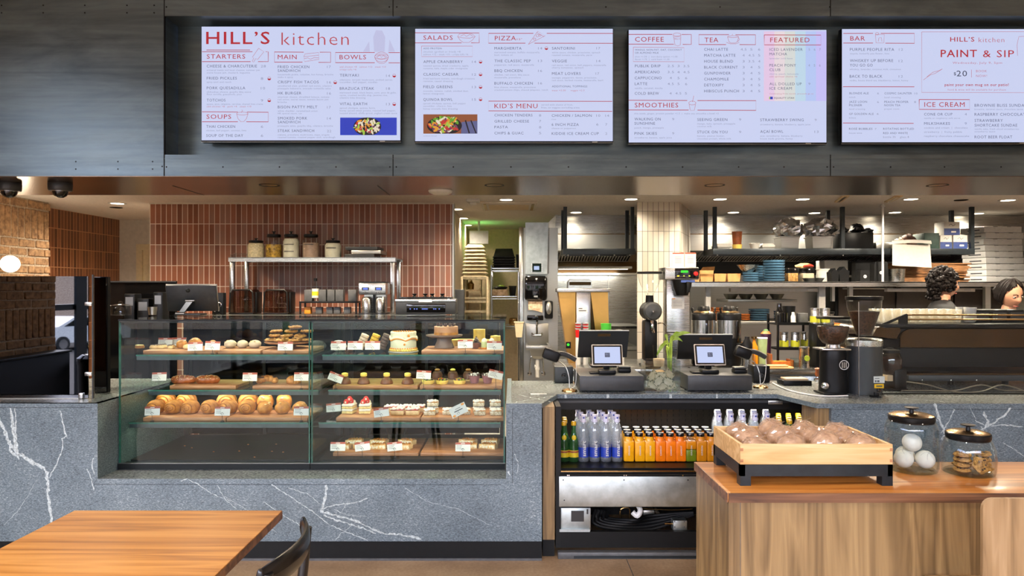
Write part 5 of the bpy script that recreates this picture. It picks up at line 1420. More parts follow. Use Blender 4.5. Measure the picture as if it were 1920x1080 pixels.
TH[3] = [[(366,112),(370,182),(436,184),(441,112),(366,112)],ov(380,105,14,10),[(390,170),(395,140),(415,138),(420,170)],[(756,90),(1740,88),(1740,603),(756,600),(756,90)],[(1565,290),(1560,200),(1575,130),(1640,125)],[(770,495),(830,452),(870,440),(930,402),(890,420),(850,430),(800,468)],[(1176,408),(1176,474)]]
VG = [[(626,507),(626,684),(1160,538),(1638,484),(1638,714)],[(590,342),(590,449),(590,555),(590,659),(1145,228)],[],[]]
for k,((a0,b0,a1,b1),(ox,oy,sc),lb)in enumerate(TVS):
 px = lambda q:X(ox+q/sc,YT)
 pz = lambda q:Z(oy+q/sc,YT)
 x0,x1,z0,z1 = X(a0,YT),X(a1,YT),Z(b1,YT),Z(b0,YT)
 T = thing('menu_screen',lb,'menu screen',((x0+x1)/2,YT+.03,z0-.012))
 b = B('satin_black');b.box(x0-.004,x1+.004,YT+.002,YT+.04,z0-.011,z1+.004,.003);b.box(x0+.2,x1-.2,YT+.04,4.059,z0+.15,z1-.15)
 b.use('stainless_dull');b.box(x0-.004,x1+.004,YT+.0005,YT+.003,z0-.011,z0-.0095);b.box(x1-.12,x1-.09,YT-.0005,YT+.002,z0-.0075,z0-.004)
 part(T,'housing',b,True)
 b = B('screen_white');b.box(x0,x1,YT,YT+.003,z0,z1);ds = part(T,'display',b,True)
 b = B('t_item')
 for(u0,yc,u1,cap,s_,m_,wt_)in ME[k]:
  xa,xb = px(u0),px(u1)
  if xb>x1-.002:xb = x1-.002
  c_ = cap/sc*YT/F*(1.0 if not s_[0].islower()else 1.15)
  b.use(m_);text(b,s_,xa,xb,pz(yc)-c_*.5,c_,YT-.0012,wt_)
 part(ds,'lettering',b,True)
 b = B('t_red')
 for pl in LN[k]:b.ribbon([(min(px(q[0]),x1),pz(q[1]))for q in pl],.0035,YT-.0010)
 b.use('t_thin')
 for pl in TH[k]:b.ribbon([(min(px(q[0]),x1-.001),pz(q[1]))for q in pl],.0018,YT-.0011)
 for(u,v)in VG[k]:
  b.use('t_red');b.ribbon([(px(p_[0]),pz(p_[1]))for p_ in ov(u,v,13,13)],.0016,YT-.0010)
  b.add([(px(u+13*math.cos(t)),YT-.0010,pz(v+13*math.sin(t)))for t in[PI*i/8 for i in range(9)]],[list(range(9))])
 if k == 0:
  b.use('t_pale')
  b.add([(px(p_[0]),YT-.0006,pz(p_[1]))for p_ in((1475,290),(1468,170),(1490,115),(1540,118),(1565,170),(1560,290))],[list(range(6))])
  b.add([(px(p_[0]),YT-.0006,pz(p_[1]))for p_ in((1385,290),(1435,205),(1440,290))],[(0,1,2)]);b.add([(px(p_[0]),YT-.0006,pz(p_[1]))for p_ in((1590,290),(1600,190),(1645,290))],[(0,1,2)])
  b.use('s_blue');b.quadxz(px(1200),px(1658),pz(965),pz(823),YT-.0008)
  b.use('s_bowl');b.add([(px(1420+112*math.cos(t)),YT-.0010,max(pz(964),pz(896+74*math.sin(t))))for t in[2*PI*i/28 for i in range(28)]],[list(range(28))])
  food(b,px(1420),pz(893),px(95)-px(0),px(58)-px(0),90,('f_cream','f_cream','f_lime','f_orange','f_red','f_plum','f_cream'),4)
 if k == 1:
  b.use('s_table');b.quadxz(px(107),px(563),pz(948),pz(785),YT-.0008)
  b.use('f_cloth');b.add([(px(p_[0]),YT-.0009,pz(p_[1]))for p_ in((430,850),(563,840),(563,948),(425,948))],[(0,1,2,3)])
  b.use('s_bowl');b.add([(px(285+148*math.cos(t)),YT-.0010,max(pz(947),min(pz(786),pz(880+78*math.sin(t)))))for t in[2*PI*i/28 for i in range(28)]],[list(range(28))])
  food(b,px(285),pz(872),px(128)-px(0),px(60)-px(0),100,('f_green','f_lime','f_green','f_cream','f_orange','f_red','f_plum'),8)
  b.use('s_bowl');b.ribbon([(px(462),pz(835)),(px(495),pz(945))],.008,YT-.0012);b.ribbon([(px(508),pz(835)),(px(552),pz(945))],.007,YT-.0012)
 if k == 2:
  for i,m_ in enumerate(('b_pink','b_peach','b_yellow','b_mint','b_sky','b_lilac')):
   u0 = 1225+88*i;b.use(m_);b.quadxz(px(u0),min(px(u0+88),x1),pz(672),pz(85),YT-.0005)
  b.use('f_lime');b.quadxz(px(1270),px(1278),pz(658),pz(636),YT-.0009);b.use('s_blue');b.quadxz(px(1278),px(1300),pz(658),pz(636),YT-.0009)
 part(ds,'menu_print',b,True)
 # ================================================================ DARK GLASS SCREEN ON THE LEFT
YS = 4.07
T = thing('glass_screen','dark mirror-like glass screen standing on the counter left of the cases','glass screen',(-3.1,YS,ZT))
x1 = X(165,YS);zt = Z(518,YS)
b = B('dark_mirror');b.box(-3.7,x1,YS,YS+.008,ZT+.004,zt)
part(T,'pane',b,True)
b = B('charcoal');b.box(X(172.2,YS),X(174.4,YS),YS,YS+.012,ZT+.002,zt+.01);part(T,'end_post',b,True)
for py,n_ in((570,'upper'),(701,'lower')):
 b = B('stainless');b.box(X(161,YS),X(174,YS),YS-.014,YS+.004,Z(py+3.5,YS),Z(py-3.5,YS),.002);part(T,'glass_clip',b,True)
b = B('stainless');b.box(X(149,YS),X(157,YS),YS-.012,YS+.02,ZT+.001,ZT+.034,.002);part(T,'foot_clamp',b,True)
b = B('stainless_dull');b.box(-3.7,X(156,YS),YS-.010,YS-.0005,ZT+.001,ZT+.0045);part(T,'bottom_channel',b,True)
T = thing('side_glass_screen','narrow dark glass pane between the screen and the pastry case','glass screen',(X(187,4.3),4.3,ZT))
b = B('dark_mirror');b.box(X(177,4.3),X(199,4.3),4.3,4.306,ZT+.004,Z(519,4.3));part(T,'pane',b,True)
b = B('satin_black');b.box(X(175.5,4.3),X(200,4.3),4.31,4.34,ZT+.001,Z(519,4.3));part(T,'backing',b,True)
b = B('gloss_black');
T = thing('dark_back_screen','long black glossy screen behind the pastry case and monitor','screen panel',(-3.0,5.3,0))
b = B('gloss_black');b.box(X(196,5.3),X(330,5.3),5.3,5.32,.0,Z(527,5.3));part(T,'panel',b,True)
b = B('charcoal');b.box(X(196,5.3),X(330,5.3),5.295,5.3,Z(527,5.3)-.01,Z(527,5.3));part(T,'top_trim',b,True)
zc_ = ZC1
T = thing('cake_dome','clear cake cover standing on the left end of the case top','cake cover',(X(226,4.72),4.72,zc_))
b = B('plastic_clear');b.lathe([(.066,0),(.066,.055),(.06,.068),(.03,.076),(0,.077)],n=30);part(T,'cover',b)
b = B('plastic_clear');b.lathe([(.008,.077),(.012,.086),(.012,.094),(0,.096)],n=14);part(T,'knob',b)
yy = 5.2
for k,(a,c,t,z0,lb)in enumerate(((242,262,551,.9,'black block for reflected shapes behind the case, left'),(266,288,560,.9,'black block for reflected shapes, beside the grey cup'),(296,314,548,.9,'black upright block for reflected shapes behind the monitor'))):
 b = B('satin_black');b.box(X(a,yy),X(c,yy),yy-.07,yy+.03,0,Z(t,yy),.006);b.use('stainless_dull');b.box(X(a+3,yy),X(c-3,yy),yy-.071,yy-.07,Z(t+22,yy),Z(t+6,yy))  # solid blocks stand for dark shapes mirrored in the glossy screen
 wsolo('reflected_block',b,lb,'box','blocks for reflected shapes behind the case')
b = B('stainless_dull');b.lathe([(.024,0),(.030,.055),(.027,.055),(.022,.004)],n=24,close=True);b.lathe([(0,0),(.024,0)],n=24)
solo('metal_cup',b,'small grey metal cup on the case top left of the monitor','cup',(X(286,4.75),4.75,zc_))
T = thing('touch_monitor','dark grey touch monitor seen from behind on the pastry case','monitor',(X(358,4.72),4.72,zc_))
mx = Matrix.Translation((.0,.02,.115))@Matrix.Rotation(.16,4,'Z')@Matrix.Rotation(.30,4,'X')
b = B('charcoal');b.box(-.165,.165,-.012,.012,-.092,.098,.008,mx);part(T,'housing',b)
b = B('stainless_dull');b.box(-.167,.167,.011,.0145,-.094,.1,.001,mx);b.use('gloss_black');b.box(-.16,.16,.014,.0155,-.088,.094,0,mx);part(T,'screen_rim',b)
b = B('gloss_black');b.lathe([(.014,-.0005),(.015,.0015),(.012,.002)],n=20,mx=mx@Matrix.Translation((-.02,-.012,.062))@Matrix.Rotation(PI/2,4,'X'));b.use('charcoal').lathe([(.006,.002),(.005,.004)],n=12,mx=mx@Matrix.Translation((-.02,-.012,.062))@Matrix.Rotation(PI/2,4,'X'));part(T,'rear_badge',b)
b = B('stainless_dull');b.prism([(-.075,.012),(-.04,.012),(.03,.10),(-.01,.105)],'y',-.03,-.012);b.cyl((-.02,-.035,.1),(.04,-.03,.1),.008);part(T,'stand_arm',b)
b = B('charcoal');b.box(-.09,.09,-.06,.05,0,.012,.004);b.use('stainless_dull');b.cyl((-.08,-.05,.012),(-.02,-.05,.012),.011);part(T,'stand_base',b)
# ================================================================ FOREGROUND
ZB = .76
y0 = dep(925,ZB);y1 = dep(866,ZB);xl = X(1365,y0)
T = thing('walnut_bar','walnut-fronted console counter in the right foreground','counter',(2.2,(y0+y1)/2,0))
b = B('walnut_top');b.box(xl,3.4,y0+.006,y1,ZB-.037,ZB,.002)
b.use('walnut_edge');b.box(xl+.004,3.4,y0,y0+.006,ZB-.037,ZB-.0005);b.box(xl-.004,xl,y0+.004,y1,ZB-.037,ZB-.0005)
part(T,'top',b,True)
b = B('walnut_panel');b.box(xl+.012,3.38,y0+.012,y0+.03,.06,ZB-.037);b.box(xl+.004,xl+.022,y0+.004,y1-.01,.06,ZB-.037)
b.use('ink');b.box(xl+.051,xl+.053,y0+.0114,y0+.012,.06,ZB-.037)
part(T,'front_panel',b,True)
b = B('matte_black');b.box(xl+.04,3.36,y0+.05,y1-.03,0,.06);part(T,'plinth',b,True)
ya,yb = dep(911,ZB),dep(911,ZB)+.366
xa,xb_ = X(1388,ya),X(1674,ya)
T = thing('tray_stand','black metal stand under the wooden pastry tray','stand',((xa+xb_)/2,(ya+yb)/2,ZB))
zs0,zs1 = Z(893,ya),Z(871,ya)
b = B('steel_black');b.box(xa,xb_,ya,ya+.02,zs0,zs1-.001);b.box(xa,xb_,yb-.02,yb,zs0,zs1-.001);b.box(xa,xa+.02,ya,yb,zs0,zs1-.001);b.box(xb_-.02,xb_,ya,yb,zs0,zs1-.001);part(T,'rail',b,True)
lw = W(20,ya)
for x in(xa,xb_-lw):
 for y in(ya,yb-lw):
  b = B('steel_black');b.box(x,x+lw,y,y+lw,ZB,zs0);part(T,'leg',b,True)
zt1 = Z(833,ya)
T = thing('wooden_tray','pale bamboo tray of wrapped pastries on the black stand','tray',((xa+xb_)/2,(ya+yb)/2,zs1))
b = B('bamboo');t_ = .014
b.box(xa,xb_,ya,ya+t_,zs1,zt1,.0015);part(T,'front_board',b,True)
b = B('bamboo');b.box(xa,xb_,yb-t_,yb,zs1,zt1,.0015);part(T,'back_board',b,True)
for x in(xa,xb_-t_):
 b = B('bamboo');b.box(x,x+t_,ya+t_+.0003,yb-t_-.0003,zs1,zt1,.0015)
 b.use('board_wood')
 for z in(Z(843,ya),Z(864,ya)):b.box(x+(0 if x == xa else t_-.012),x+(.012 if x == xa else t_),ya-.0006,ya+.0004,z-.006,z+.006)
 part(T,'side_board',b,True)
b = B('bamboo');b.box(xa+t_,xb_-t_,ya+t_,yb-t_,zs1+.002,zs1+.01);part(T,'tray_floor',b,True)
glass('wrap_film',(252,248,244),1.4,1.4,.06,.05,milk=((240,216,194),.30))
pm('wrapped_bread',(206,158,110),.5,var=.2,sc=30,c2=(236,206,172),bump=.4)
rr = random.Random(21)
zin = zs1+.0105
n = 0
txt = ['at the left end','second from the left','third from the left','in the middle','third from the right','at the right end']
txt = ['at the left end','left of the middle','right of the middle','at the right end']
pw = (xb_-xa-.04)/4
for r,yq in enumerate((ya+.078,ya+.183,ya+.288)):
 for i in range(4):
  x = xa+.02+pw*(i+.5);n+= 1
  hgt = (.094,.100,.106)[r]+rr.uniform(-.006,.012)+(.014 if i in(1,2)else 0)
  T = thing('wrapped_pastry','film-wrapped pastry %s of the tray\u2019s %s row'%(txt[i],('front','middle','back')[r]),'wrapped pastry',(x,yq,zin),0,'wrapped pastries in the tray')
  b = B('wrapped_bread');b.ball((0,0,hgt*.43),.050,1.18,.82,hgt*.43/.050,n=16,m=9,jig=.05,rnd=rr);b.v = [(q[0],q[1],max(0,q[2]))for q in b.v];part(T,'pastry',b)
  b = B('wrap_film');b.ball((0,0,hgt*.47),.0535,1.2,.85,hgt*.47/.0535,n=26,m=14,jig=.055,rnd=rr);b.sm = [False]*len(b.f);b.v = [(q[0],q[1],max(.001,q[2]))for q in b.v]
  for s in range(7):
   a = rr.uniform(0,6.28);c_,s_ = math.cos(a),math.sin(a);z_ = hgt*rr.uniform(.75,.93);l_ = rr.uniform(.6,1.3)
   b.add([(.02*c_,.02*s_,z_),(.036*c_-.018*s_,.036*s_+.014*c_,z_-.002),(.040*c_+.012*s_,.038*s_-.012*c_,z_+.014*l_),(.024*c_+.024*s_,.024*s_-.020*c_,z_+.012)],[(0,1,2),(0,2,3)])
  part(T,'film',b)
def big_jar(loc,r,h,label,neck):
 T = thing('lidded_jar',label,'jar',loc)
 hb = h
 b = B('jar_glass')
 prof = [(r*.86,0),(r*.95,.004),(r,.02)]+([(r,hb*.70),(r*.98,hb*.76),(r*.90,hb*.83),(r*.82,hb*.87)]if neck else[(r*1.02,hb*.4),(r,hb*.55),(r*.88,hb*.72),(r*.76,hb*.8)])
 b.lathe(prof+[(p_[0]-.004,p_[1])for p_ in prof[::-1][:-1]]+[(r*.84,.012),(0,.012)],n=40,close=True)
 b.lathe([(0,.0),(r*.86,0)],n=40)
 part(T,'glass_body',b)
 rl = r*(.835 if neck else.79);z = hb*(.87 if neck else.80)
 b = B('satin_black');b.lathe([(rl,z-.012),(rl+.004,z),(rl+.004,z+.014),(rl,z+.018)],n=40);b.use('brass');b.lathe([(rl-.001,z+.0182),(rl*.8,z+.024),(rl*.3,z+.028),(0,z+.028)],n=40)
 lid = part(T,'lid',b)
 b = B('satin_black');b.lathe([(.010,z+.028),(.008,z+.042),(.026,z+.047),(.029,z+.051),(0,z+.053)],n=24);part(lid,'knob',b)
 return T
ps = (X(1709,3.0),3.0,ZB)
big_jar(ps,W(45,3.0),.258,'tall glass jar of white bath-bomb-like balls on the walnut bar',True)['label'] = 'tall glass jar holding white wrapped balls on the walnut bar'
rb = .0395
for k,(dx,dy,z,lb)in enumerate(((-.046,-.02,.0535,'lower left of the pile'),(.042,-.03,.0535,'lower right of the pile'),(.0,.051,.0535,'half hidden at the back'),(.0,-.004,.1215,'on top of the pile'))):
 b = B('icing_sugar');b.ball((0,0,0),rb,n=26,m=16,sz=.96);b.use('card_white')
 for a in range(6):b.tube([(0,0,rb*.965),(rb*.4*math.cos(a),rb*.4*math.sin(a),rb*.89),(rb*.8*math.cos(a+.3),rb*.8*math.sin(a+.3),rb*.58)],.0012,n=4)
 solo('white_ball',b,'wrapped white ball in the tall jar, '+lb,'ball',(ps[0]+dx,ps[1]+dy,ZB+z),0,'white balls in the tall jar',(R.uniform(-.6,.6),R.uniform(-.3,.9),0))
pj = (X(1815,2.95),2.95,ZB)
big_jar(pj,W(45,2.95),.198,'squat glass jar of brown biscuits on the walnut bar',False)
bm_ = [cookie(40+i,.036).mesh('biscuit')for i in range(3)]
k = 0
for(dx,dy,lz,lb)in((-.045,-.03,0,'left stack, bottom'),(-.045,-.03,1,'left stack, second'),(-.043,-.028,2,'left stack, third'),(-.046,-.03,3,'left stack, top'),(.005,.045,0,'rear stack, bottom'),(.005,.045,1,'rear stack, second'),(.004,.044,2,'rear stack, top'),(.05,-.02,0,'right stack, bottom'),(.048,-.02,1,'right stack, second'),(.05,-.018,2,'right stack, third'),(.049,-.02,3,'right stack, top')):
 o = bpy.data.objects.new('biscuit',bm_[k%3]);COL.objects.link(o);k+= 1
 o.location = (pj[0]+dx,pj[1]+dy,ZB+.0135+.0215*lz);o.rotation_euler = (0,0,R.uniform(0,6));o.scale = (.96,.96,.96)
 put(o,'oat biscuit in the squat jar, '+lb,'biscuit','biscuits in the squat jar')
o = bpy.data.objects.new('biscuit',bm_[0]);COL.objects.link(o);o.location = (pj[0]+.004,pj[1]-.064,ZB+.05);o.rotation_euler = (1.25,0,.1);put(o,'oat biscuit leaning at the front of the squat jar','biscuit','biscuits in the squat jar')
ZTB = .75;yt = dep(957,ZTB)
xl_,xr_ = X(140,yt),X(529,yt)
T = thing('dining_table','square oak-topped dining table at the lower left','table',((xl_+xr_)/2,yt-.4,0))
b = B('oak_top');b.box(xl_,xr_,yt-.9,yt,ZTB-.004,ZTB,.001)
b.use('walnut_edge');b.box(xl_,xr_+.001,yt-.9,yt+.001,ZTB-.03,ZTB-.0041)
part(T,'tabletop',b,True)
b = B('satin_black');b.lathe([(.03,.02),(.03,ZTB-.04)],n=20);b.box(-.2,.2,-.2,.2,ZTB-.04,ZTB-.031);part(T,'column',b)
b = B('satin_black');b.lathe([(.145,0),(.145,.012),(.05,.022),(.03,.03)],n=32);part(T,'foot_plate',b)
T = thing('black_chair','black wooden chair with curved back, pushed up to the oak table','chair',(-.79,2.02,0))
b = B('gloss_black');pm('chair_black',(20,20,21),.25,var=.2)
def rail(u,v):
 t = (u-.5)*2
 y = .19*t;x = .115+.05*(1-t*t);a = v*2*PI
 return(x+.013*math.cos(a)*(1-.3*abs(t)**6),y*1.0,.775+.04*math.sin(a)*(1-.25*t**4)+.012*(t+1)*.5)
b = B('chair_black');b.grid(rail,22,14);b.ball((.115,-.19,.775),.03,.42,.3,1.1,n=12,m=8);b.ball((.115,.19,.787),.03,.42,.3,1.1,n=12,m=8);part(T,'backrest',b)
for y in(-.165,.165):
 b = B('chair_black');b.tube([(.13,y,0),(.10,y,.25),(.085,y,.45),(.115,y*1.05,.62),(.13,y*1.07,.79)],.016,n=10);part(T,'leg',b)
 b = B('chair_black');b.tube([(-.27,y,0),(-.255,y,.25),(-.24,y,.435)],.015,n=10);part(T,'leg',b)
b = B('chair_black');b.box(-.28,.12,-.2,.2,.43,.452,.012);part(T,'seat',b)
yc = 2.30
T = thing('plywood_chair','pale walnut plywood chair with rounded back facing the bar','chair',(X(1838,yc)+.22,yc+.16,0))
zt_ = Z(933,yc)
def back(u,v):
 x = (u-.5)*.44;z = .52+v*(zt_-.52)
 return(x,-.16+.03*(1-(2*u-1)**2)*-1+.02*v-.0,z)
out_ = []
r_ = .035
for cx_,cz_,a0 in((.22-r_,zt_-r_,0),(-.22+r_,zt_-r_,PI/2),(-.22+r_,.54+r_,PI),(.22-r_,.54+r_,1.5*PI)):
 for i in range(6):a = a0+i*PI/10;out_.append((cx_+r_*math.cos(a),cz_+r_*math.sin(a)))
b = B('walnut_pale');b.prism(out_,'y',-.172,-.16);part(T,'backrest',b)
b = B('walnut_pale');b.box(-.21,.21,-.14,.17,.44,.456,.006);part(T,'seat',b)
for x in(-.17,.17):
 b = B('satin_black');b.tube([(x,-.2,0),(x,-.16,.30),(x,-.148,.5),(x,-.15,.68)],.011,n=8);part(T,'leg',b)
 b = B('satin_black');b.tube([(x,.17,0),(x,.15,.438)],.011,n=8);part(T,'leg',b)
 # ================================================================ BACK BAR IN FRONT OF THE TERRACOTTA TILES
ZBB = 1.335
T = thing('back_bar','dark back bar cabinet along the terracotta tile wall','cabinet',(-1.95,6.1,0))
b = B('stainless_dull');b.box(-2.62,-.62,5.66,6.49,ZBB-.03,ZBB,.003);part(T,'top',b,True)
b = B('charcoal');b.box(-2.6,-.64,5.68,6.48,.1,ZBB-.031);part(T,'body',b,True)
for i in range(4):
 x = -2.59+i*.488
 b = B('satin_black');b.box(x,x+.478,5.66,5.679,.12,ZBB-.04,.003);dr = part(T,'door',b,True)
 b = B('stainless_dull');b.cyl((x+.44,5.645,.9),(x+.44,5.645,1.1),.007,n=8);part(dr,'handle',b,True)
b = B('matte_black');b.box(-2.56,-.68,5.74,6.4,0,.1);part(T,'plinth',b,True)
def bb(px,d=5.95):return(X(px,d),d,ZBB)
ys0,ys1 = 6.02,6.42
zs = Z(482.5,ys0)
T = thing('steel_shelf','stainless steel over-shelf standing on the back bar','shelf',(X(584,6.2),6.2,ZBB))
b = B('stainless');b.box(X(428,ys0),X(741,ys0),ys0,ys1,zs-.008,zs,.002);b.box(X(428,ys0),X(741,ys0),ys0,ys0+.004,zs-.038,zs);b.box(X(428,ys0),X(741,ys0),ys1-.004,ys1,zs-.03,zs);part(T,'shelf_board',b,True)
for px,y in((432,ys0+.02),(735,ys0+.02)):
 for yy in(y,ys1-.05):
  b = B('stainless_vert');b.box(X(px,ys0)-.019,X(px,ys0)+.019,yy,yy+.038,ZBB+.001,zs-.009,.004);part(T,'leg',b,True)
pm('oat_cream',(214,196,160),.8,var=.12,sc=60);pm('granola',(168,110,40),.8,var=.5,sc=40,c2=(216,170,60));pm('sugar_white',(226,220,200),.8,var=.04);pm('cocoa_pink',(176,146,128),.8,var=.08);pm('tea_dark',(80,50,36),.8,var=.3)
def jar(px,w,ytop,content,fill,label,grp='storage jars on the steel shelf',d=6.18,words=()):
 z0 = zs
 r = W(w,d)/2;h = Z(ytop,d)-z0
 T = thing('storage_jar',label,'jar',(X(px,d),d,z0),group=grp)
 b = B(content);b.lathe([(r*.93,.004),(r*.965,.015),(r*.965,h*fill),(0,h*fill)]if fill<.72 else[(r*.93,.004),(r*.965,.015),(r*.965,h*.62),(r*.8,h*fill),(0,h*fill)],n=26)
 part(T,'contents',b)
 b = B('jar_glass');b.lathe([(r*.9,0),(r,.012),(r,h*.64),(r*.95,h*.72),(r*.80,h*.80)],n=28);part(T,'glass_body',b)
 b = B('satin_black');b.lathe([(r*.80,h*.78),(r*.84,h*.80),(r*.84,h*.87),(r*.78,h*.885),(.008,h*.90),(.007,h*.96),(.018,h*.98),(.018,h),(0,h)],n=28);part(T,'lid',b)
 if words:
  b = B('ink')
  for k,s_ in enumerate(words):[b.box(-r*.6+.011*q,-r*.6+.011*q+.007,-r-.002,-r-.0019,h*(.5-.26*k)-.006,h*(.5-.26*k)+.004)for q in range(8)]
  b.v = [(q[0],-math.sqrt(max(1e-6,(r+.0015)**2-q[0]**2)),q[2])for q in b.v]
  part(T,'printed_text',b)
jar(480,31,447,'oat_cream',.74,'squat black-lidded jar of oat-coloured powder, left end of the steel shelf')
jar(513.5,30,434,'granola',.5,'tall black-lidded jar half full of golden cereal')
jar(546,30,434,'sugar_white',.72,'tall black-lidded jar of white powder',words=('WHITE','RICE'))
jar(583,31,434,'cocoa_pink',.56,'tall black-lidded jar of pinkish brown powder',words=('COCOA',))
jar(624.5,31,447,'sugar_white',.74,'squat black-lidded jar of white powder nearest the trays',words=('SUGAR',))
for k,(a,c,t,bt,m_,lb)in enumerate(((652,706,475,480.5,'charcoal','bottom dark tray'),(664,718,468,474.5,'stainless_dull','middle grey tray'),(653,712,460.5,467.5,'charcoal','top dark tray'))):
 d = 6.16
 b = B(m_);w_ = (X(c,d)-X(a,d))/2;z0 = Z(bt,d)if k else zs;z1 = Z(t,d)
 z0 = zs+.033*k;z1 = z0+.030
 b.box(-w_,w_,-.15,.15,0,.006,.002);b.box(-w_,w_,-.15,-.144,.006,z1-z0,.001);b.box(-w_,w_,.144,.15,.006,z1-z0,.001);b.box(-w_,-w_+.006,-.144,.144,.006,z1-z0);b.box(w_-.006,w_,-.144,.144,.006,z1-z0)
 solo('serving_tray',b,lb+' of the pile on the steel shelf','tray',((X(a,d)+X(c,d))/2,d+.04,z0),group='trays on the steel shelf')
b = B('plastic_clear');b.lathe([(.085,.0),(.08,.03),(.05,.045),(0,.048)],n=20,sx=1.0,sy=.8)
solo('clear_lid',b,'clear plastic lid lying at the left end of the steel shelf','lid',(X(445,6.15),6.2,zs))
T0 = None
for k,px in enumerate((461,524)):
 lb = 'clear smoky blender enclosure on the back bar, '+('under the shelf leg' if k == 0 else 'right of the other one')
 if T0:dup(T0,bb(px),lb);continue
 T0 = T = thing('blender_enclosure',lb,'blender',bb(px),group='blenders on the back bar')
 b = B('smoke_plastic')
 pr = [(-.105,.012),(-.10,.12),(-.095,.19),(-.075,.21),(.075,.21),(.095,.19),(.10,.12),(.105,.012)]
 b.prism(pr,'y',-.1,.08);part(T,'hood',b)
 b = B('satin_black');b.tube([(.102,-.10,.015),(.10,-.10,.12),(.095,-.10,.188),(.075,-.10,.208),(-.075,-.10,.208),(-.095,-.10,.188),(-.104,-.10,.015)],.007,n=6,smooth_path=False)
 b.box(.098,.118,-.06,.07,.012,.19,.006);part(T,'frame',b)
 b = B('satin_black');b.box(-.105,.105,-.11,.09,0,.0118,.003);part(T,'base',b)
 b = B('jar_glass');b.lathe([(.04,.016),(.055,.07),(.062,.15)],n=16);part(T,'jug',b)
d = 5.95
T = thing('black_rack','low black wire-legged rack of grey canisters on the back bar','rack',bb(618))
x0,x1 = X(566,d)-X(618,d),X(673,d)-X(618,d);zr = Z(565,d)-ZBB
b = B('satin_black');b.box(x0,x1,-.08,.08,zr-.014,zr,.002);part(T,'rack_top',b)
for x in(x0+.008,x1-.008):
 for y in(-.07,.07):b = B('satin_black');b.box(x-.007,x+.007,y-.007,y+.007,0,zr-.0145);part(T,'leg',b)
def canister(px,w,t,z0,label,d_=5.95,m_='dark_grey_plastic',nm='canister',grp='grey canisters on the black rack'):
 h = Z(t,d_)-z0;w_ = W(w,d_)/2
 b = B(m_);b.box(-w_,w_,-w_,w_,0,h,.005);b.use('satin_black');b.box(-w_*.85,w_*.85,-w_*.85,w_*.85,h-.002,h+.001)
 solo(nm,b,label,'canister',(X(px,d_),d_,z0),group=grp)
for px,w,lb in((580,15,'grey square canister at the left end of the black rack'),(606,14,'grey square canister right of the syrup bottle'),(622,14,'grey square canister in the middle of the black rack'),(638,15,'grey square canister right of the middle one'),(662,15.5,'grey square canister alone at the right end of the rack')):
 canister(px,w,543,ZBB+zr,lb)
for px,lb in((578,'orange-labelled small box under the rack, left'),(599,'low grey canister under the rack, second from left'),(619,'low grey canister under the rack, third'),(633,'low grey canister under the rack, fourth'),(652,'low grey canister under the rack, right')):
 canister(px,12,576,ZBB,lb,m_='icing_orange' if px == 578 else 'dark_grey_plastic')
T = thing('syrup_bottle','clear syrup bottle with dark cap standing on the black rack','bottle',(X(591.5,5.93),5.93,ZBB+zr))
b = B('jar_glass');b.lathe([(.028,0),(.030,.01),(.030,.12),(.012,.16),(.011,.185)],n=18);part(T,'glass_body',b)
b = B('f_label')if 'f_label' in MATS else B('card_white');b.lathe([(.0308,.03),(.0308,.11)],n=18,close=True);b.use('label_yellow');b.lathe([(.031,.05),(.031,.085)],n=18,close=True);part(T,'paper_label',b)
b = B('satin_black');b.lathe([(.0155,.175),(.0155,.2),(0,.202)],n=14);part(T,'cap',b)
d = 5.85
T = thing('twin_dispenser','steel twin dispenser with two small blue displays on the back bar','dispenser',bb(702,d))
w_ = W(50,d)/2;h = Z(531,d)-ZBB
b = B('stainless');b.box(-w_,w_,-.1,.1,h-.098,h,.006);b.box(-w_*.8,w_*.8,.02,.1,.01,h-.098);part(T,'head',b)
glow('blue_display',(120,140,235),1.1)
for s_ in(-1,1):
 b = B('gloss_black');b.box(s_*.055-.03,s_*.055+.03,-.1015,-.1,h-.062,h-.036);b.use('blue_display');b.box(s_*.055-.02,s_*.055+.02,-.1022,-.1015,h-.057,h-.041);b.use('ink')
 for q in(-1,0,1):b.cyl((s_*.055+q*.018,-.1,h-.08),(s_*.055+q*.018,-.103,h-.08),.006,n=10)
 part(T,'display',b)
 b = B('stainless_vert');b.lathe([(.04,.012),(.042,.03),(.042,.13),(.03,.15)],n=20,c=(s_*.058,-.04,0));part(T,'container',b)
b = B('satin_black');b.box(-w_,w_,-.11,.1,0,.011,.002);b.box(-.008,.008,-.02,.02,.012,h-.1);part(T,'base',b)
b = B('satin_black');b.box(-w_*.96,w_*.96,-.09,.09,h+.0005,h+.012);part(T,'top_cover',b)
d = 5.8
T = thing('warmer_unit','black countertop unit with steel band, blue indicator panel and four knobs','appliance',bb(801,d))
w_ = W(111,d)/2;h = Z(560,d)-ZBB
b = B('charcoal');b.box(-w_,w_,-.12,.14,0.006,h,.012);b.use('stainless');b.box(-w_-.001,w_+.001,-.1215,-.02,h-.03,h-.003,.003);part(T,'body',b)
b = B('gloss_black');b.box(-w_*.62,w_*.66,-.1225,-.1201,.022,h-.04,.001);b.use('blue_display')
for q in(-.5,-.36,-.28,.34,.46,.28):b.cyl((w_*q,-.1225,.05),(w_*q,-.1235,.05),.0055,n=10)
b.box(-.03,.02,-.1232,-.1225,.046,.054);part(T,'control_panel',b)
b = B('card_white');b.box(-.055,.055,-.1235,-.1217,h-.028,h-.004);part(T,'white_sticker',b)
b = B('gloss_black');b.box(-w_*.9,w_*.85,-.08,.12,h+.0003,h+.014,.003);part(T,'top_plate',b)
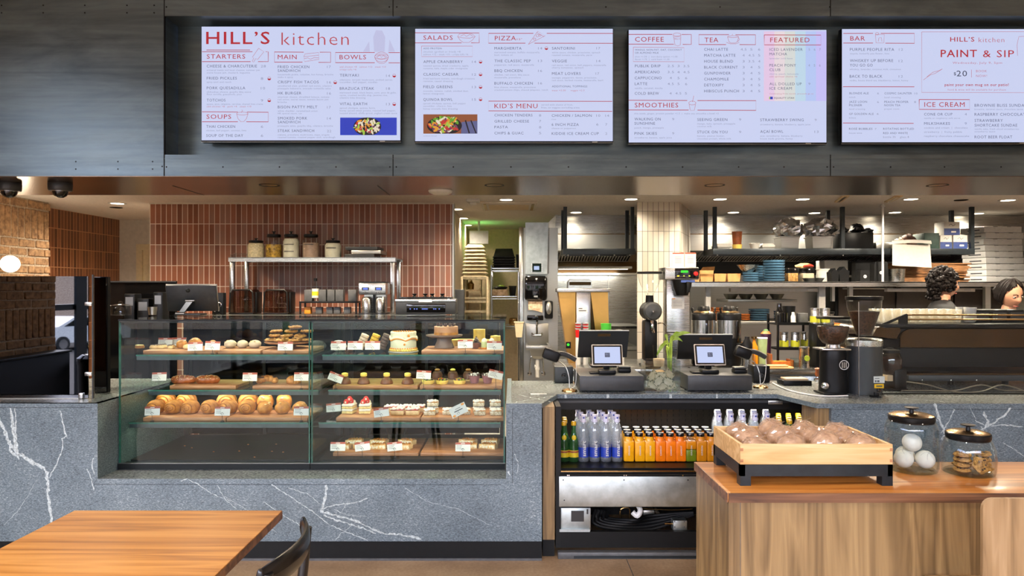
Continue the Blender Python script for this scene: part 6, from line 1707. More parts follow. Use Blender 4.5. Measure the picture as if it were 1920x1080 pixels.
for q in(-.42,-.06,.18,.52):
 b = B('satin_black');b.lathe([(.016,h+.0145),(.014,h+.022),(.008,h+.026),(.02,h+.036),(.02,h+.042),(0,h+.043)],n=14,c=(w_*q,-.02,0));part(T,'knob',b)
d = 5.72
T = thing('tool_holder','black upright box with two ring-shaped tools, beside the monitor','holder',(X(411,d),d,ZBB))
w_ = W(21,d)/2;h = Z(549,d)-ZBB
b = B('satin_black');b.box(-w_,w_,-.03,.03,0,h,.003);part(T,'box',b)
for k,(x,z)in enumerate(((-.022,.08),(.012,.085))):
 b = B('stainless');b.lathe([(.014,-.002),(.020,-.003),(.022,0),(.016,.003)],n=16,mx=Matrix.Translation((x,-.032,z))@Matrix.Rotation(PI/2,4,'X'),close=True);b.cyl((x,-.034,z-.02),(x,-.034,z-.055),.006,n=8);part(T,'tool',b)
 # ================================================================ PASSAGE TO THE BACK KITCHEN
d = 8.0
T = thing('pan_rack','tall rolling rack with a stack of pale pans on top','rack',(X(890,d),d+.25,0))
zt = Z(519,d)
pm('aluminium_warm',(206,188,150),.35,.7)
for px in(866,914):
 for y in(d,d+.5):
  b = B('aluminium_warm');b.box(X(px,d)-.016,X(px,d)+.016,y-.016,y+.016,.1,zt,.003);part(T,'post',b,True)
b = B('aluminium_warm')
for y in(d,d+.5):b.box(X(866,d),X(914,d),y-.012,y+.012,zt-.03,zt)
for px in(866,914):b.box(X(px,d)-.012,X(px,d)+.012,d,d+.5,zt-.03,zt)
part(T,'top_frame',b,True)
for k,py in enumerate((560,566.5,585,604)):
 b = B('aluminium_warm');z = Z(py,d);b.box(X(867,d),X(913,d),d+.02,d+.48,z-.012,z,.003);b.box(X(867,d),X(913,d),d+.015,d+.03,z-.004,z+.02);part(T,'sheet_pan',b,True)
for px in(866,914):
 for y in(d,d+.5):b = B('rubber');b.cyl((X(px,d)-.015,y,.05),(X(px,d)+.015,y,.05),.05,n=14);part(T,'caster',b,True)
pm('pan_cream',(232,212,168),.35,var=.06)
n = 9
for k in range(n):
 z = zt+k*.0435;w0 = W(51-1.1*k+(2 if k<5 else 0),d)/2
 b = B('pan_cream');b.lathe([(.70,0),(.72,.005),(.97,.042),(1.03,.043),(1.03,.05),(.95,.05),(.70,.012),(0,.012)][::1],n=4,mx=Matrix.Rotation(PI/4,4,'Z'),smooth=False,close=True)
 s_ = w0*1.30
 b.v = [(q[0]*s_,q[1]*s_*.95,q[2])for q in b.v]
 b.v = [(q[0],q[1],.05-q[2])for q in b.v]
 b.v = [(q[0]*1.0,q[1],q[2]*.84)for q in b.v]
 solo('food_pan',b,'pale upturned food pan, %s from the bottom of the rack-top stack'%ORD[k],'food pan',(X(889,d),d+.25,z),group='stacked pale food pans')
b = B('white_plastic');b.box(-.115,.115,-.02,.02,-.16,0,.004)
T = thing('exit_sign','white exit sign box seen from behind with a green glow','sign',(X(898,8.3),8.3,Z(433,8.3)-.0))
part(T,'housing',b)
glow('exit_green',(70,220,60),1.6)
b = B('exit_green');b.box(-.1,.1,.021,.0225,-.14,-.02);part(T,'lit_face',b)
b = B('white_plastic');b.cyl((0,0,0),(0,0,ZC-Z(433,8.3)-.003),.015);part(T,'stem',b)
lamp('exit_lamp','POINT',(X(898,8.3),8.45,Z(446,8.3)),1.6,(.3,1,.25),.05)
d = 8.4
T = thing('wire_shelving','chrome wire shelving unit with black tubs beyond the passage','shelving',(X(950,d),d+.2,0))
xa,xb_ = X(921,d),X(976,d)+.05
for x in(xa,xb_):
 for y in(d,d+.42):b = B('chrome');b.cyl((x,y,0),(x,y,Z(497,d)),.012,n=10);part(T,'post',b,True)
for py in(503,556,612):
 b = B('chrome');z = Z(py,d)
 for y in(d,d+.42):b.cyl((xa,y,z),(xb_,y,z),.005,n=6);b.cyl((xa,y,z-.03),(xb_,y,z-.03),.004,n=6)
 for i in range(12):b.cyl((xa+(xb_-xa)*i/11,d,z),(xa+(xb_-xa)*i/11,d+.42,z),.003,n=5)
 part(T,'wire_shelf',b,True)
zsh = Z(503,d)+.006
def tub(w0,w1,h,dp,mt='satin_black'):
 b = B(mt);b.lathe([(.66,0),(.675,.01),(.707*w1/w0,h),(.76*w1/w0,h+.001),(.76*w1/w0,h+.01),(.69*w1/w0,h+.01),(.66,.012),(0,.012)],n=4,mx=Matrix.Rotation(PI/4,4,'Z'),smooth=False)
 b.v = [(q[0]*w0,q[1]*dp,q[2])for q in b.v]
 return b
b0 = tub(.22,.26,.10,.3)
for k in range(5):
 b = B('satin_black');b.v,b.f,b.m,b.sm = [(q[0],q[1],.11-q[2])for q in b0.v],b0.f,b0.m,b0.sm
 solo('black_tub',b,'black upturned tub, %s from the bottom on the wire shelving'%ORD[k],'tub',(X(945,d)-.0,d+.2,zsh+.032*k),group='black tubs on the wire shelving')
b = tub(.07,.08,.16,.2);solo('black_tub',b,'tall black tub beside the stacked tubs on the wire shelving','tub',(X(972,d)+.012,d+.25,zsh))
z2 = Z(556,d)+.006
b = B('wrapped_bread');b.box(-.1,.1,-.12,.12,0,.08,.01);solo('brown_carton',b,'low brown carton on the middle wire shelf','box',(X(938,d)-.01,d+.2,z2))
b = B('satin_black');b.ball((0,0,.02),.09,1,.8,.25,jig=.1);b.v = [(q[0],q[1],max(0,q[2]))for q in b.v];b.use('kiwi');b.ball((.01,-.02,.035),.045,1,.7,.5);solo('black_cloth',b,'black cloth with a green scrap on the brown carton','cloth',(X(938,d),d+.2,z2+.081))
b = B('satin_black');b.lathe([(.035,0),(.045,.11),(.05,.112),(.05,.125),(.04,.125)],n=18);b.lathe([(0,0),(.035,0)],n=18);solo('black_pot',b,'black pot at the right of the middle wire shelf','pot',(X(961,d),d+.12,z2))
b = B('wrapped_bread');b.cyl((0,-.16,.05),(0,.16,.05),.05,n=18);solo('paper_roll',b,'brown paper roll lying on the lower wire shelf','roll',(X(930,d)+.03,d+.2,Z(612,d)+.006),.25)
b = B('brass');b.lathe([(.05,0),(.06,.03),(.055,.08),(.04,.09),(0,.09)],n=16);solo('brass_pan',b,'brass-coloured pan on the lower wire shelf','pan',(X(963,d),d+.2,Z(612,d)+.006))
d = 7.2
b = B('charcoal');b.box(-.07,.07,-.06,.06,0,Z(543,d),.006);solo('tall_bin',b,'tall dark bin at the end of the tile wall','bin',(X(856,d)+.012,d,0))
b = B('wrapped_bread');b.box(-.1,.12,0,.3,Z(512,8.9)-.02,Z(512,8.9));b.box(-.1,.12,0,.3,Z(543,8.9)-.02,Z(543,8.9));b.box(-.1,-.08,0,.3,0,Z(460,8.9));b.box(.1,.12,0,.3,0,Z(460,8.9))
solo('pantry_shelf',b,'narrow pantry shelf deep in the passage','shelf',(X(853,8.9)+.22,8.9,0))
for k,(z,m_,h)in enumerate(((Z(512,8.9),'strawberry',.15),(Z(543,8.9),'brass',.12))):
 b = B(m_);b.lathe([(.04,0),(.045,h*.6),(.02,h*.8),(.018,h),(0,h)],n=14);solo('pantry_jar',b,('red' if k == 0 else 'amber')+' jar on the pantry shelf in the passage','jar',(X(853,8.9)+.2,9.02,z+.002))
 # ================================================================ COOKING LINE
YW = 7.05
T = thing('steel_wall_panel','stainless steel wall panel carrying the hand sink','wall panel',(X(1005,YW),YW,0))
b = B('stainless_dull');b.box(X(974,YW),X(1046,YW),YW,YW+.03,0,Z(427,YW));part(T,'sheet',b,True)
b = B('stainless_vert');b.box(X(973,YW),X(982,YW),YW-.012,YW-.0005,0,Z(426,YW),.002);part(T,'corner_trim',b,True)
b = B('chrome');b.cyl((X(972,YW),YW-.03,0),(X(972,YW),YW-.03,Z(510,YW)),.012,n=10);part(T,'upright_tube',b,True)
yb = 6.96
T = thing('hood_end_cabinet','greenish steel cabinet with a small display at the end of the hood','cabinet',(X(1006,yb),yb,Z(514,yb)))
b = B('galvanised');b.prism([(X(985,yb),Z(514,yb)),(X(1026,yb),Z(514,yb)),(X(1028,yb),Z(417,yb)),(X(985,yb),Z(417,yb))],'y',yb,YW-.015);part(T,'box',b,True)
b = B('stainless');b.add([(X(1026,yb),yb,Z(514,yb)),(X(1028,yb),yb,Z(417,yb)),(X(1043,7.5),7.5,Z(402,7.5)),(X(1040,7.5),7.5,Z(440,7.5)),(X(1031,7.1),7.1,Z(512,7.1))],[(0,1,2,3,4)]);part(T,'sloped_side',b,True)
b = B('stainless');b.box(X(996,yb),X(1017,yb),yb-.008,yb-.0005,Z(511,yb),Z(493,yb));b.use('gloss_black');b.box(X(998,yb),X(1015,yb),yb-.010,yb-.008,Z(510,yb),Z(494,yb));glow('cool_display',(190,205,240),1.0);b.use('cool_display');b.box(X(1001,yb),X(1011,yb),yb-.011,yb-.010,Z(506,yb),Z(499,yb));part(T,'display',b,True)
y = YW-.002
T = thing('towel_dispenser','glossy black paper towel dispenser with brown paper hanging out','towel dispenser',(X(1003,y),y,Z(563,y)))
b = B('gloss_black');b.box(X(983,y),X(1025,y),y-.16,y,Z(563,y),Z(517,y),.03);part(T,'housing',b,True)
b = B('stainless_dull');b.box(X(1000,y),X(1007,y),y-.162,y-.16,Z(557,y),Z(554,y));part(T,'badge',b,True)
b = B('wrapped_bread');b.grid(lambda u,v:(X(990,y)+u*W(26,y),y-.10-.03*math.sin(v*1.5),Z(562,y)-v*(.10+.03*u*u)),6,8);part(T,'paper_sheet',b,True)
b = B('gloss_black');b.box(X(988,y),X(1018,y),y-.1,y,Z(600,y),Z(591,y),.006);wsolo('soap_tray',b,'black tray bracket under the hanging paper towel','bracket')
T = thing('soap_dispenser','black soap dispenser with a grey oval face beside the towels','soap dispenser',(X(1028,y),y,Z(598,y)))
b = B('satin_black');b.box(X(1021,y),X(1036,y),y-.09,y,Z(597,y),Z(564,y),.015);part(T,'housing',b,True)
b = B('stainless_dull');b.lathe([(.03,0),(.026,.006),(0,.008)],n=20,sy=2.2,mx=Matrix.Translation((X(1028,y),y-.09,Z(577,y)))@Matrix.Rotation(PI/2,4,'X'));part(T,'window',b,True)
T = thing('hand_sink','wall-hung steel hand sink with gooseneck tap','sink',(X(1007,y),y,Z(646,y)))
b = B('stainless_dull');b.box(X(985,y),X(1028,y),y-.02,y,Z(646,y),Z(606,y),.004)
x0,x1 = X(985,y),X(1028,y)
b.box(x0,x1,y-.30,y-.27,Z(646,y)-.03,Z(646,y)+.012,.004);b.box(x0,x0+.02,y-.27,y-.02,Z(646,y)-.03,Z(646,y)+.02);b.box(x1-.02,x1,y-.27,y-.02,Z(646,y)-.03,Z(646,y)+.02);part(T,'rim',b,True)
b = B('stainless_dull');b.lathe([(.05,-.13),(.09,-.10),(.105,-.03)],n=4,c=(0,0,0),mx=Matrix.Translation(((x0+x1)/2,y-.15,Z(646,y)))@Matrix.Rotation(PI/4,4,'Z'),smooth=False);part(T,'bowl',b,True)
b = B('chrome');xm = X(1006.5,y);zf = Z(628,y);b.tube([(xm,y-.03,zf),(xm,y-.035,zf+.10),(xm,y-.07,zf+.15),(xm,y-.11,zf+.11)],.010);b.cyl((xm-.055,y-.035,zf-.0),(xm+.055,y-.035,zf-.0),.012);b.cyl((xm-.05,y-.035,zf),(xm-.05,y-.07,zf+.02),.009);b.cyl((xm+.05,y-.035,zf),(xm+.05,y-.07,zf+.02),.009);part(T,'tap',b,True)
b = B('white_plastic');zq = Z(656,y);b.cyl((xm,y-.15,zq),(xm,y-.15,Z(704,y)),.019);b.cyl((xm,y-.15,Z(684,y)),(xm-.03,y-.15,Z(684,y)),.018);b.lathe([(.024,0),(.024,.03)],n=14,c=(xm,y-.15,Z(690,y)));part(T,'drain_pipe',b,True)
for s_,px in((-1,993),(1,1019)):
 b = B('chrome');b.tube([(xm+s_*.03,y-.05,Z(655,y)),(X(px,y)-s_*.01,y-.06,Z(672,y)),(X(px,y),y-.04,Z(699,y))],.006,n=6);b.lathe([(.022,0),(.022,.012),(0,.02)],n=14,mx=Matrix.Translation((X(px,y),y-.002,Z(700,y)))@Matrix.Rotation(PI/2,4,'X'));part(T,'supply_hose',b,True)
T = thing('waste_tub','beige plastic tub hanging left of the hand sink','tub',(X(973,6.9),6.88,Z(632,6.9)))
b = B('door_paint');b.lathe([(.042,0),(.062,.145),(.07,.147),(.07,.155),(.058,.155)],n=4,mx=Matrix.Rotation(PI/4,4,'Z'),smooth=False);part(T,'tub_body',b)
b = B('chrome');b.tube([(.03,.02,.14),(.05,.1,.15),(.06,.14,.13)],.004,n=5);part(T,'hook',b)
YH = 7.57
def hood(a,c,label):
 T = thing('exhaust_hood',label,'hood',((a+c)/2,YH,Z(470,YH)))
 b = B('stainless');b.box(a,c,YH,9.38,Z(438,YH),ZC-.002);b.use('stainless_dull');b.box(a,c,YH+.004,9.38,Z(470,YH),Z(438.5,YH));part(T,'canopy',b,True)
 b = B('brass');b.box(a,c,YH+.001,YH+.02,Z(439.5,YH),Z(437.5,YH));part(T,'seam_trim',b,True)
 m = max(2,int((c-a)/.5))
 for i in range(m):
  b = B('stainless_dull');x0 = a+(c-a)*i/m+.015;x1 = a+(c-a)*(i+1)/m-.015
  z0,z1 = Z(491,8.3),Z(463,7.75)
  b.add([(x0,8.3,z0),(x1,8.3,z0),(x1,7.75,z1),(x0,7.75,z1)],[(0,1,2,3)]);b.use('gloss_black')
  k = int((x1-x0)/.032)
  for j in range(k):
   xa = x0+(j+.3)*(x1-x0)/k
   b.add([(xa,8.29,z0+.003),(xa+.017,8.29,z0+.003),(xa+.017,7.74,z1-.006),(xa,7.74,z1-.006)],[(0,1,2,3)])
  part(T,'baffle_filter',b,True)
 return T
hood(X(1041,YH),X(1200,YH),'stainless exhaust hood left of the ivory tile column')
hood(X(1292,YH),5.95,'long stainless exhaust hood right of the ivory tile column')
b = B('stainless');xa,xb_ = X(1028,8.3),X(1205,8.3)+.3
b.box(xa,xb_,8.5,8.52,0,Z(516,8.5));b.use('bronze_mirror');b.box(xa,xb_,8.42,8.5,Z(513,8.42),Z(491,8.42));b.use('stainless');b.box(xa,xb_,8.40,8.42,Z(516,8.4),Z(512,8.4))
b.use('stainless_dull');b.box(X(1140,8.49),X(1142,8.49),8.495,8.5,0,Z(516,8.5))
wsolo('steel_backsplash',b,'stainless backsplash below the left hood','backsplash')
b = B('stainless_dull');b.box(X(1292,8.5),5.95,8.5,8.52,0,Z(470,8.5));b.use('satin_black');b.box(X(1292,8.47),X(1640,8.47),8.46,8.499,Z(516,8.47),Z(486,8.47));wsolo('rear_steel_wall',b,'stainless wall behind the kitchen pass','backsplash')
b = B('stainless_dull');b.box(X(1130,7.8),X(1200,7.8),7.7,8.3,.86,.9);b.box(X(1130,7.8),X(1200,7.8),7.72,8.3,0,.85);b.use('gloss_black');b.box(X(1141,7.7),X(1198,7.7),7.69,7.7,Z(616,7.7),Z(612,7.7));b.use('stainless_dull');b.box(X(1141,7.7),X(1198,7.7),7.7,8.3,Z(613,7.7),Z(611,7.7));b.box(X(1141,7.7),X(1143,7.7),7.7,8.3,.9,Z(613,7.7));b.box(X(1196,7.7),X(1198,7.7),7.7,8.3,.9,Z(613,7.7))
wsolo('griddle_station',b,'steel cooking station with a dark slot under the backsplash','cooker')
T = thing('hood_light','light fixture under the left exhaust hood','lamp',(X(1110,8.1),8.0,Z(505,8.1)))
b = B('stainless_dull');b.box(-.45,.45,-.05,.05,0,.03,.004);part(T,'housing',b)
b = B('heat_glow')if 'heat_glow' in MATS else B('lamp_lens');b.box(-.4,.4,-.035,.035,-.004,-.0005);part(T,'lens',b)
lamp('hood_lamp','AREA',(X(1110,8.1),8.0,Z(505,8.1)-.02),4.5,(1,.95,.86),.8,(math.radians(28),0,0),sy=.06)
T = thing('dark_backdrop','dark oven block added along the rear wall behind the people','backdrop',(4.9,8.3,0))  # dark block added only to darken the area behind the people
xa,xb_ = X(1566,8.1),5.94
b = B('satin_black');b.box(xa,xb_,8.1,8.455,.1,Z(520,8.1),.004);part(T,'housing',b,True)
for i in range(3):
 x0 = xa+.03+i*(xb_-xa-.04)/3;x1 = x0+(xb_-xa-.1)/3
 pm('backdrop_brown',(46,37,30),.4);b = B('backdrop_brown');b.box(x0,x1,8.08,8.0995,.95,Z(535,8.1),.004);dr = part(T,'backdrop_panel',b,True)
 b = B('stainless_dull');b.cyl((x0+.04,8.06,Z(541,8.1)),(x1-.04,8.06,Z(541,8.1)),.01,n=10);part(dr,'handle',b,True)
def hang(px,a,c,label,posts):
 y0,y1 = 6.8,7.15
 z0,z1 = Z(477,y0),Z(466,y0)
 T = thing('hanging_rack',label,'hanging rack',((X(a,y0)+X(c,y0))/2,6.97,z0))
 xa,xb_ = X(a,y0),X(c,y0)
 b = B('steel_black');b.box(xa,xb_,y0,y0+.035,z0,z1,.002);b.box(xa,xb_,y1-.035,y1,z0,z1,.002);b.box(xa,xa+.035,y0+.035,y1-.035,z0,z1);b.box(xb_-.035,xb_,y0+.035,y1-.035,z0,z1);part(T,'shelf_frame',b,True)
 b = B('charcoal');b.box(xa+.035,xb_-.035,y0+.035,y1-.035,z1-.012,z1-.004);part(T,'shelf_plate',b,True)
 for p in posts:
  for y in(y0,y1-.035):
   b = B('steel_black');x = X(p,y0);b.box(x-.0175,x+.0175,y+(.0355 if False else 0),y+.035,z1+.0005,ZC-.001);part(T,'hanger_post',b,True)
 b = B('white_plastic')
 for i in range(5):x = xa+.05+i*(xb_-xa-.1)/4;b.ball((x,y0+.02,z0-.006),.008,n=8,m=5)
 part(T,'bolt',b,True)
 return z1
ZH = hang(0,1056,1191,'empty black hanging rack left of the ivory tile column',(1060,1186))
hang(0,1337,1828,'long loaded black hanging rack above the kitchen pass',(1341,1581,1824))
def hr(px,d=6.92):return(X(px,d),d,ZH)
# ================================================================ KITCHEN PASS AND LOADED SHELVES
YP = 6.5
ZP = Z(528,YP)
xp0 = X(1297,YP)
T = thing('kitchen_pass','long stainless pass shelf with heat lamps behind the coffee station','shelf',(4.0,6.9,0))
b = B('stainless');b.box(xp0,5.9,YP,7.6,ZP-.012,ZP,.002);b.box(xp0,5.9,YP,YP+.006,ZP-W(9.5,YP),ZP-.001);part(T,'shelf_board',b,True)
for px,w in((1327,9),(1540,12),(1561,5),(1594,7),(1850,10)):
 b = B('white_plastic' if px<1560 else 'stainless_dull');x = X(px,6.7);w_ = W(w,6.7)/2;b.box(x-w_,x+w_,6.68,6.72,0 if px not in(1561,1594)else Z(565,6.7),ZP-.0125);part(T,'post',b,True)
glow('heat_bar',(244,236,222),1.0)
for a,c in((1369,1532),(1662,1826)):
 b = B('white_paint');b.box(X(a,6.62),X(c,6.62),6.6,6.66,Z(547,6.62),Z(540.5,6.62),.003);b.use('stainless_dull');b.box(X(c-18,6.6),X(c-6,6.6),6.597,6.6,Z(545,6.6),Z(542,6.6));part(T,'heat_lamp',b,True)
b = B('stainless_dull');b.box(X(1359,7.2),X(1488,7.2),7.1,7.5,Z(566,7.2),Z(561,7.2),.002);part(T,'inner_shelf',b,True)
b = B('stainless_dull');b.box(X(1330,6.8),X(1560,6.8),6.74,7.4,Z(610,6.75),Z(602,6.75),.003);part(T,'lower_shelf',b,True)
pm('kraft',(186,136,80),.75,var=.08,sc=18);pm('kraft_dark',(112,76,44),.75,var=.4,sc=14,sv=(1,1,20),c2=(170,116,66));pm('bowl_blue',(66,100,124),.35,var=.08);pm('bowl_orange',(196,112,52),.4,var=.08);pm('box_white',(206,202,192),.6,var=.03);pm('box_blue',(44,64,120),.5,var=.1);pm('box_green',(44,66,58),.6,var=.1);pm('bag_black',(18,18,20),.28,var=.3,sc=12,bump=.8,bd=.02);pm('bag_beige',(188,166,136),.6,var=.12,sc=8)
steel('foil',(232,232,232),.24,sv=(9,9,9),var=.15)
rr = random.Random(5)
def px_box(nm,lb,cat,a,c,t,bt,z0,d,dp,mt,grp=None,rz=0,bev=.004,parts=None):
 w_ = (X(c,d)-X(a,d))/2;h = Z(t,d)-z0
 b = B(mt);b.box(-w_,w_,0,dp,0,h,bev)
 return solo(nm,b,lb,cat,((X(a,d)+X(c,d))/2,d,z0),rz,grp)
def clam(a,c,lb):
 d = 6.87;w_ = (X(c,d)-X(a,d))/2
 b = B('box_white');b.lathe([(.8,0),(.98,.02),(1.0,.03),(.98,.034),(.78,.055),(0,.055)],n=4,mx=Matrix.Rotation(PI/4,4,'Z'),smooth=False);b.v = [(q[0]*w_*1.41,q[1]*.15,q[2])for q in b.v]
 solo('takeout_clamshell',b,lb,'takeout box',((X(a,d)+X(c,d))/2,d+.1,ZH),group='white clamshells on the hanging rack')
clam(1345,1373,'white takeout clamshell at the left end of the hanging rack');clam(1429,1453,'white takeout clamshell beside the metal pan on the hanging rack')
T = thing('deli_tub','clear deli tub with a brown sauce tub on it, on the hanging rack','food tub',(X(1382,6.9),6.9,ZH))
b = B('cream_yellow');b.lathe([(.042,0),(.05,.045),(0,.045)],n=20);part(T,'lower_tub',b)
b = B('pretzel_brown');b.lathe([(.042,.0455),(.05,.165),(.052,.166),(.052,.175),(0,.176)],n=20);part(T,'sauce_tub',b)
b = B('box_white');b.lathe([(.035,0),(.055,.055),(.06,.056),(.052,.058),(.03,.006),(0,.006)],n=22);solo('white_bowl',b,'white paper bowl alone on the hanging rack','bowl',hr(1415))
def crumple(b,c,sx,sy,sz,seed,n=16,m=9,j=.28):
 q = random.Random(seed);b.ball(c,1,sx,sy,sz,n=n,m=m,jig=j,rnd=q)
for k,(a,c,t,lb)in enumerate(((1457,1512,443,'shallow steel pan under the left crumpled foil'),(1516,1575,443,'steel pan under the right crumpled foil'))):
 d = 6.86;w_ = (X(c,d)-X(a,d))/2;h = Z(t,d)-ZH
 b = B('stainless_dull');b.lathe([(.6,0),(.64,.01),(.70,h-.01),(.76,h-.009),(.76,h),(.68,h),(.6,.012),(0,.012)],n=4,mx=Matrix.Rotation(PI/4,4,'Z'),smooth=False);b.v = [(q[0]*w_*1.3,q[1]*.19,q[2])for q in b.v]
 solo('steel_pan',b,lb,'pan',((X(a,d)+X(c,d))/2,d+.13,ZH),group='steel pans on the hanging rack')
 b = B('foil');crumple(b,(0,0,.07),w_*.98,.14,.115,3+k,22,12,.22);b.v = [(q[0],q[1],max(0,q[2]))for q in b.v];b.sm = [False]*len(b.f)
 solo('foil_heap',b,'crumpled silver foil heaped over the '+('left' if k == 0 else 'right')+' steel pan','foil',((X(a,d)+X(c,d))/2+.02,d+.13,ZH+h+.001),group='foil heaps on the hanging rack')
px_box('black_bin','black plastic bin holding black bags on the hanging rack','bin',1584,1638,436,465,ZH,6.85,.26,'satin_black')
zb = Z(436,6.85)
for k,(px,w,h,sd)in enumerate(((1596,.042,.055,1),(1613,.06,.085,2),(1631,.04,.05,3))):
 b = B('bag_black');crumple(b,(0,0,h*.5),w,.08,h*.62,sd,11,7,.25);b.v = [(q[0],q[1],max(0,q[2]))for q in b.v];b.sm = [False]*len(b.f)
 solo('coffee_bag',b,'black foil bag in the black bin, '+('left','tallest in the middle','right')[k],'bag',(X(px,6.9)+(-.05,0,.05)[k]*.6,6.97+(.03,0,.03)[k],zb),group='black bags in the bin')
px_box('dark_tray','stack of dark round lids beside the thin white pole','lids',1643,1675,455,465,ZH,6.86,.2,'stainless_dull')
b = B('bag_beige');crumple(b,(0,0,.05),.045,.09,.065,8,12,8,.2);b.v = [(q[0],q[1],max(0,q[2]))for q in b.v];solo('paper_bag',b,'crumpled beige paper bag on the hanging rack, left of the dark bag','bag',hr(1686,6.95))
b = B('tea_dark');crumple(b,(0,0,.07),.07,.1,.085,9,14,8,.12);b.v = [(q[0],q[1],max(0,q[2]))for q in b.v];solo('dark_bag',b,'dark brown mesh bag between beige bag and green box','bag',(X(1713,6.9),7.0,ZH))
px_box('green_box','dark green box on the hanging rack beside the tea boxes','box',1733,1761,437,465,ZH,6.86,.2,'box_green')
def teabox(a,c,t,bt,z0,lb,d=6.85):
 w_ = (X(c,d)-X(a,d))/2;h = Z(t,d)-z0
 T = thing('tea_box',lb,'box',((X(a,d)+X(c,d))/2,d,z0),group='white and blue boxes on the hanging rack')
 b = B('box_white');b.box(-w_,w_,0,.16,0,h,.003);part(T,'carton',b)
 b = B('box_blue');b.box(-w_,w_,-.0008,0,0,h*.5);b.use('ink');b.tube([(-w_*.4,-.001,h*.72),(-w_*.1,-.001,h*.82),(w_*.1,-.001,h*.7),(w_*.4,-.001,h*.8)],.002,n=4);b.use('box_white');b.box(-w_*.1,w_*.5,-.0012,-.0008,h*.18,h*.3);part(T,'label_panel',b)
 return h
h_ = teabox(1763,1785,441,465,ZH,'white and blue box, lower left of the trio on the hanging rack');teabox(1787.5,1814,441,465,ZH,'white and blue box, lower right of the trio on the hanging rack');teabox(1770,1800,416,440,ZH+h_+.001,'white and blue box on top of the trio on the hanging rack')
pm('sheet_white',(172,167,158),.7,var=.03);b = B('sheet_white');b.grid(lambda u,v:(X(1673,6.74)+u*W(74,6.74),6.74+.03*math.sin(u*2)*(1-v),Z(458,6.74)-v*W(40+4*u,6.74)),8,8);b.grid(lambda u,v:(X(1673,6.74)+u*W(74,6.74),6.74+v*.045,Z(458,6.74)+.012*math.sin(u*3)+.034*min(1,v*5)),8,8)
wsolo('paper_sheet',b,'white paper sheet draped over the front of the hanging rack','paper')
pb = None
for k in range(9):
 d = 7.2;z = ZP+.0655*k
 x = X(1879,d)+(.02,.022,.018,0.008,.0,-.004,-.01,.006,-.014)[k];rz = (-.10,-.09,-.10,-.12,-.13,-.12,-.10,-.12,-.13)[k]*-1
 lb = 'white pizza box, %s from the bottom of the tall stack'%ORD[k]
 if pb:dup(pb,(x,7.355,z),lb,rz);continue
 pb = T = thing('pizza_box',lb,'pizza box',(x,7.355,z),rz,group='stacked pizza boxes')
 b = B('white_plastic');b.box(-.22,.22,-.16,.16,0,.062,.002);part(T,'carton',b)
 b = B('ink')
 for q in(-.09,.07):b.box(q-.025,q+.025,-.1606,-.159,.058,.0621)
 b.box(-.2206,-.219,-.1,.06,.022,.034);part(T,'lid_slot',b)
for k,(a,c,t,lb)in enumerate(((1300,1314,513,'kraft carton at the left end of the pass, half hidden by the brewer'),(1314,1340,507,'open kraft carton with raised flaps on the pass'),(1341,1364,513,'kraft carton in the middle of the row on the pass'),(1366,1391,513,'kraft carton nearest the blue bowls on the pass'))):
 d = 6.6;w_ = (X(c,d)-X(a,d))/2;h = Z(t,d)-ZP
 b = B('kraft');b.lathe([(.62,0),(.70,h),(.66,h),(.58,.005),(0,.005)],n=4,mx=Matrix.Rotation(PI/4,4,'Z'),smooth=False);b.v = [(q[0]*w_*2/1.0*1.0,q[1]*.14,q[2])for q in b.v]
 if k == 1:b.add([(-w_,-.09,h),(w_,-.09,h),(w_*.9,-.13,h+.035),(-w_*.8,-.12,h+.03)],[(0,1,2,3)])
 solo('kraft_carton',b,lb,'takeout carton',((X(a,d)+X(c,d))/2,d+.1,ZP),group='kraft cartons on the pass')
def bowl_m(r,h,mt):
 b = B(mt);b.lathe([(r*.72,0),(r*.95,h*.3),(r,h),(r*.97,h),(r*.9,h*.4),(r*.7,h*.2),(0,h*.18)],n=26);return b
def bowls(px,d,r,h,n,mt,z0,place_,nm='stacked_bowl'):
 me = bowl_m(r,h,mt).mesh(nm)
 for k in range(n):
  o = bpy.data.objects.new(nm,me);COL.objects.link(o);o.location = (X(px,d),d,z0+LIFT+(h+.0006)*k)
  put(o,'%s bowl, %s from the bottom of the %s'%('orange' if 'orange' in mt else 'blue',ORD[k],place_),'bowl',('orange' if 'orange' in mt else 'blue')+' bowls, '+place_)
 return z0+(h+.0006)*n
z = bowls(1407,6.66,.076,.022,4,'bowl_blue',ZP,'low stack under the steel mixing bowl')
b = B('stainless');b.lathe([(.04,0),(.07,.03),(.10,.07),(.104,.072),(.098,.072),(.066,.034),(0,.004)],n=26);solo('mixing_bowl',b,'steel mixing bowl on the low blue bowl stack','bowl',(X(1402,6.66),6.66,z+.001))
bowls(1451,6.66,.102,.0255,8,'bowl_blue',ZP,'tall stack on the pass');bowls(1428,6.98,.06,.023,7,'bowl_blue',ZP,'narrow stack at the back of the pass')
def tubc(px,w,t,lb,fill,d=6.82,grp='clear food tubs on the pass'):
 w_ = W(w,d)/2;h = Z(t,d)-ZP
 T = thing('food_tub',lb,'food tub',(X(px,d),d,ZP),group=grp)
 b = B(fill);b.box(-w_*.86,w_*.86,-.05,.05,.004,h*.62,.006);part(T,'food',b)
 b = B('plastic_clear');b.box(-w_*.92,w_*.92,-.056,.056,.001,h,.004);part(T,'tub',b)
 return h
tubc(1483.5,22,503,'clear tub of shredded food nearest the tall blue bowl stack','cookie_dough');h_ = tubc(1512,24,503,'clear tub of pale food with a sandwich on it','bag_beige')
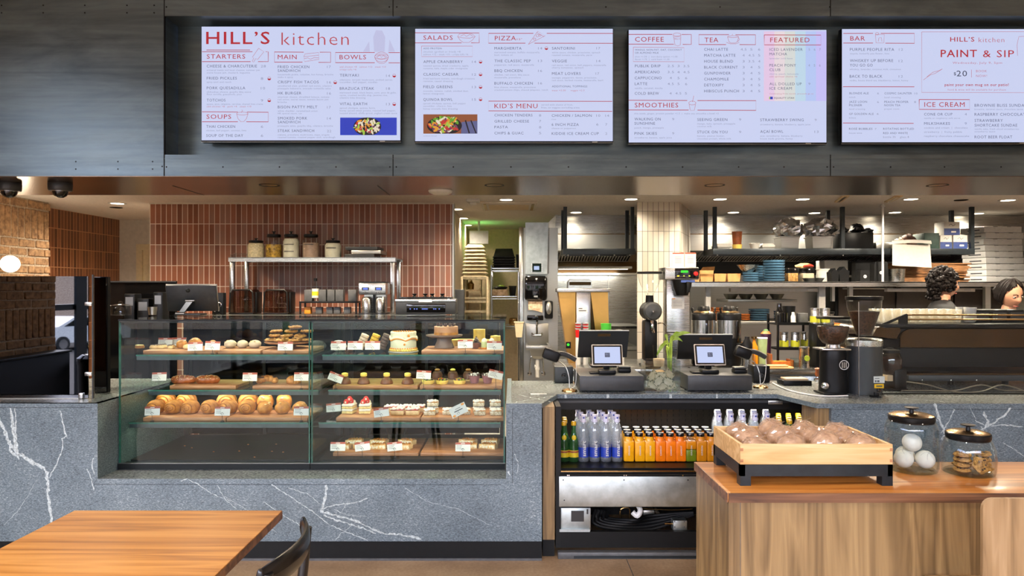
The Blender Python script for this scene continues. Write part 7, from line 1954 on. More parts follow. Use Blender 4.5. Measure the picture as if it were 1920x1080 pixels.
b = B('crust_pale');crumple(b,(0,0,.02),.09,.05,.03,4,12,7,.1);b.use('jam');crumple(b,(.02,-.03,.018),.06,.03,.02,6,10,6,.2);b.v = [(q[0],q[1],max(0,q[2]))for q in b.v];solo('sandwich',b,'bread with red filling lying on the clear tub','sandwich',(X(1508,6.82),6.82,ZP+h_+.001))
b = B('satin_black');b.lathe([(.08,0),(.10,.03),(.104,.034),(.09,.034)],n=24);b.lathe([(0,0),(.08,0)],n=24);solo('black_bowl',b,'shallow black bowl at the front of the pass','bowl',(X(1529,6.56),6.56+.05,ZP))
b = B('box_white');b.lathe([(.05,0),(.065,.12),(.07,.121),(.07,.13),(0,.13)],n=22);solo('white_tub',b,'white lidded tub behind the shallow black bowl','food tub',(X(1543,6.85),6.85,ZP))
px_box('white_crate','white folded cartons stack at the back of the pass','carton stack',1546,1590,488,528,ZP,7.0,.2,'box_white')
for k,(px,w,t,lb)in enumerate(((1566,15,503,'small black folded carton, left of the pointed pair'),(1583,20,500,'black folded carton with pointed flaps, right of the pair'))):
 d = 6.6;w_ = W(w,d)/2;h = Z(t,d)-ZP
 b = B('satin_black');b.prism([(-w_*.8,0),(w_*.8,0),(w_,h*.7),(w_*.4,h*.8),(0,h),(-w_*.6,h*.78),(-w_,h*.7)],'y',-.05,.05);solo('black_carton',b,lb,'takeout carton',(X(px,d),d+.05,ZP),group='black cartons on the pass')
for k,(a,c,t,lb,d)in enumerate(((1609,1627,507,'small matte black coffee bag on the pass',6.62),(1635,1661,491,'tall matte black coffee bag beside the thin pole',6.66),(1600,1634,488,'large black bag at the back of the pass',6.95))):
 w_ = (X(c,d)-X(a,d))/2;h = Z(t,d)-ZP
 T = thing('coffee_bag',lb,'bag',((X(a,d)+X(c,d))/2,d,ZP),group='black coffee bags on the pass')
 b = B('matte_black');b.prism([(-w_,0),(w_,0),(w_*.96,h*.9),(w_*.8,h),(-w_*.8,h),(-w_*.96,h*.9)],'y',-.04,.04);part(T,'pouch',b)
 if k<2:b = B('card_white');b.lathe([(.012,-.0412),(.016,-.0412)],n=12,mx=Matrix.Translation((0,0,h*.45))@Matrix.Rotation(-PI/2,4,'X')@Matrix.Translation((0,0,.0)),close=True);b.v = [(q[0],-.0412,q[2])for q in b.v];b.box(-.006,.006,-.0416,-.041,h*.45-.012,h*.45+.012);part(T,'emblem',b)
b = B('stainless');b.lathe([(.068,0),(.078,.12),(.082,.124),(.074,.124)],n=24);b.lathe([(0,.1),(.074,.1)],n=24);solo('steel_bucket',b,'small steel bucket on the pass right of the thin pole','bucket',(X(1683,6.62),6.64,ZP))
for k in range(14):
 d = 6.66;b = B('kraft_dark');w_ = rr.uniform(.33,.38);b.box(-w_,w_,-.135,.135,0,.0118,.001)
 solo('flat_carton',b,'flattened brown carton, %s from the bottom of the wide pile on the pass'%ORD[k],'carton',(X(1768,d)+rr.uniform(-.02,.02),6.97,ZP+.0135*k),rr.uniform(-.05,.05),'flattened cartons on the pass')
b = B('white_plastic');b.cyl((0,0,0),(0,0,ZC-ZP-.003),.010,n=12);b.lathe([(.02,0),(.02,.015),(.01,.03)],n=14,c=(0,0,ZC-ZP-.034));solo('white_pole',b,'thin white pole from the pass shelf to the ceiling','pole',(X(1655,6.55),6.55,ZP))
for k,px in enumerate((1375,1403,1432,1462)):
 b = B('stainless_dull');b.lathe([(.045,0),(.07,.04),(.076,.055),(.071,.055),(0,.01)],n=20);solo('steel_bowl',b,'steel bowl on the inner shelf under the pass, %s from the left'%ORD[k],'bowl',(X(px,7.2),7.28,Z(561,7.2)),group='steel bowls under the pass')
zl = Z(602,6.75)
bowls(1344,6.95,.075,.021,6,'bowl_orange',zl,'stack behind the left coffee urn');bowls(1396,6.9,.055,.021,3,'bowl_orange',zl,'low stack right of the coffee urns');bowls(1423,6.9,.102,.0225,5,'bowl_blue',zl,'wide stack under the pass');bowls(1466,6.95,.08,.0225,4,'bowl_blue',zl,'lower stack behind the cup rack')
# ================================================================ COFFEE STATION BEHIND THE WORKTOP
yk = 5.55
T = thing('coffee_counter','stainless back counter carrying grinder, brewer and urns','counter',(1.6,5.95,0))
b = B('stainless');b.box(X(1046,yk),2.98,yk,6.36,.86,.90,.003);part(T,'top',b,True)
b = B('stainless_dull');b.box(X(1050,yk),2.95,yk+.05,6.3,.1,.859);part(T,'body',b,True)
for k in range(4):
 x = .5+k*.62;b = B('stainless');b.box(x,x+.58,yk+.03,yk+.0495,.16,.84,.004);dr = part(T,'door',b,True)
 b = B('satin_black');b.box(x+.2,x+.38,yk+.018,yk+.0295,.78,.80,.003);part(dr,'handle',b,True)
b = B('matte_black');b.box(X(1060,yk),2.9,yk+.12,6.25,0,.0995);part(T,'plinth',b,True)
ZK = .90
def kp(px,d=5.85):return(X(px,d),d,ZK)
d = 6.05
T = thing('splayed_machine','tall stainless machine with splayed amber-mirrored side panels','machine',kp(1092,d))
x = lambda p:X(p,d)-X(1092,d)
z = lambda p:Z(p,d)-ZK
b = B('stainless_vert');b.box(x(1079),x(1105),-.10,.12,0,z(548),.003);part(T,'tower',b)
b = B('brushed_gold');b.prism([(x(1046),z(548)),(x(1078),z(548)),(x(1078),.0),(x(1065),.0)],'y',-.06,.1);part(T,'side_panel',b)
b = B('brushed_gold');b.prism([(x(1138),z(548)),(x(1106),z(548)),(x(1122),.0),(x(1142),.0)],'y',-.06,.1);b.use('bronze_mirror');b.prism([(x(1106),z(546)),(x(1121),0),(x(1108),0)],'y',-.05,.1);part(T,'side_panel',b)
b = B('stainless');b.box(x(1043),x(1140),-.12,.14,z(548)+.0005,z(541),.003);part(T,'top_flange',b)
b = B('stainless');b.prism([(x(1064),z(540.8)),(x(1108),z(540.8)),(x(1107),z(527)),(x(1103),z(523)),(x(1069),z(523)),(x(1065),z(528))],'y',-.08,.1);b.use('bronze_mirror');b.box(x(1066),x(1106),-.082,-.08,z(535),z(529));part(T,'top_box',b)
b = B('card_white');b.box(x(1081.5),x(1099),-.1012,-.1,z(586),z(575));b.use('ink');b.box(x(1083),x(1090),-.1016,-.1012,z(579),z(577));b.box(x(1083),x(1097),-.1016,-.1012,z(583),z(581));part(T,'rating_label',b)
b = B('exit_green');b.ball((x(1064),-.08,z(645)),.012,n=10,m=6);b.use('satin_black').box(x(1060),x(1069),-.079,-.06,z(652),z(640));part(T,'indicator_lamp',b)
for q,px in enumerate((1084,1098)):
 b = B('card_white')
 for j in range(5):b.lathe([(.020,.012*j+.302),(.026,.012*j+.309),(.026,.012*j+.312)],n=16);b.use('strawberry' if j%2 == 0 else 'card_white')
 b.use('strawberry');b.lathe([(.02,.235),(.025,.30)],n=16);b.use('card_white');b.lathe([(.022,0),(.022,.234)],n=16)
 solo('paper_cup_stack',b,('left' if q == 0 else 'right')+' stack of red cups with white lids before the splayed machine','cup stack',(X(px,5.86),5.86,ZK),group='red cup stacks')
b = B('leaf_green');pm('cup_green',(72,178,60),.45,var=.04);b = B('cup_green');b.lathe([(.03,0),(.044,.355),(.046,.36),(.04,.36),(.038,.3),(0,.3)],n=22);b.v = [(q[0],q[1],q[2])for q in b.v]
solo('green_cup',b,'bright green tumbler behind the first register screen','cup',(X(1136.5,5.75),5.75,ZK-.0))
T = thing('bowl_on_tub','upturned steel bowl on a tall tub behind the first register screen','bowl',(X(1160,5.75),5.75,ZK))
b = B('white_plastic');b.lathe([(.045,0),(.05,.26),(0,.26)],n=20);part(T,'tub',b)
b = B('stainless');b.lathe([(.052,.261),(.05,.28),(.035,.305),(.012,.314),(0,.315)],n=22);part(T,'bowl',b)
d = 5.72
T = thing('tall_grinder','tall black shop grinder with a clear funnel hopper before the ivory column','coffee grinder',kp(1218,d))
g = lambda py:Z(py,d)-ZK
b = B('satin_black');b.box(-.055,.055,-.06,.07,.02,g(600),.02);b.box(-.075,.075,-.11,.09,0,.025,.01);part(T,'body',b)
b = B('satin_black');b.cyl((0,-.12,g(583)),(0,.05,g(583)),.078,n=30);b.use('charcoal');b.lathe([(.076,0),(.06,.02),(.02,.025),(0,.03)],n=28,mx=Matrix.Translation((0,-.12,g(583)))@Matrix.Rotation(PI/2,4,'X'));b.use('chrome');b.ball((0,-.15,g(583)),.01,n=8,m=6);part(T,'burr_housing',b)
b = B('satin_black');b.lathe([(.036,g(569)),(.032,g(555)),(.034,g(554))],n=20);part(T,'neck',b)
b = B('jar_glass');b.lathe([(.033,g(554)),(.045,g(547)),(.075,g(535)),(.094,g(522)),(.099,g(513))],n=30);part(T,'hopper',b)
b = B('satin_black');b.lathe([(.097,g(513.5)),(.104,g(513)),(.104,g(510)),(.097,g(509.5))],n=30,close=True);part(T,'hopper_rim',b)
b = B('chrome');b.tube([(.0,-.11,g(600)),(.0,-.12,g(612)),(.01,-.11,g(622))],.012,n=8);b.tube([(.05,-.08,g(606)),(.09,-.09,g(605)),(.12,-.08,g(610))],.006,n=6);part(T,'spout',b)
b = B('jar_glass');b.lathe([(.042,.03),(.05,.20)],n=18,c=(.03,-.22,0));b.use('bag_beige');b.lathe([(.041,.03),(.046,.09),(0,.09)],n=18,c=(.03,-.22,0));part(T,'catch_cup',b)
d = 5.75
T = thing('coffee_brewer','stainless coffee brewer with a green display and red knob','coffee brewer',kp(1272,d))
g = lambda py:Z(py,d)-ZK
x = lambda p:X(p,d)-X(1272,d)
b = B('stainless');b.box(x(1241),x(1303),-.12,.12,g(525),g(502),.006);b.box(x(1249),x(1292),-.02,.12,0,g(525)-.0005,.004);b.box(x(1249),x(1304),-.16,-.02,g(628),g(624));b.use('rubber');b.box(x(1249),x(1292),-.021,-.02,g(627),g(622));part(T,'body',b)
b = B('gloss_black');b.box(x(1259),x(1303.5),-.1225,-.1202,g(523),g(504),.001);b.use('exit_green');b.box(x(1270),x(1283),-.1235,-.1225,g(512),g(508));b.use('label_yellow');b.box(x(1263),x(1267),-.1235,-.1225,g(519),g(517));b.use('kiwi');b.box(x(1274),x(1277),-.1235,-.1225,g(519),g(517));b.box(x(1284),x(1287),-.1235,-.1225,g(519),g(517));b.use('strawberry');b.lathe([(.018,0),(.016,.015),(0,.018)],n=14,mx=Matrix.Translation((x(1297),-.1225,g(514)))@Matrix.Rotation(PI/2,4,'X'));part(T,'control_panel',b)
b = B('satin_black');b.lathe([(.05,g(554)),(.075,g(538)),(.085,g(525.5)),(.0,g(525.5))],n=22,c=(x(1274),-.08,0));b.box(x(1277),x(1283),-.19,-.16,g(548),g(529),.004);b.use('box_blue');b.box(x(1268),x(1293),-.168,-.10,g(530),g(525.8));part(T,'brew_basket',b)
b = B('card_white');b.box(x(1258),x(1282),-.0225,-.0211,g(579),g(559));b.use('icing_orange');b.box(x(1259.5),x(1265),-.023,-.0225,g(561),g(559.5));b.use('ink')
for k in range(5):b.box(x(1261),x(1278),-.023,-.0225,g(565+2.6*k),g(564.4+2.6*k))
part(T,'notice',b)
for k,(a,c)in enumerate(((1258.5,1279.5),(1281.5,1302))):
 b = B('box_white');w_ = W(c-a,d)/2;h = Z(474,d)-Z(501.5,d);b.box(-w_,w_,0,.004,0,h);b.use('card_red');b.box(-w_,w_,-.0005,0,h-.012,h);b.use('ink')
 for j in range(4):b.box(-w_*.6,w_*.6,-.0005,0,h*(.68-.13*j),h*(.68-.13*j)+.004)
 b.box(-.02,.02,0,.04,-.0001,.003)
 solo('counter_card',b,('left' if k == 0 else 'right')+' white notice card standing on the coffee brewer','notice card',(X((a+c)/2,d),d-.05,Z(501.8,d)),group='notice cards on the brewer')
T0 = None
for k,px in enumerate((1319,1366.5)):
 d = 5.8;lb = 'steel coffee urn with black base and lid, '+('beside the brewer' if k == 0 else 'in front of the blue bowls')
 if T0:dup(T0,kp(px,d),lb,.5);continue
 g = lambda py:Z(py,d)-ZK
 T0 = T = thing('coffee_urn',lb,'coffee urn',kp(px,d),group='coffee urns')
 r = .0985
 b = B('stainless_vert');b.lathe([(r,g(633)),(r,g(600))],n=32);part(T,'steel_band',b)
 b = B('satin_black');b.lathe([(r*.9,0),(r*1.02,.02),(r*1.04,g(658)),(r*1.02,g(633.3)),(r*.5,g(633.3))],n=32);b.box(-.02,.02,-r-.05,-r*.8,g(655),g(642),.006);part(T,'base',b)
 b = B('satin_black');b.lathe([(r*1.02,g(599.7)),(r*1.03,g(589)),(r*.95,g(586)),(r*.55,g(583)),(r*.5,g(576)),(r*.42,g(574)),(0,g(574))],n=32);b.use('brass');b.lathe([(r*.96,g(586)+.001),(r*.60,g(583)+.002)],n=32,close=True);lid = part(T,'lid',b)
 b = B('satin_black');b.tube([(-r*.9,0,g(588)),(-r*1.03,0,g(578)),(-r*.9,0,g(579))],.008,n=6);b.tube([(r*.9,0,g(588)),(r*1.03,0,g(578)),(r*.9,0,g(579))],.008,n=6);part(lid,'lid_handle',b)
 b = B('gloss_black');b.box(-.012,.012,-r-.008,-r+.002,g(640),g(600),.004);b.cyl((0,-r-.05,g(644)),(0,-r-.05,g(652)),.013);b.use('brass');b.cyl((-.02,-r-.055,g(640)),(.03,-r-.075,g(640)),.006,n=8);part(T,'tap',b)
def cylthing(nm,lb,cat,px,d,r,prof,mt,z0=ZK,grp=None):
 b = B(mt)
 for k,(rr_,z_,*m_)in enumerate(prof):pass
 seg = [];cur = mt
 for(rr_,z_,*m_)in prof:
  if m_ and m_[0]!= cur:
   b.use(cur).lathe(seg,n=20);seg = [seg[-1]];cur = m_[0]
  seg.append((rr_*r,z_))
 b.use(cur).lathe(seg,n=20)
 return solo(nm,b,lb,cat,(X(px,d),d,z0),group=grp)
cylthing('thermos','steel thermos with black top right of the urns','flask',1401,5.6,.042,[(1,0),(1,.14),(1,.145,'satin_black'),(1,.2,'satin_black'),(.5,.24,'satin_black'),(.45,.26,'satin_black'),(0,.262,'satin_black')],'stainless')
cylthing('syrup_pump','amber syrup bottle beside the steel thermos','bottle',1414,5.68,.03,[(1,0),(1,.17),(.4,.21),(.35,.235),(.8,.24,'brass'),(.8,.255,'brass'),(0,.256,'brass')],'juice_amber')
pm('cup_sage',(158,182,130),.5,var=.04)
cylthing('sage_cup','pale green tall cup with a lilac lid on the back counter','cup',1428.5,5.70,.044,[(.72,0),(1,.235),(1.03,.236,'cap_lilac'),(1.03,.246,'cap_lilac'),(0,.247,'cap_lilac')],'cup_sage')
cylthing('dark_tumbler','dark purple tumbler with orange and green topping','tumbler',1436,5.95,.045,[(.85,0),(1,.25),(1,.262),(.8,.27,'bowl_orange'),(.6,.283,'bowl_orange'),(.5,.285,'leaf_green'),(.3,.30,'leaf_green'),(0,.302,'leaf_green')],'berry')
d = 5.92
T = thing('cup_rack','black two-tier rack of tins and cups on the back counter','rack',kp(1484,d))
x = lambda p:X(p,d)-X(1484,d)
g = lambda py:Z(py,d)-ZK
for n_,py in(('upper_shelf',606),('lower_shelf',652)):
 b = B('satin_black');b.box(x(1450),x(1520),-.10,.14,g(py)-.012,g(py),.002);b.box(x(1450),x(1520),-.103,-.1,g(py)-.012,g(py)+.012);part(T,n_,b)
for px in(1451,1518):
 for y in(-.09,.13):b = B('satin_black');b.box(x(px)-.008,x(px)+.008,y-.008,y+.008,0,g(590));part(T,'post',b)
z1,z2 = Z(606,d)+.001,Z(652,d)+.001
cylthing('black_shaker','black cocktail shaker on the upper tier of the cup rack','shaker',1461,d,.034,[(1,0),(1,.085),(.9,.09),(.62,.125,'gloss_black'),(.55,.17,'gloss_black'),(0,.172,'gloss_black')],'satin_black',z1)
cylthing('black_cup','tall black cup beside the shaker on the cup rack','cup',1471,d-.04,.03,[(.85,0),(1,.09),(.9,.09),(.8,.01),(0,.01)],'gloss_black',z1)
cylthing('white_bottle','small white bottle on the upper tier of the cup rack','bottle',1487,d-.05,.019,[(1,0),(1,.06),(.6,.075),(.6,.095),(0,.096)],'white_plastic',z1)
b = B('dark_grey_plastic');b.box(-.036,.036,-.04,.04,0,.085,.004);solo('grey_caddy',b,'square grey caddy on the upper tier of the cup rack','caddy',(X(1504,d),d,z1))
cylthing('black_basin','wide black basin at the back of the upper rack tier','basin',1479,d+.075,.055,[(.8,0),(1,.145),(.94,.145),(.76,.01),(0,.01)],'satin_black',z1)
pm('tin_yellow',(176,178,40),.45,var=.06)
def tin(px,dd,zz,lb,r=.037,h=.135):
 T = thing('tea_tin',lb,'tin',(X(px,dd),dd,zz),group='steel tins with yellow labels')
 b = B('stainless');b.lathe([(r,0),(r,h-.022),(r*.99,h-.021),(r*1.02,h-.02),(r*1.02,h),(0,h)],n=24);part(T,'tin_body',b)
 b = B('tin_yellow');b.lathe([(r*1.008,.01),(r*1.008,h*.48)],n=24,close=True);b.use('ink');b.ball((0,-r*.99,h*.44),.009,1,.3,.7,n=8,m=5);part(T,'label',b)
tin(1470,d-.02,z2,'steel tin with yellow label, left on the lower rack tier');tin(1491,d-.02,z2,'steel tin with yellow label, middle of the lower rack tier');tin(1508,d+.06,z2,'steel tin with yellow label, far right of the lower rack tier',.03)
d2 = 5.75
b = B('satin_black');b.box(-.085,.085,-.1,.05,0,Z(606.5,d2)-ZK,.004);solo('black_stand',b,'tall black stand under the pair of tins behind the grinders','stand',kp(1540,d2))
tin(1528,d2-.03,Z(606.5,d2),'steel tin with yellow label, left of the pair behind the grinder',.038,.13);tin(1547,d2-.03,Z(606.5,d2),'steel tin with yellow label, right of the pair behind the grinder',.038,.13)
cylthing('orange_pot','orange lidded pot behind the black grinders','pot',1571,5.6,.044,[(1,0),(1.05,.30),(.85,.345),(.6,.36),(.7,.385),(0,.387)],'icing_orange')
cylthing('steel_beaker','large steel beaker behind the tins','beaker',1551,6.05,.055,[(1,0),(1,.43),(1.1,.435,'satin_black'),(1.1,.45,'satin_black'),(0,.451,'satin_black')],'stainless')
b = B('pretzel_brown');b.box(-.095,.095,-.07,.07,0,.006);b.box(-.095,-.085,-.07,.07,.006,.11);b.box(.085,.095,-.07,.07,.006,.06);b.use('bowl_orange');b.box(-.085,.085,-.07,-.062,.006,.05);b.use('icing_orange');b.box(-.05,.06,-.055,.05,.007,.045);solo('wooden_caddy',b,'small brown wooden caddy left of the cup rack','caddy',(X(1461,5.73),5.73,ZK))
cylthing('green_label_tin','tall steel tin with a round green label at the counter edge','tin',1508,5.61,.041,[(1,0),(1,.155),(1.02,.156),(1.02,.175),(0,.176)],'stainless')
b = B('kiwi');b.lathe([(.024,0),(.022,.003),(0,.003)],n=16,mx=Matrix.Rotation(PI/2,4,'X'));solo('round_green_label',b,'round green sticker on the tall steel tin','sticker',(X(1508,5.61)+.004,5.567,ZK+.085))
b = B('jar_glass');b.lathe([(.028,0),(.036,.085),(.033,.085),(.026,.008),(0,.008)],n=20);solo('shot_glass',b,'empty glass tumbler left of the tall steel tin','glass',kp(1490,5.6))
b = B('bamboo');b.box(-.13,.13,-.04,.04,0,.016,.003);b.box(-.10,.09,-.035,.03,.0162,.03,.003);solo('wooden_boards',b,'two thin wooden boards at the front of the back counter','board',kp(1455,5.592))
# ================================================================ REGISTERS AND THINGS ON THE WORKTOP
def wt_(px,py):d = dep(py,ZT);return(X(px,d),d,ZT)
screen_mat('screen_pale',(196,208,244))
def register(pxa,pxb,pyf,label,side):
 yf = dep(pyf,ZT);w_ = (X(pxb,yf)-X(pxa,yf))/2;cx = (X(pxb,yf)+X(pxa,yf))/2;h = .104
 T = thing('cash_drawer','dark grey cash drawer under the '+label,'cash drawer',(cx,yf,ZT))
 b = B('drawer_grey');b.box(-w_,w_,.004,.42,.008,h,.003);part(T,'case',b)
 b = B('drawer_grey');b.box(-w_+.004,w_-.004,0,.0035,.012,h-.012,.001);part(T,'drawer_front',b)
 for q in(-.7,-.1,.3,.8):b = B('rubber');b.cyl((w_*q,.03,0),(w_*q,.03,.008),.012,n=10);part(T,'foot',b)
 return cx,yf,ZT+h,w_
def tablet(x,y,z,label):
 T = thing('customer_tablet',label,'tablet',(x,y,z))
 mx = Matrix.Translation((0,-.03,.125))@Matrix.Rotation(-.28,4,'X')
 b = B('white_paint');b.box(-.099,.099,0,.010,-.069,.069,.008,mx);part(T,'bezel',b)
 b = B('gloss_black');b.box(-.0935,.0935,-.001,.0005,-.063,.063,0,mx);b.use('screen_pale');b.box(-.083,.083,-.0022,-.001,-.053,.053,0,mx);b.use('t_dark');b.box(-.016,.016,-.0028,-.0022,-.014,.014,0,mx);b.use('screen_pale');text_m(b,'HILL\u2019S',.024,.006,mx@Matrix.Translation((0,-.0032,.005)),.01);text_m(b,'kitchen',.022,.005,mx@Matrix.Translation((0,-.0032,-.005)),0);part(T,'display',b)
 b = B('satin_black');b.box(-.055,.055,-.05,.03,.002,.03,.008);b.box(-.02,.02,.0,.03,.03,.11,.004);b.box(-.11,-.04,-.02,.06,.002,.012,.004);part(T,'stand',b)
def pos(x,y,z,w,label,rx=-.0,h=.19):
 T = thing('register_monitor',label,'monitor',(x,y,z))
 mx = Matrix.Translation((0,.0,.16))@Matrix.Rotation(rx,4,'X')
 b = B('satin_black');b.prism([(-w,-h*.5),(w*.9,-h*.5),(w,h*.5),(-w*.93,h*.5)],'y',-.012,.012);b.v = [tuple(mx@Vector(q))for q in b.v];b.use('bronze_mirror');b.box(-.04,.05,-.0135,-.012,h*.30,h*.40,0,mx);part(T,'housing',b)
 b = B('stainless_dull');b.box(-w*.93,w,-.013,.014,h*.5,h*.5+.006,0,mx);part(T,'top_edge',b)
 b = B('satin_black');b.box(-.03,.03,.0,.06,.01,.12,.01);b.box(-.09,.09,-.05,.10,0,.012,.004);part(T,'stand',b)
def reader(x,y,z,label):
 T = thing('card_reader',label,'card reader',(x,y,z),group='card readers')
 b = B('satin_black');b.box(-.042,.042,-.035,.035,0,.028,.008);part(T,'base',b)
 b = B('charcoal');b.box(-.04,.04,-.03,.035,.0285,.04,.005);b.use('stainless_dull');b.box(-.034,.034,-.025,.028,.0401,.0412);part(T,'top',b)
def scanner(p,label,s=1):
 T = thing('barcode_scanner',label,'scanner',p)
 b = B('brass');b.lathe([(.05,0),(.048,.010),(.02,.018),(0,.02)],n=24);part(T,'stand_foot',b)
 b = B('stainless_dull');b.tube([(0,0,.016),(-.005*s,.01,.10),(-.03*s,.02,.16),(-.09*s,.01,.20)],.0034,n=8);part(T,'gooseneck',b)
 mx = Matrix.Translation((-.12*s,0,.225))@Matrix.Rotation(.35*s,4,'Y')
 b = B('satin_black');b.box(-.055,.055,-.03,.03,-.03,.045,.018,mx);part(T,'head',b)
 b = B('charcoal');b.tube([(-.10*s,0,.24),(-.03*s,.01,.235),(.04*s,.02,.20)],.017,n=10);part(T,'grip',b)
 b = B('white_plastic');b.tube([(.04*s,.02,.20),(.045*s,.02,.14),(.04*s,.05,.03),(.0*s,.09,.004)],.0022,n=6);part(T,'cord',b)
cx,yf,zt,w_ = register(1087,1208,736,'left register',0)
tablet(cx-.02,yf+.10,zt,'white-framed customer tablet on the left cash drawer');pos(X(1134,4.72),4.80,ZT+.1+.005,W(49,4.72),'black register monitor behind the left tablet',h=W(50,4.72));reader(X(1170,4.5),4.5,zt,'black card reader at the right of the left cash drawer')
cx,yf,zt,w_ = register(1290,1411,735,'right register',1)
tablet(cx-.045,yf+.10,zt,'white-framed customer tablet on the right cash drawer');pos(X(1327,4.72),4.80,ZT+.1-.015,W(53,4.72),'black register monitor behind the right tablet',h=W(46,4.72));reader(X(1386,4.46),4.46,zt,'black card reader at the right of the right cash drawer')
b = B('mint');b.box(-.035,.035,-.01,.01,0,.009,.003);b.use('leaf_green');b.box(-.033,.033,-.011,-.0101,.002,.007);solo('green_stapler',b,'small green gadget lying on the right cash drawer','gadget',(X(1306,4.46),4.46,zt))
scanner((X(1068,4.36),4.36,ZT),'black barcode scanner on a gooseneck stand left of the left register');scanner((X(1428,4.5),4.52,ZT),'black barcode scanner leaning in a holder right of the right register',-.001+1)
for a,c,t,p,lb in((1040,1075,688,722,'small grey box with a round emblem left of the left register'),(1413,1444,686,722,'black receipt printer box right of the right register')):
 d = dep(p,ZT)+.1
 T = thing('printer_box',lb,'printer',(X((a+c)/2,d),d,ZT));w_ = W(c-a,d)/2;h = Z(t,d)-ZT
 b = B('drawer_grey' if a == 1040 else 'satin_black');b.box(-w_,w_,0,.12,0,h,.006);part(T,'case',b)
 b = B('gloss_black');b.lathe([(.018,0),(.018,.0015),(0,.002)],n=20,mx=Matrix.Translation((0,-.0002,h*.45))@Matrix.Rotation(PI/2,4,'X'));b.use('charcoal').lathe([(.010,.0016),(.012,.0026),(.008,.0028)],n=14,mx=Matrix.Translation((0,-.0002,h*.45))@Matrix.Rotation(PI/2,4,'X'),close=True);part(T,'emblem',b)
p = wt_(1243,736);d = p[1]
T = thing('tip_box','clear acrylic tip box full of banknotes between the registers','tip box',(p[0],d,ZT))
w_ = W(66,d)/2;h = Z(677,d)-ZT
b = B('plastic_clear')
b.box(-w_,w_,0,.004,0,h);b.box(-w_,w_,.156,.16,0,h);b.box(-w_,-w_+.004,.004,.156,0,h);b.box(w_-.004,w_,.004,.156,0,h);b.box(-w_,w_,0,.16,.0,.004);part(T,'box_walls',b)
pm('banknote',(206,196,160),.7,var=.06,sc=20,c2=(226,218,186));pm('note_ink',(84,96,72),.7)
rr = random.Random(17)
spots = [(-.025,.0,.062,.8),(.036,.006,.056,-.55),(.0,.020,.028,.15),(.052,.03,.03,.25),(-.055,.03,.034,-.3),(-.008,.04,.092,.12),(.03,.05,.03,-.1),(-.055,.055,.09,.9),(.055,.06,.1,-.8),(0,.08,.05,0),(-.03,.1,.08,.3),(.04,.11,.07,-.4)]
for k,(x,y,z,r_)in enumerate(spots):
 b = B('banknote');b.box(-.036,.036,-.0006,.0006,-.0235,.0235)
 b.use('note_ink');b.lathe([(.008,-.0009),(.0115,-.0009)],n=14,mx=Matrix.Rotation(PI/2,4,'X'),close=True)
 for q_ in(-.0225,.0205):b.box(-.035,.035,-.0010,-.0006,q_,q_+.002)
 for q_ in(-.035,.033):b.box(q_,q_+.002,-.0010,-.0006,-.0225,.0225)
 for(u,v)in((-.024,.016),(.024,.016),(-.024,-.016),(.024,-.016)):b.box(u-.005,u+.005,-.0010,-.0006,v-.003,v+.003)
 solo('banknote',b,'crumpled banknote in the tip box, '+['tilted left in front','tilted right in front','flat across the middle front','lower right front','lower left front','grey-topped one above the front notes','low behind the front notes','upright at the left wall','upright at the right wall','centre of the box','rear left','rear right'][k],'banknote',(p[0]+x,d+y*(.8 if k>5 else.55)+.012,ZT+.008+z),0,'banknotes in the tip box',(rr.uniform(-.3,.1),-r_,rr.uniform(-.25,.25)))
b = B('kraft_light')if 'kraft_light' in MATS else B('bamboo');b.ball((0,.012,.066),.058,1.15,.34,1.0,n=16,m=10,jig=.06);solo('paper_wad',b,'wad of tan paper behind the banknotes in the tip box','paper',(p[0],d+.10,ZT+.005))
T = thing('bamboo_plant','small bright green plant in a clear tumbler behind the tip box','plant',(X(1256,4.62),4.62,ZT))
b = B('jar_glass');b.lathe([(.026,0),(.034,.19)],n=20);b.lathe([(0,.002),(.026,.002)],n=16);part(T,'tumbler',b)
pm('shoot_green',(140,186,40),.45,var=.2,sc=12,c2=(196,220,90));b = B('shoot_green')
for x,y,z in((-.015,.01,.30),(.012,-.005,.33),(.002,.012,.28)):b.tube([(x*.3,y*.3,.01),(x*.7,y,.17),(x,y,z)],.006,n=7)
part(T,'stem',b)
def leaf(b,p0,p1,w,sag=.02):
 p0,p1 = Vector(p0),Vector(p1);t = (p1-p0);sd = t.cross(Vector((0,-1,.3))).normalized()
 vs = []
 for i in range(9):
  u = i/8;c = p0+t*u+Vector((0,0,sag*math.sin(u*PI)));k = w*math.sin(PI*min(1,u*.92+.06))**.8
  vs+= [tuple(c-sd*k),tuple(c+Vector((0,.003,-.003))),tuple(c+sd*k)]
 b.add(vs,[f for i in range(8)for f in((3*i,3*i+1,3*i+4,3*i+3),(3*i+1,3*i+2,3*i+5,3*i+4))],True)
for p0,p1,w in(((.012,0,.31),(.14,.0,.355),.013),((.012,0,.3),(.07,.02,.36),.011),((-.015,.01,.29),(-.09,.0,.20),.012),((-.015,0,.3),(-.04,.0,.34),.011),((0,0,.28),(-.06,-.03,.27),.012),((.0,0,.28),(.02,-.04,.34),.010),((.01,0,.3),(.08,-.02,.30),.011),((-.01,0,.26),(-.03,-.04,.22),.012)):
 b = B('shoot_green');leaf(b,p0,p1,w);part(T,'leaf',b)
b = B('card_white');b.box(-.05,.05,-.02,.02,0,.0008);solo('paper_slip',b,'white paper slip on the worktop beside the pastry case','paper',wt_(1010,739),.05)
b = B('satin_black');b.box(-.095,.095,-.06,.06,0,.032,.003);b.use('bag_beige');b.box(-.075,.075,-.05,.05,.0323,.046,.003);solo('coffee_scale',b,'black coffee scale with a pale top left of the black grinders','scale',wt_(1489,721))
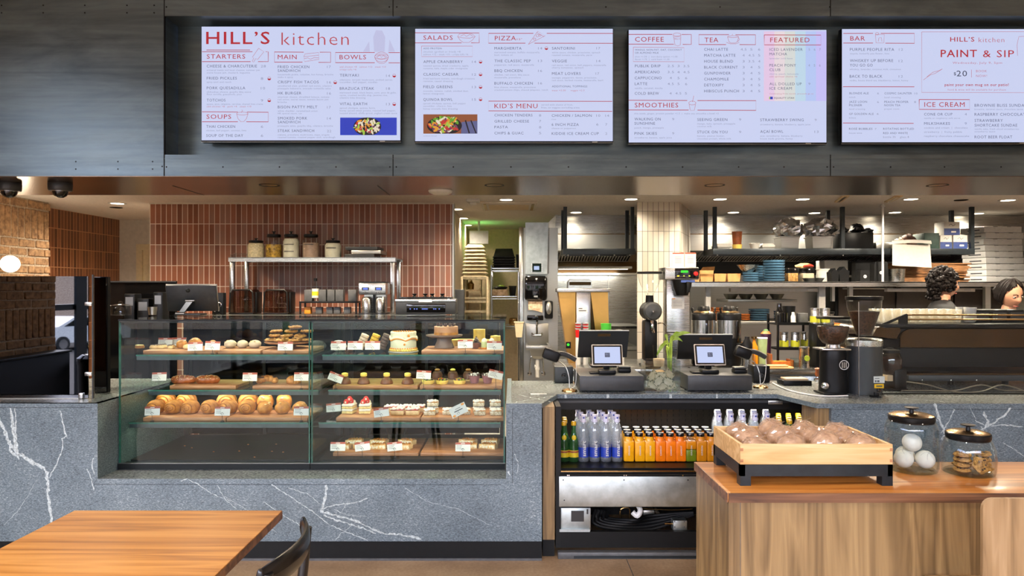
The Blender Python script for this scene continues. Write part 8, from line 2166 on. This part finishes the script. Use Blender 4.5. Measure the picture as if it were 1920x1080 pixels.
T = thing('tamper','wooden-handled tamper standing on the worktop behind the scale','tamper',wt_(1533,714));b = B('chrome');b.lathe([(.028,0),(.028,.012),(.01,.02),(.008,.03)],n=18);part(T,'base',b)
b = B('pretzel_brown');b.lathe([(.010,.03),(.018,.045),(.014,.07),(.02,.085),(0,.095)],n=18);part(T,'handle',b)
b = B('white_plastic');b.tube([(X(1446,4.72),4.70,ZT+.006),(X(1470,4.44),4.42,ZT+.006),(X(1500,4.26),4.25,ZT+.006),(X(1545,4.12),4.13,ZT+.006),(X(1590,4.14),4.14,ZT+.006)],.0045,n=6)
wsolo('white_cable',b,'white cable snaking over the worktop in front of the black grinder','cable')
pm('coffee_beans',(46,28,20),.4,var=.5,sc=90,c2=(96,62,40),bump=.8)
d = 4.29
g = lambda py:Z(py,d)-ZT
T = thing('espresso_grinder','black espresso grinder with a round bean hopper and emblem, left of the glass guard','coffee grinder',(X(1562,d),d,ZT))
b = B('satin_black');b.lathe([(.085,0),(.085,.02),(.082,.10),(.078,.2),(.08,.25),(.075,g(656))],n=32,sy=.95);b.box(-.10,.03,-.09,.06,0,.012,.005);part(T,'body',b)
b = B('stainless');b.box(-.1,.08,-.07,.07,g(655.5),g(652.5),.002);b.lathe([(.045,g(652)),(.04,g(646))],n=24);part(T,'collar',b)
b = B('coffee_beans');b.lathe([(.03,g(646)),(.058,g(642)),(.079,g(633)),(.0895,g(620)),(.0895,g(612)),(0,g(610))],n=28,);part(T,'beans',b)
b = B('jar_glass');b.lathe([(.034,g(647)),(.062,g(643)),(.083,g(634)),(.0935,g(620)),(.0935,g(598))],n=32);part(T,'hopper',b)
b = B('satin_black');b.lathe([(.096,g(598)),(.10,g(596)),(.096,g(593.5)),(0,g(593))],n=32);part(T,'hopper_lid',b)
b = B('card_white');mx = Matrix.Translation((.030,-.0815,g(682)))@Matrix.Rotation(PI/2,4,'X')@Matrix.Rotation(.0,4,'Z')
b.lathe([(.026,0),(.030,0)],n=26,mx=mx,close=True);b.use('stainless_dull')
for q in(-.012,0,.012):b.box(.030+q-.003,.030+q+.003,-.0825,-.0815,g(682)-.018,g(682)+.018)
part(T,'emblem',b)
b = B('chrome');b.lathe([(.022,0),(.020,.014),(0,.018)],n=20,mx=Matrix.Translation((-.085,-.07,.055))@Matrix.Rotation(PI/2,4,'X'));part(T,'knob',b)
d = 4.29
T = thing('cone_grinder','tall dark cylinder grinder with a cone hopper of beans behind the glass guard','coffee grinder',(X(1620,d),d,ZT));g = lambda py:Z(py,d)-ZT
b = B('charcoal');b.lathe([(.104,0),(.104,g(648))],n=36);part(T,'body',b)
b = B('stainless');b.lathe([(.106,g(648)),(.107,g(646)),(.107,g(637)),(.10,g(635)),(.04,g(634))],n=36);part(T,'steel_ring',b)
b = B('coffee_beans');b.lathe([(.042,g(627)),(.060,g(612)),(.088,g(584)),(0,g(582))],n=28);part(T,'beans',b)
b = B('jar_glass');b.lathe([(.045,g(630)),(.064,g(612)),(.098,g(577)),(.102,g(563))],n=32);part(T,'hopper',b)
b = B('satin_black');b.lathe([(.104,g(563)),(.108,g(561)),(.108,g(556)),(0,g(555.5))],n=32);part(T,'hopper_lid',b)
b = B('card_white');yq = -.1058;b.box(.005,.072,yq,yq+.02,g(714),g(702));b.use('cap_yellow');b.box(.010,.067,yq,yq+.02,g(723.5),g(716));b.use('ink');b.box(.012,.022,yq-.0005,yq,g(712.5),g(709));b.box(.026,.04,yq-.0005,yq,g(712.5),g(709));b.box(.012,.04,yq-.0005,yq,g(706),g(705));b.box(.02,.058,yq-.0005,yq,g(721),g(718.5));part(T,'sticker',b)
b = B('gloss_black');b.lathe([(.012,0),(.011,.01),(0,.012)],n=12,mx=Matrix.Translation((.038,-.098,g(727)))@Matrix.Rotation(PI/2,4,'X'));b.lathe([(.010,0),(.009,.008),(0,.01)],n=12,mx=Matrix.Translation((.038,-.098,g(733)))@Matrix.Rotation(PI/2,4,'X'));part(T,'switch',b)
d = 4.45
T = thing('small_grinder','small black grinder with a brown-tinted dome beside the espresso machine','coffee grinder',(X(1668,d),d,ZT));g = lambda py:Z(py,d)-ZT
b = B('satin_black');b.box(-.005,.075,-.07,.07,0,g(690),.01);b.box(-.075,.075,-.08,.08,0,.014,.004);b.use('bag_beige');b.box(-.055,-.02,-.075,.05,.10,g(712));part(T,'body',b)
b = B('tea_dark');b.lathe([(.055,g(700)),(.07,g(690)),(.072,g(672)),(0,g(668))],n=26);part(T,'beans',b)
b = B('smoke_plastic');b.lathe([(.058,g(700)),(.074,g(690)),(.076,g(672)),(.06,g(661))],n=26);part(T,'hopper',b)
b = B('satin_black');b.lathe([(.062,g(661)),(.062,g(656)),(.02,g(654)),(.02,g(652)),(0,g(652))],n=24);part(T,'hopper_lid',b)
yg = 4.125
T = thing('glass_guard','clear glass guard standing on the worktop before the espresso machine','glass screen',(X(1611,yg),yg,ZT))
b = B('guard_glass');b.box(X(1611,yg),3.5,yg,yg+.008,.012+ZT,Z(572,yg));part(T,'pane',b,True)
b = B('stainless_dull');b.box(X(1611,yg)-.002,X(1611,yg)-.0003,yg,yg+.008,.006+ZT,Z(566,yg));part(T,'polished_edge',b,True)
for px in(1642,2020):
 b = B('satin_black');x = X(px,yg);b.box(x-.022,x+.022,yg-.022,yg+.03,ZT+.001,ZT+.008);b.box(x-.013,x+.013,yg-.014,yg-.0005,ZT+.0085,ZT+.032,.002);part(T,'clamp',b,True)
d = 4.56
xl = X(1690,d);xr = 3.9
T = thing('espresso_machine','long black espresso machine with bronze mirror back panel behind the glass guard','espresso machine',(3.2,4.85,ZT))
zz = lambda p:Z(p,d)
b = B('satin_black');b.box(xl+.02,xr,d+.05,5.25,zz(690),zz(616),.01);b.box(X(1655,d),xr,d-.02,5.25,zz(614.5),zz(607),.004);part(T,'body',b,True)
b = B('bronze_mirror')
o_ = [(xl+.01,zz(652)),(xl+.01,zz(632)),(xl+.03,zz(622)),(xl+.07,zz(617.5)),(xr,zz(617.5)),(xr,zz(652))];b.prism(o_,'y',d+.028,d+.049);part(T,'mirror_panel',b,True)
b = B('matte_black');b.box(xl,xr,d+.02,d+.0495,zz(689),zz(653),.004);part(T,'lower_panel',b,True)
b = B('charcoal');b.box(xl-.01,xr,d-.10,5.2,zz(711),zz(700),.006);b.use('bronze_mirror');b.box(xl-.005,xr,d-.09,d+.02,zz(700)+.0003,zz(697));part(T,'drip_base',b,True)
b = B('bronze_mirror');b.prism([(X(1640,d),zz(631)),(X(1686,d),zz(636)),(X(1694,d),zz(620)),(X(1690,d),zz(612)),(X(1664,d),zz(608)),(X(1648,d),zz(616))],'y',d+.03,5.1);b.use('satin_black');b.box(X(1640,d),xl+.02,d+.06,5.1,zz(662),zz(636),.01);part(T,'side_panel',b,True)
b = B('satin_black')
b.prism([(X(1650,d),zz(607)),(X(1697,d),zz(588)),(X(1699,d),zz(590)),(X(1699,d),zz(607)),(X(1683,d),zz(607)),(X(1683,d),zz(598)),(X(1664,d),zz(606.5))],'y',d-.02,d-.006);part(T,'rail_bracket',b,True)
for py in(590.5,599):b = B('brass');b.cyl((X(1698,d),d-.013,zz(py)),(xr,d-.013,zz(py)),.006,n=10);part(T,'cup_rail',b,True)
for px in(1702,1800,1905):b = B('satin_black');x = X(px,d);b.cyl((x,d+.1,ZT+.002),(x,d+.1,zz(711)),.022,n=14);b.cyl((x,5.1,ZT+.002),(x,5.1,zz(711)),.022,n=14);part(T,'foot',b,True)
for px in(1712,1765,1812):b = B('chrome');b.ball((X(px,d),d-.1,zz(709)),.007,n=8,m=5);part(T,'bolt',b,True)
for k,pts in enumerate((((1700,716),(1740,722),(1790,735),(1840,734),(1880,722),(1925,740)),((1690,742),(1740,744),(1790,738),(1840,722),(1880,732),(1930,744)))):
 b = B('stainless_dull');y = 4.30+.05*k;b.tube([(X(u,y),y,max(ZT+.005,Z(v,y)))for u,v in pts],.0045,n=6);wsolo('grey_cable',b,('upper' if k == 0 else 'lower')+' grey cable looping under the espresso machine','cable')
b = B('satin_black');y = 4.22;b.tube([(X(u,y),y,max(ZT+.006,Z(v,y)))for u,v in((1650,742),(1720,741),(1690,748),(1760,747),(1850,740),(1925,746))],.005,n=6);wsolo('black_cable',b,'black cable lying along the worktop under the espresso machine','cable')
zg = zz(607)
b = B('glassware');b.lathe([(.022,0),(.028,.06),(.031,.092),(.0285,.092),(.025,.06),(.019,.008),(0,.008)],n=16);gm = b.mesh('drinking_glass')
rn = ['front row','second row','back row']
for r in range(3):
 for i in range(9):
  y = 4.66+.075*r;o = bpy.data.objects.new('drinking_glass',gm);COL.objects.link(o);o.location = (X(1656,4.66)+.0025+.0627*i+.005*r,y,zg+LIFT+.001)
  put(o,'drinking glass on the espresso machine, %s from the left in the %s'%(ORD[i],rn[r]),'glass','glasses on the espresso machine')
cw = None
for i in range(2):
 for k in range(2):
  loc = (X(1819,4.66)+.0+.082*0,4.66+.085*i,zg+.001+.054*k);lb = 'white cup %s of the %s stack right of the glasses'%(('bottom','top')[k],('front','rear')[i])
  if cw:dup(cw,loc,lb);continue
  cw = T = thing('white_cup',lb,'cup',loc,group='white cups on the espresso machine')
  b = B('card_white');b.lathe([(.022,0),(.034,.012),(.039,.05),(.036,.05),(.03,.012),(0,.008)],n=24);part(T,'cup_body',b)
for k,(a,c)in enumerate(((1828,1856),(1860,1889),(1893,1921))):
 y = 4.70;b = B('satin_black');b.box(X(a,y),X(c,y),y,y+.2,zg+.0005,Z(581,y),.005);b.use('charcoal');b.box(X(a+2,y),X(c-2,y),y-.002,y,zg+.02,Z(585,y));wsolo('black_canister',b,'black box on the espresso machine, %s right of the white cups'%ORD[k],'box','black boxes on the espresso machine')
 # ================================================================ PEOPLE BEHIND THE MACHINE
pm('skin',(196,146,118),.5,var=.05);pm('lip',(168,96,86),.5);pm('hair_black',(15,10,9),.6,var=.4,sc=30,bump=.6,spec=.2);pm('shirt_black',(22,22,24),.8);pm('trousers_dark',(34,36,42),.8);pm('eye_white',(226,222,216),.3)
def person(loc,rz,hgt,label,curly,tilt,seed):
 k = hgt/1.75
 J = {'pel':(0,0,.93),'waist':(0,.005,1.08),'chest':(0,.0,1.28),'col':(0,.01,1.42),'neck':(0,.0,1.49),'skull':(0,-.02,1.58)}
 E = [('pel','waist'),('waist','chest'),('chest','col'),('col','neck'),('neck','skull')]
 Rr = {'pel':.155,'waist':.135,'chest':.155,'col':.10,'neck':.056,'skull':.060}
 for s,n in((-1,'l'),(1,'r')):
  for nm,p,r in(('sh',(s*.185,.01,1.40),.068),('el',(s*.235,-.02,1.12),.044),('wr',(s*.17,-.24,1.03),.030),('pa',(s*.155,-.32,1.02),.030),('hip',(s*.095,0,.88),.095),('kn',(s*.105,-.015,.49),.062),('an',(s*.105,.02,.09),.045),('toe',(s*.115,-.14,.04),.036)):
   J[nm+n] = p;Rr[nm+n] = r
  E+= [('col','sh'+n),('sh'+n,'el'+n),('el'+n,'wr'+n),('wr'+n,'pa'+n),('pel','hip'+n),('hip'+n,'kn'+n),('kn'+n,'an'+n),('an'+n,'toe'+n)]
  for f,(dx,ln)in enumerate(((-.026,.068),(-.009,.078),(.009,.074),(.025,.058))):
   a = J['pa'+n];p1 = (a[0]+dx,a[1]-ln*.55,a[2]+.004);p2 = (a[0]+dx*1.1,a[1]-ln,a[2]-.022)
   J['f%d%s'%(f,n)] = p1;J['g%d%s'%(f,n)] = p2;Rr['f%d%s'%(f,n)] = .0085;Rr['g%d%s'%(f,n)] = .0075;E+= [('pa'+n,'f%d%s'%(f,n)),('f%d%s'%(f,n),'g%d%s'%(f,n))]
  a = J['pa'+n];J['t'+n] = (a[0]-s*.045,a[1]-.02,a[2]-.008);J['u'+n] = (a[0]-s*.055,a[1]-.052,a[2]-.014);Rr['t'+n] = .010;Rr['u'+n] = .0085;E+= [('pa'+n,'t'+n),('t'+n,'u'+n)]
 names = list(J);ix = {n:i for i,n in enumerate(names)}
 me = bpy.data.meshes.new('body');me.from_pydata([tuple(c*k for c in J[n])for n in names],[(ix[a],ix[c])for a,c in E],[]);me.update()
 o = bpy.data.objects.new('body',me);COL.objects.link(o)
 o.modifiers.new('skin','SKIN').use_smooth_shade = True;sb_ = o.modifiers.new('sub','SUBSURF');sb_.levels = sb_.render_levels = 2
 for i,n in enumerate(names):v = me.skin_vertices[0].data[i];v.radius = (Rr[n]*k,)*2;v.use_root = n == 'pel'
 dg = bpy.context.evaluated_depsgraph_get();dg.update();m2 = bpy.data.meshes.new_from_object(o.evaluated_get(dg));bpy.data.objects.remove(o)
 for mt in('skin','shirt_black','trousers_dark','rubber'):m2.materials.append(MATS[mt])
 for p in m2.polygons:
  c = p.center/k;p.material_index = 3 if c.z<.10 else 2 if c.z<.93 and abs(c.x)<.2 and c.y>-.16 else 0 if(c.z>1.50 and abs(c.x)<.09)or c.y<-.10 else 1
  p.use_smooth = True
 T = thing('person',label,'person',loc,rz)
 bo = bpy.data.objects.new('body',m2);COL.objects.link(bo);bo.parent = T
 hz = 1.635*k;mx = Matrix.Translation((0,-.02*k,hz))@Matrix.Rotation(tilt,4,'X')
 b = B('skin')
 def hd(u,v):
  a = u*2*PI;t = v*PI;z = -math.cos(t);r = math.sin(t)
  x = .075*r*math.cos(a);y = .095*r*math.sin(a)
  if z<0:x*= 1+.30*z;y = y*(1+.22*z)+.016*z*(1 if y<0 else 2.2)
  fr = max(0,-math.sin(a))**14
  y-= .020*fr*math.exp(-((z+.16)/.20)**2)+.004*fr*math.exp(-((z+.62)/.1)**2)
  for s in(-1,1):y+= .007*math.exp(-((a-1.5*PI-s*.40)/.20)**2)*math.exp(-((z-.06)/.12)**2)
  return(x,y,z*.118)
 b.grid(hd,44,30);b.v = [tuple(mx@Vector(q))for q in b.v]
 for s in(-1,1):b.ball((s*.076,.012,-.008),.030,.3,.6,1,n=10,m=8,mx=mx)
 hp = part(T,'head',b)
 for s in(-1,1):
  b = B('eye_white');b.ball((s*.031,-.080,.008),.0125,1.1,.6,.7,n=12,m=8,mx=mx);b.use('hair_black');b.ball((s*.031,-.0865,.008),.0062,1,.4,1,n=8,m=6,mx=mx);part(hp,'eye',b)
  b = B('hair_black');b.tube([tuple(mx@Vector(q))for q in((s*.014,-.0935,.026),(s*.032,-.091,.032),(s*.05,-.080,.026))],.0035,n=6);part(hp,'eyebrow',b)
 b = B('lip');b.tube([tuple(mx@Vector(q))for q in((-.024,-.083,-.068),(0,-.0935,-.066),(.024,-.083,-.068))],.0052,n=8);part(hp,'mouth',b)
 q = random.Random(seed);b = B('hair_black')
 if curly:
  b.ball((0,.03,.03),.098,1,1.08,1.02,n=24,m=16,mx=mx,jig=.04,rnd=q)
  b.v = [v for v in b.v]
  for i in range(420):
   a = q.uniform(0,6.283);t = q.uniform(-.75,1.0);r = math.sqrt(max(0,1-t*t))
   c = (.103*r*math.cos(a),.03+.112*r*math.sin(a),.035+.115*t)
   if c[1]<-.055 and c[2]<.055:continue
   b.ball(c,q.uniform(.009,.019),q.uniform(.6,1.7),q.uniform(.6,1.7),q.uniform(.7,1.5),n=7,m=5,mx=mx,jig=.12,rnd=q)
  for i in range(50):b.ball((q.uniform(-.07,.07),q.uniform(.05,.12),q.uniform(-.14,-.03)),q.uniform(.012,.02),n=8,m=6,mx=mx,jig=.12,rnd=q)
 else:
  def ell(a,t):return(.0795*math.sin(t)*math.cos(a),.012+.101*math.sin(t)*math.sin(a),.004+.124*math.cos(t))
  b.ball((0,.022,.012),.1,.78,.92,1.13,n=26,m=18,mx=mx)
  for i in range(130):
   a = 2*PI*i/130+q.uniform(-.02,.02)
   f = max(0,-math.sin(a))
   tl = (2.05 if f<.55 else 1.45-.75*(f-.55)/.45)+q.uniform(-.08,.12)
   pts = [ell(a+.25*(t/tl)*math.copysign(1,math.cos(a))*(1 if f>.2 else 0),.06+(tl-.06)*t/tl)for t in[tl*j/5 for j in range(6)]]
   k_ = q.uniform(1.02,1.07)
   b.tube([tuple(mx@Vector((p_[0]*k_,p_[1]*k_,p_[2]*k_+.002)))for p_ in pts],q.uniform(.005,.009),n=5,smooth_path=False)
  b.ball((0,.125,.0),.042,1.1,.8,1,n=14,m=9,mx=mx,jig=.12,rnd=q)
 part(T,'hair',b)
 return T
d = 6.08
person((X(1768,d),d,0),PI/2-.25,1.70,'person with dark curly hair and black shirt, turned to the right behind the machine',True,.12,3)
d = 5.64
person((X(1890,d),d,0),.12,1.605,'person with tied dark hair looking down, at the right end behind the machine',False,.30,4)
if _to.name in COL.objects:COL.objects.unlink(_to)
bpy.data.objects.remove(_to)
bpy.data.curves.remove(_tc)
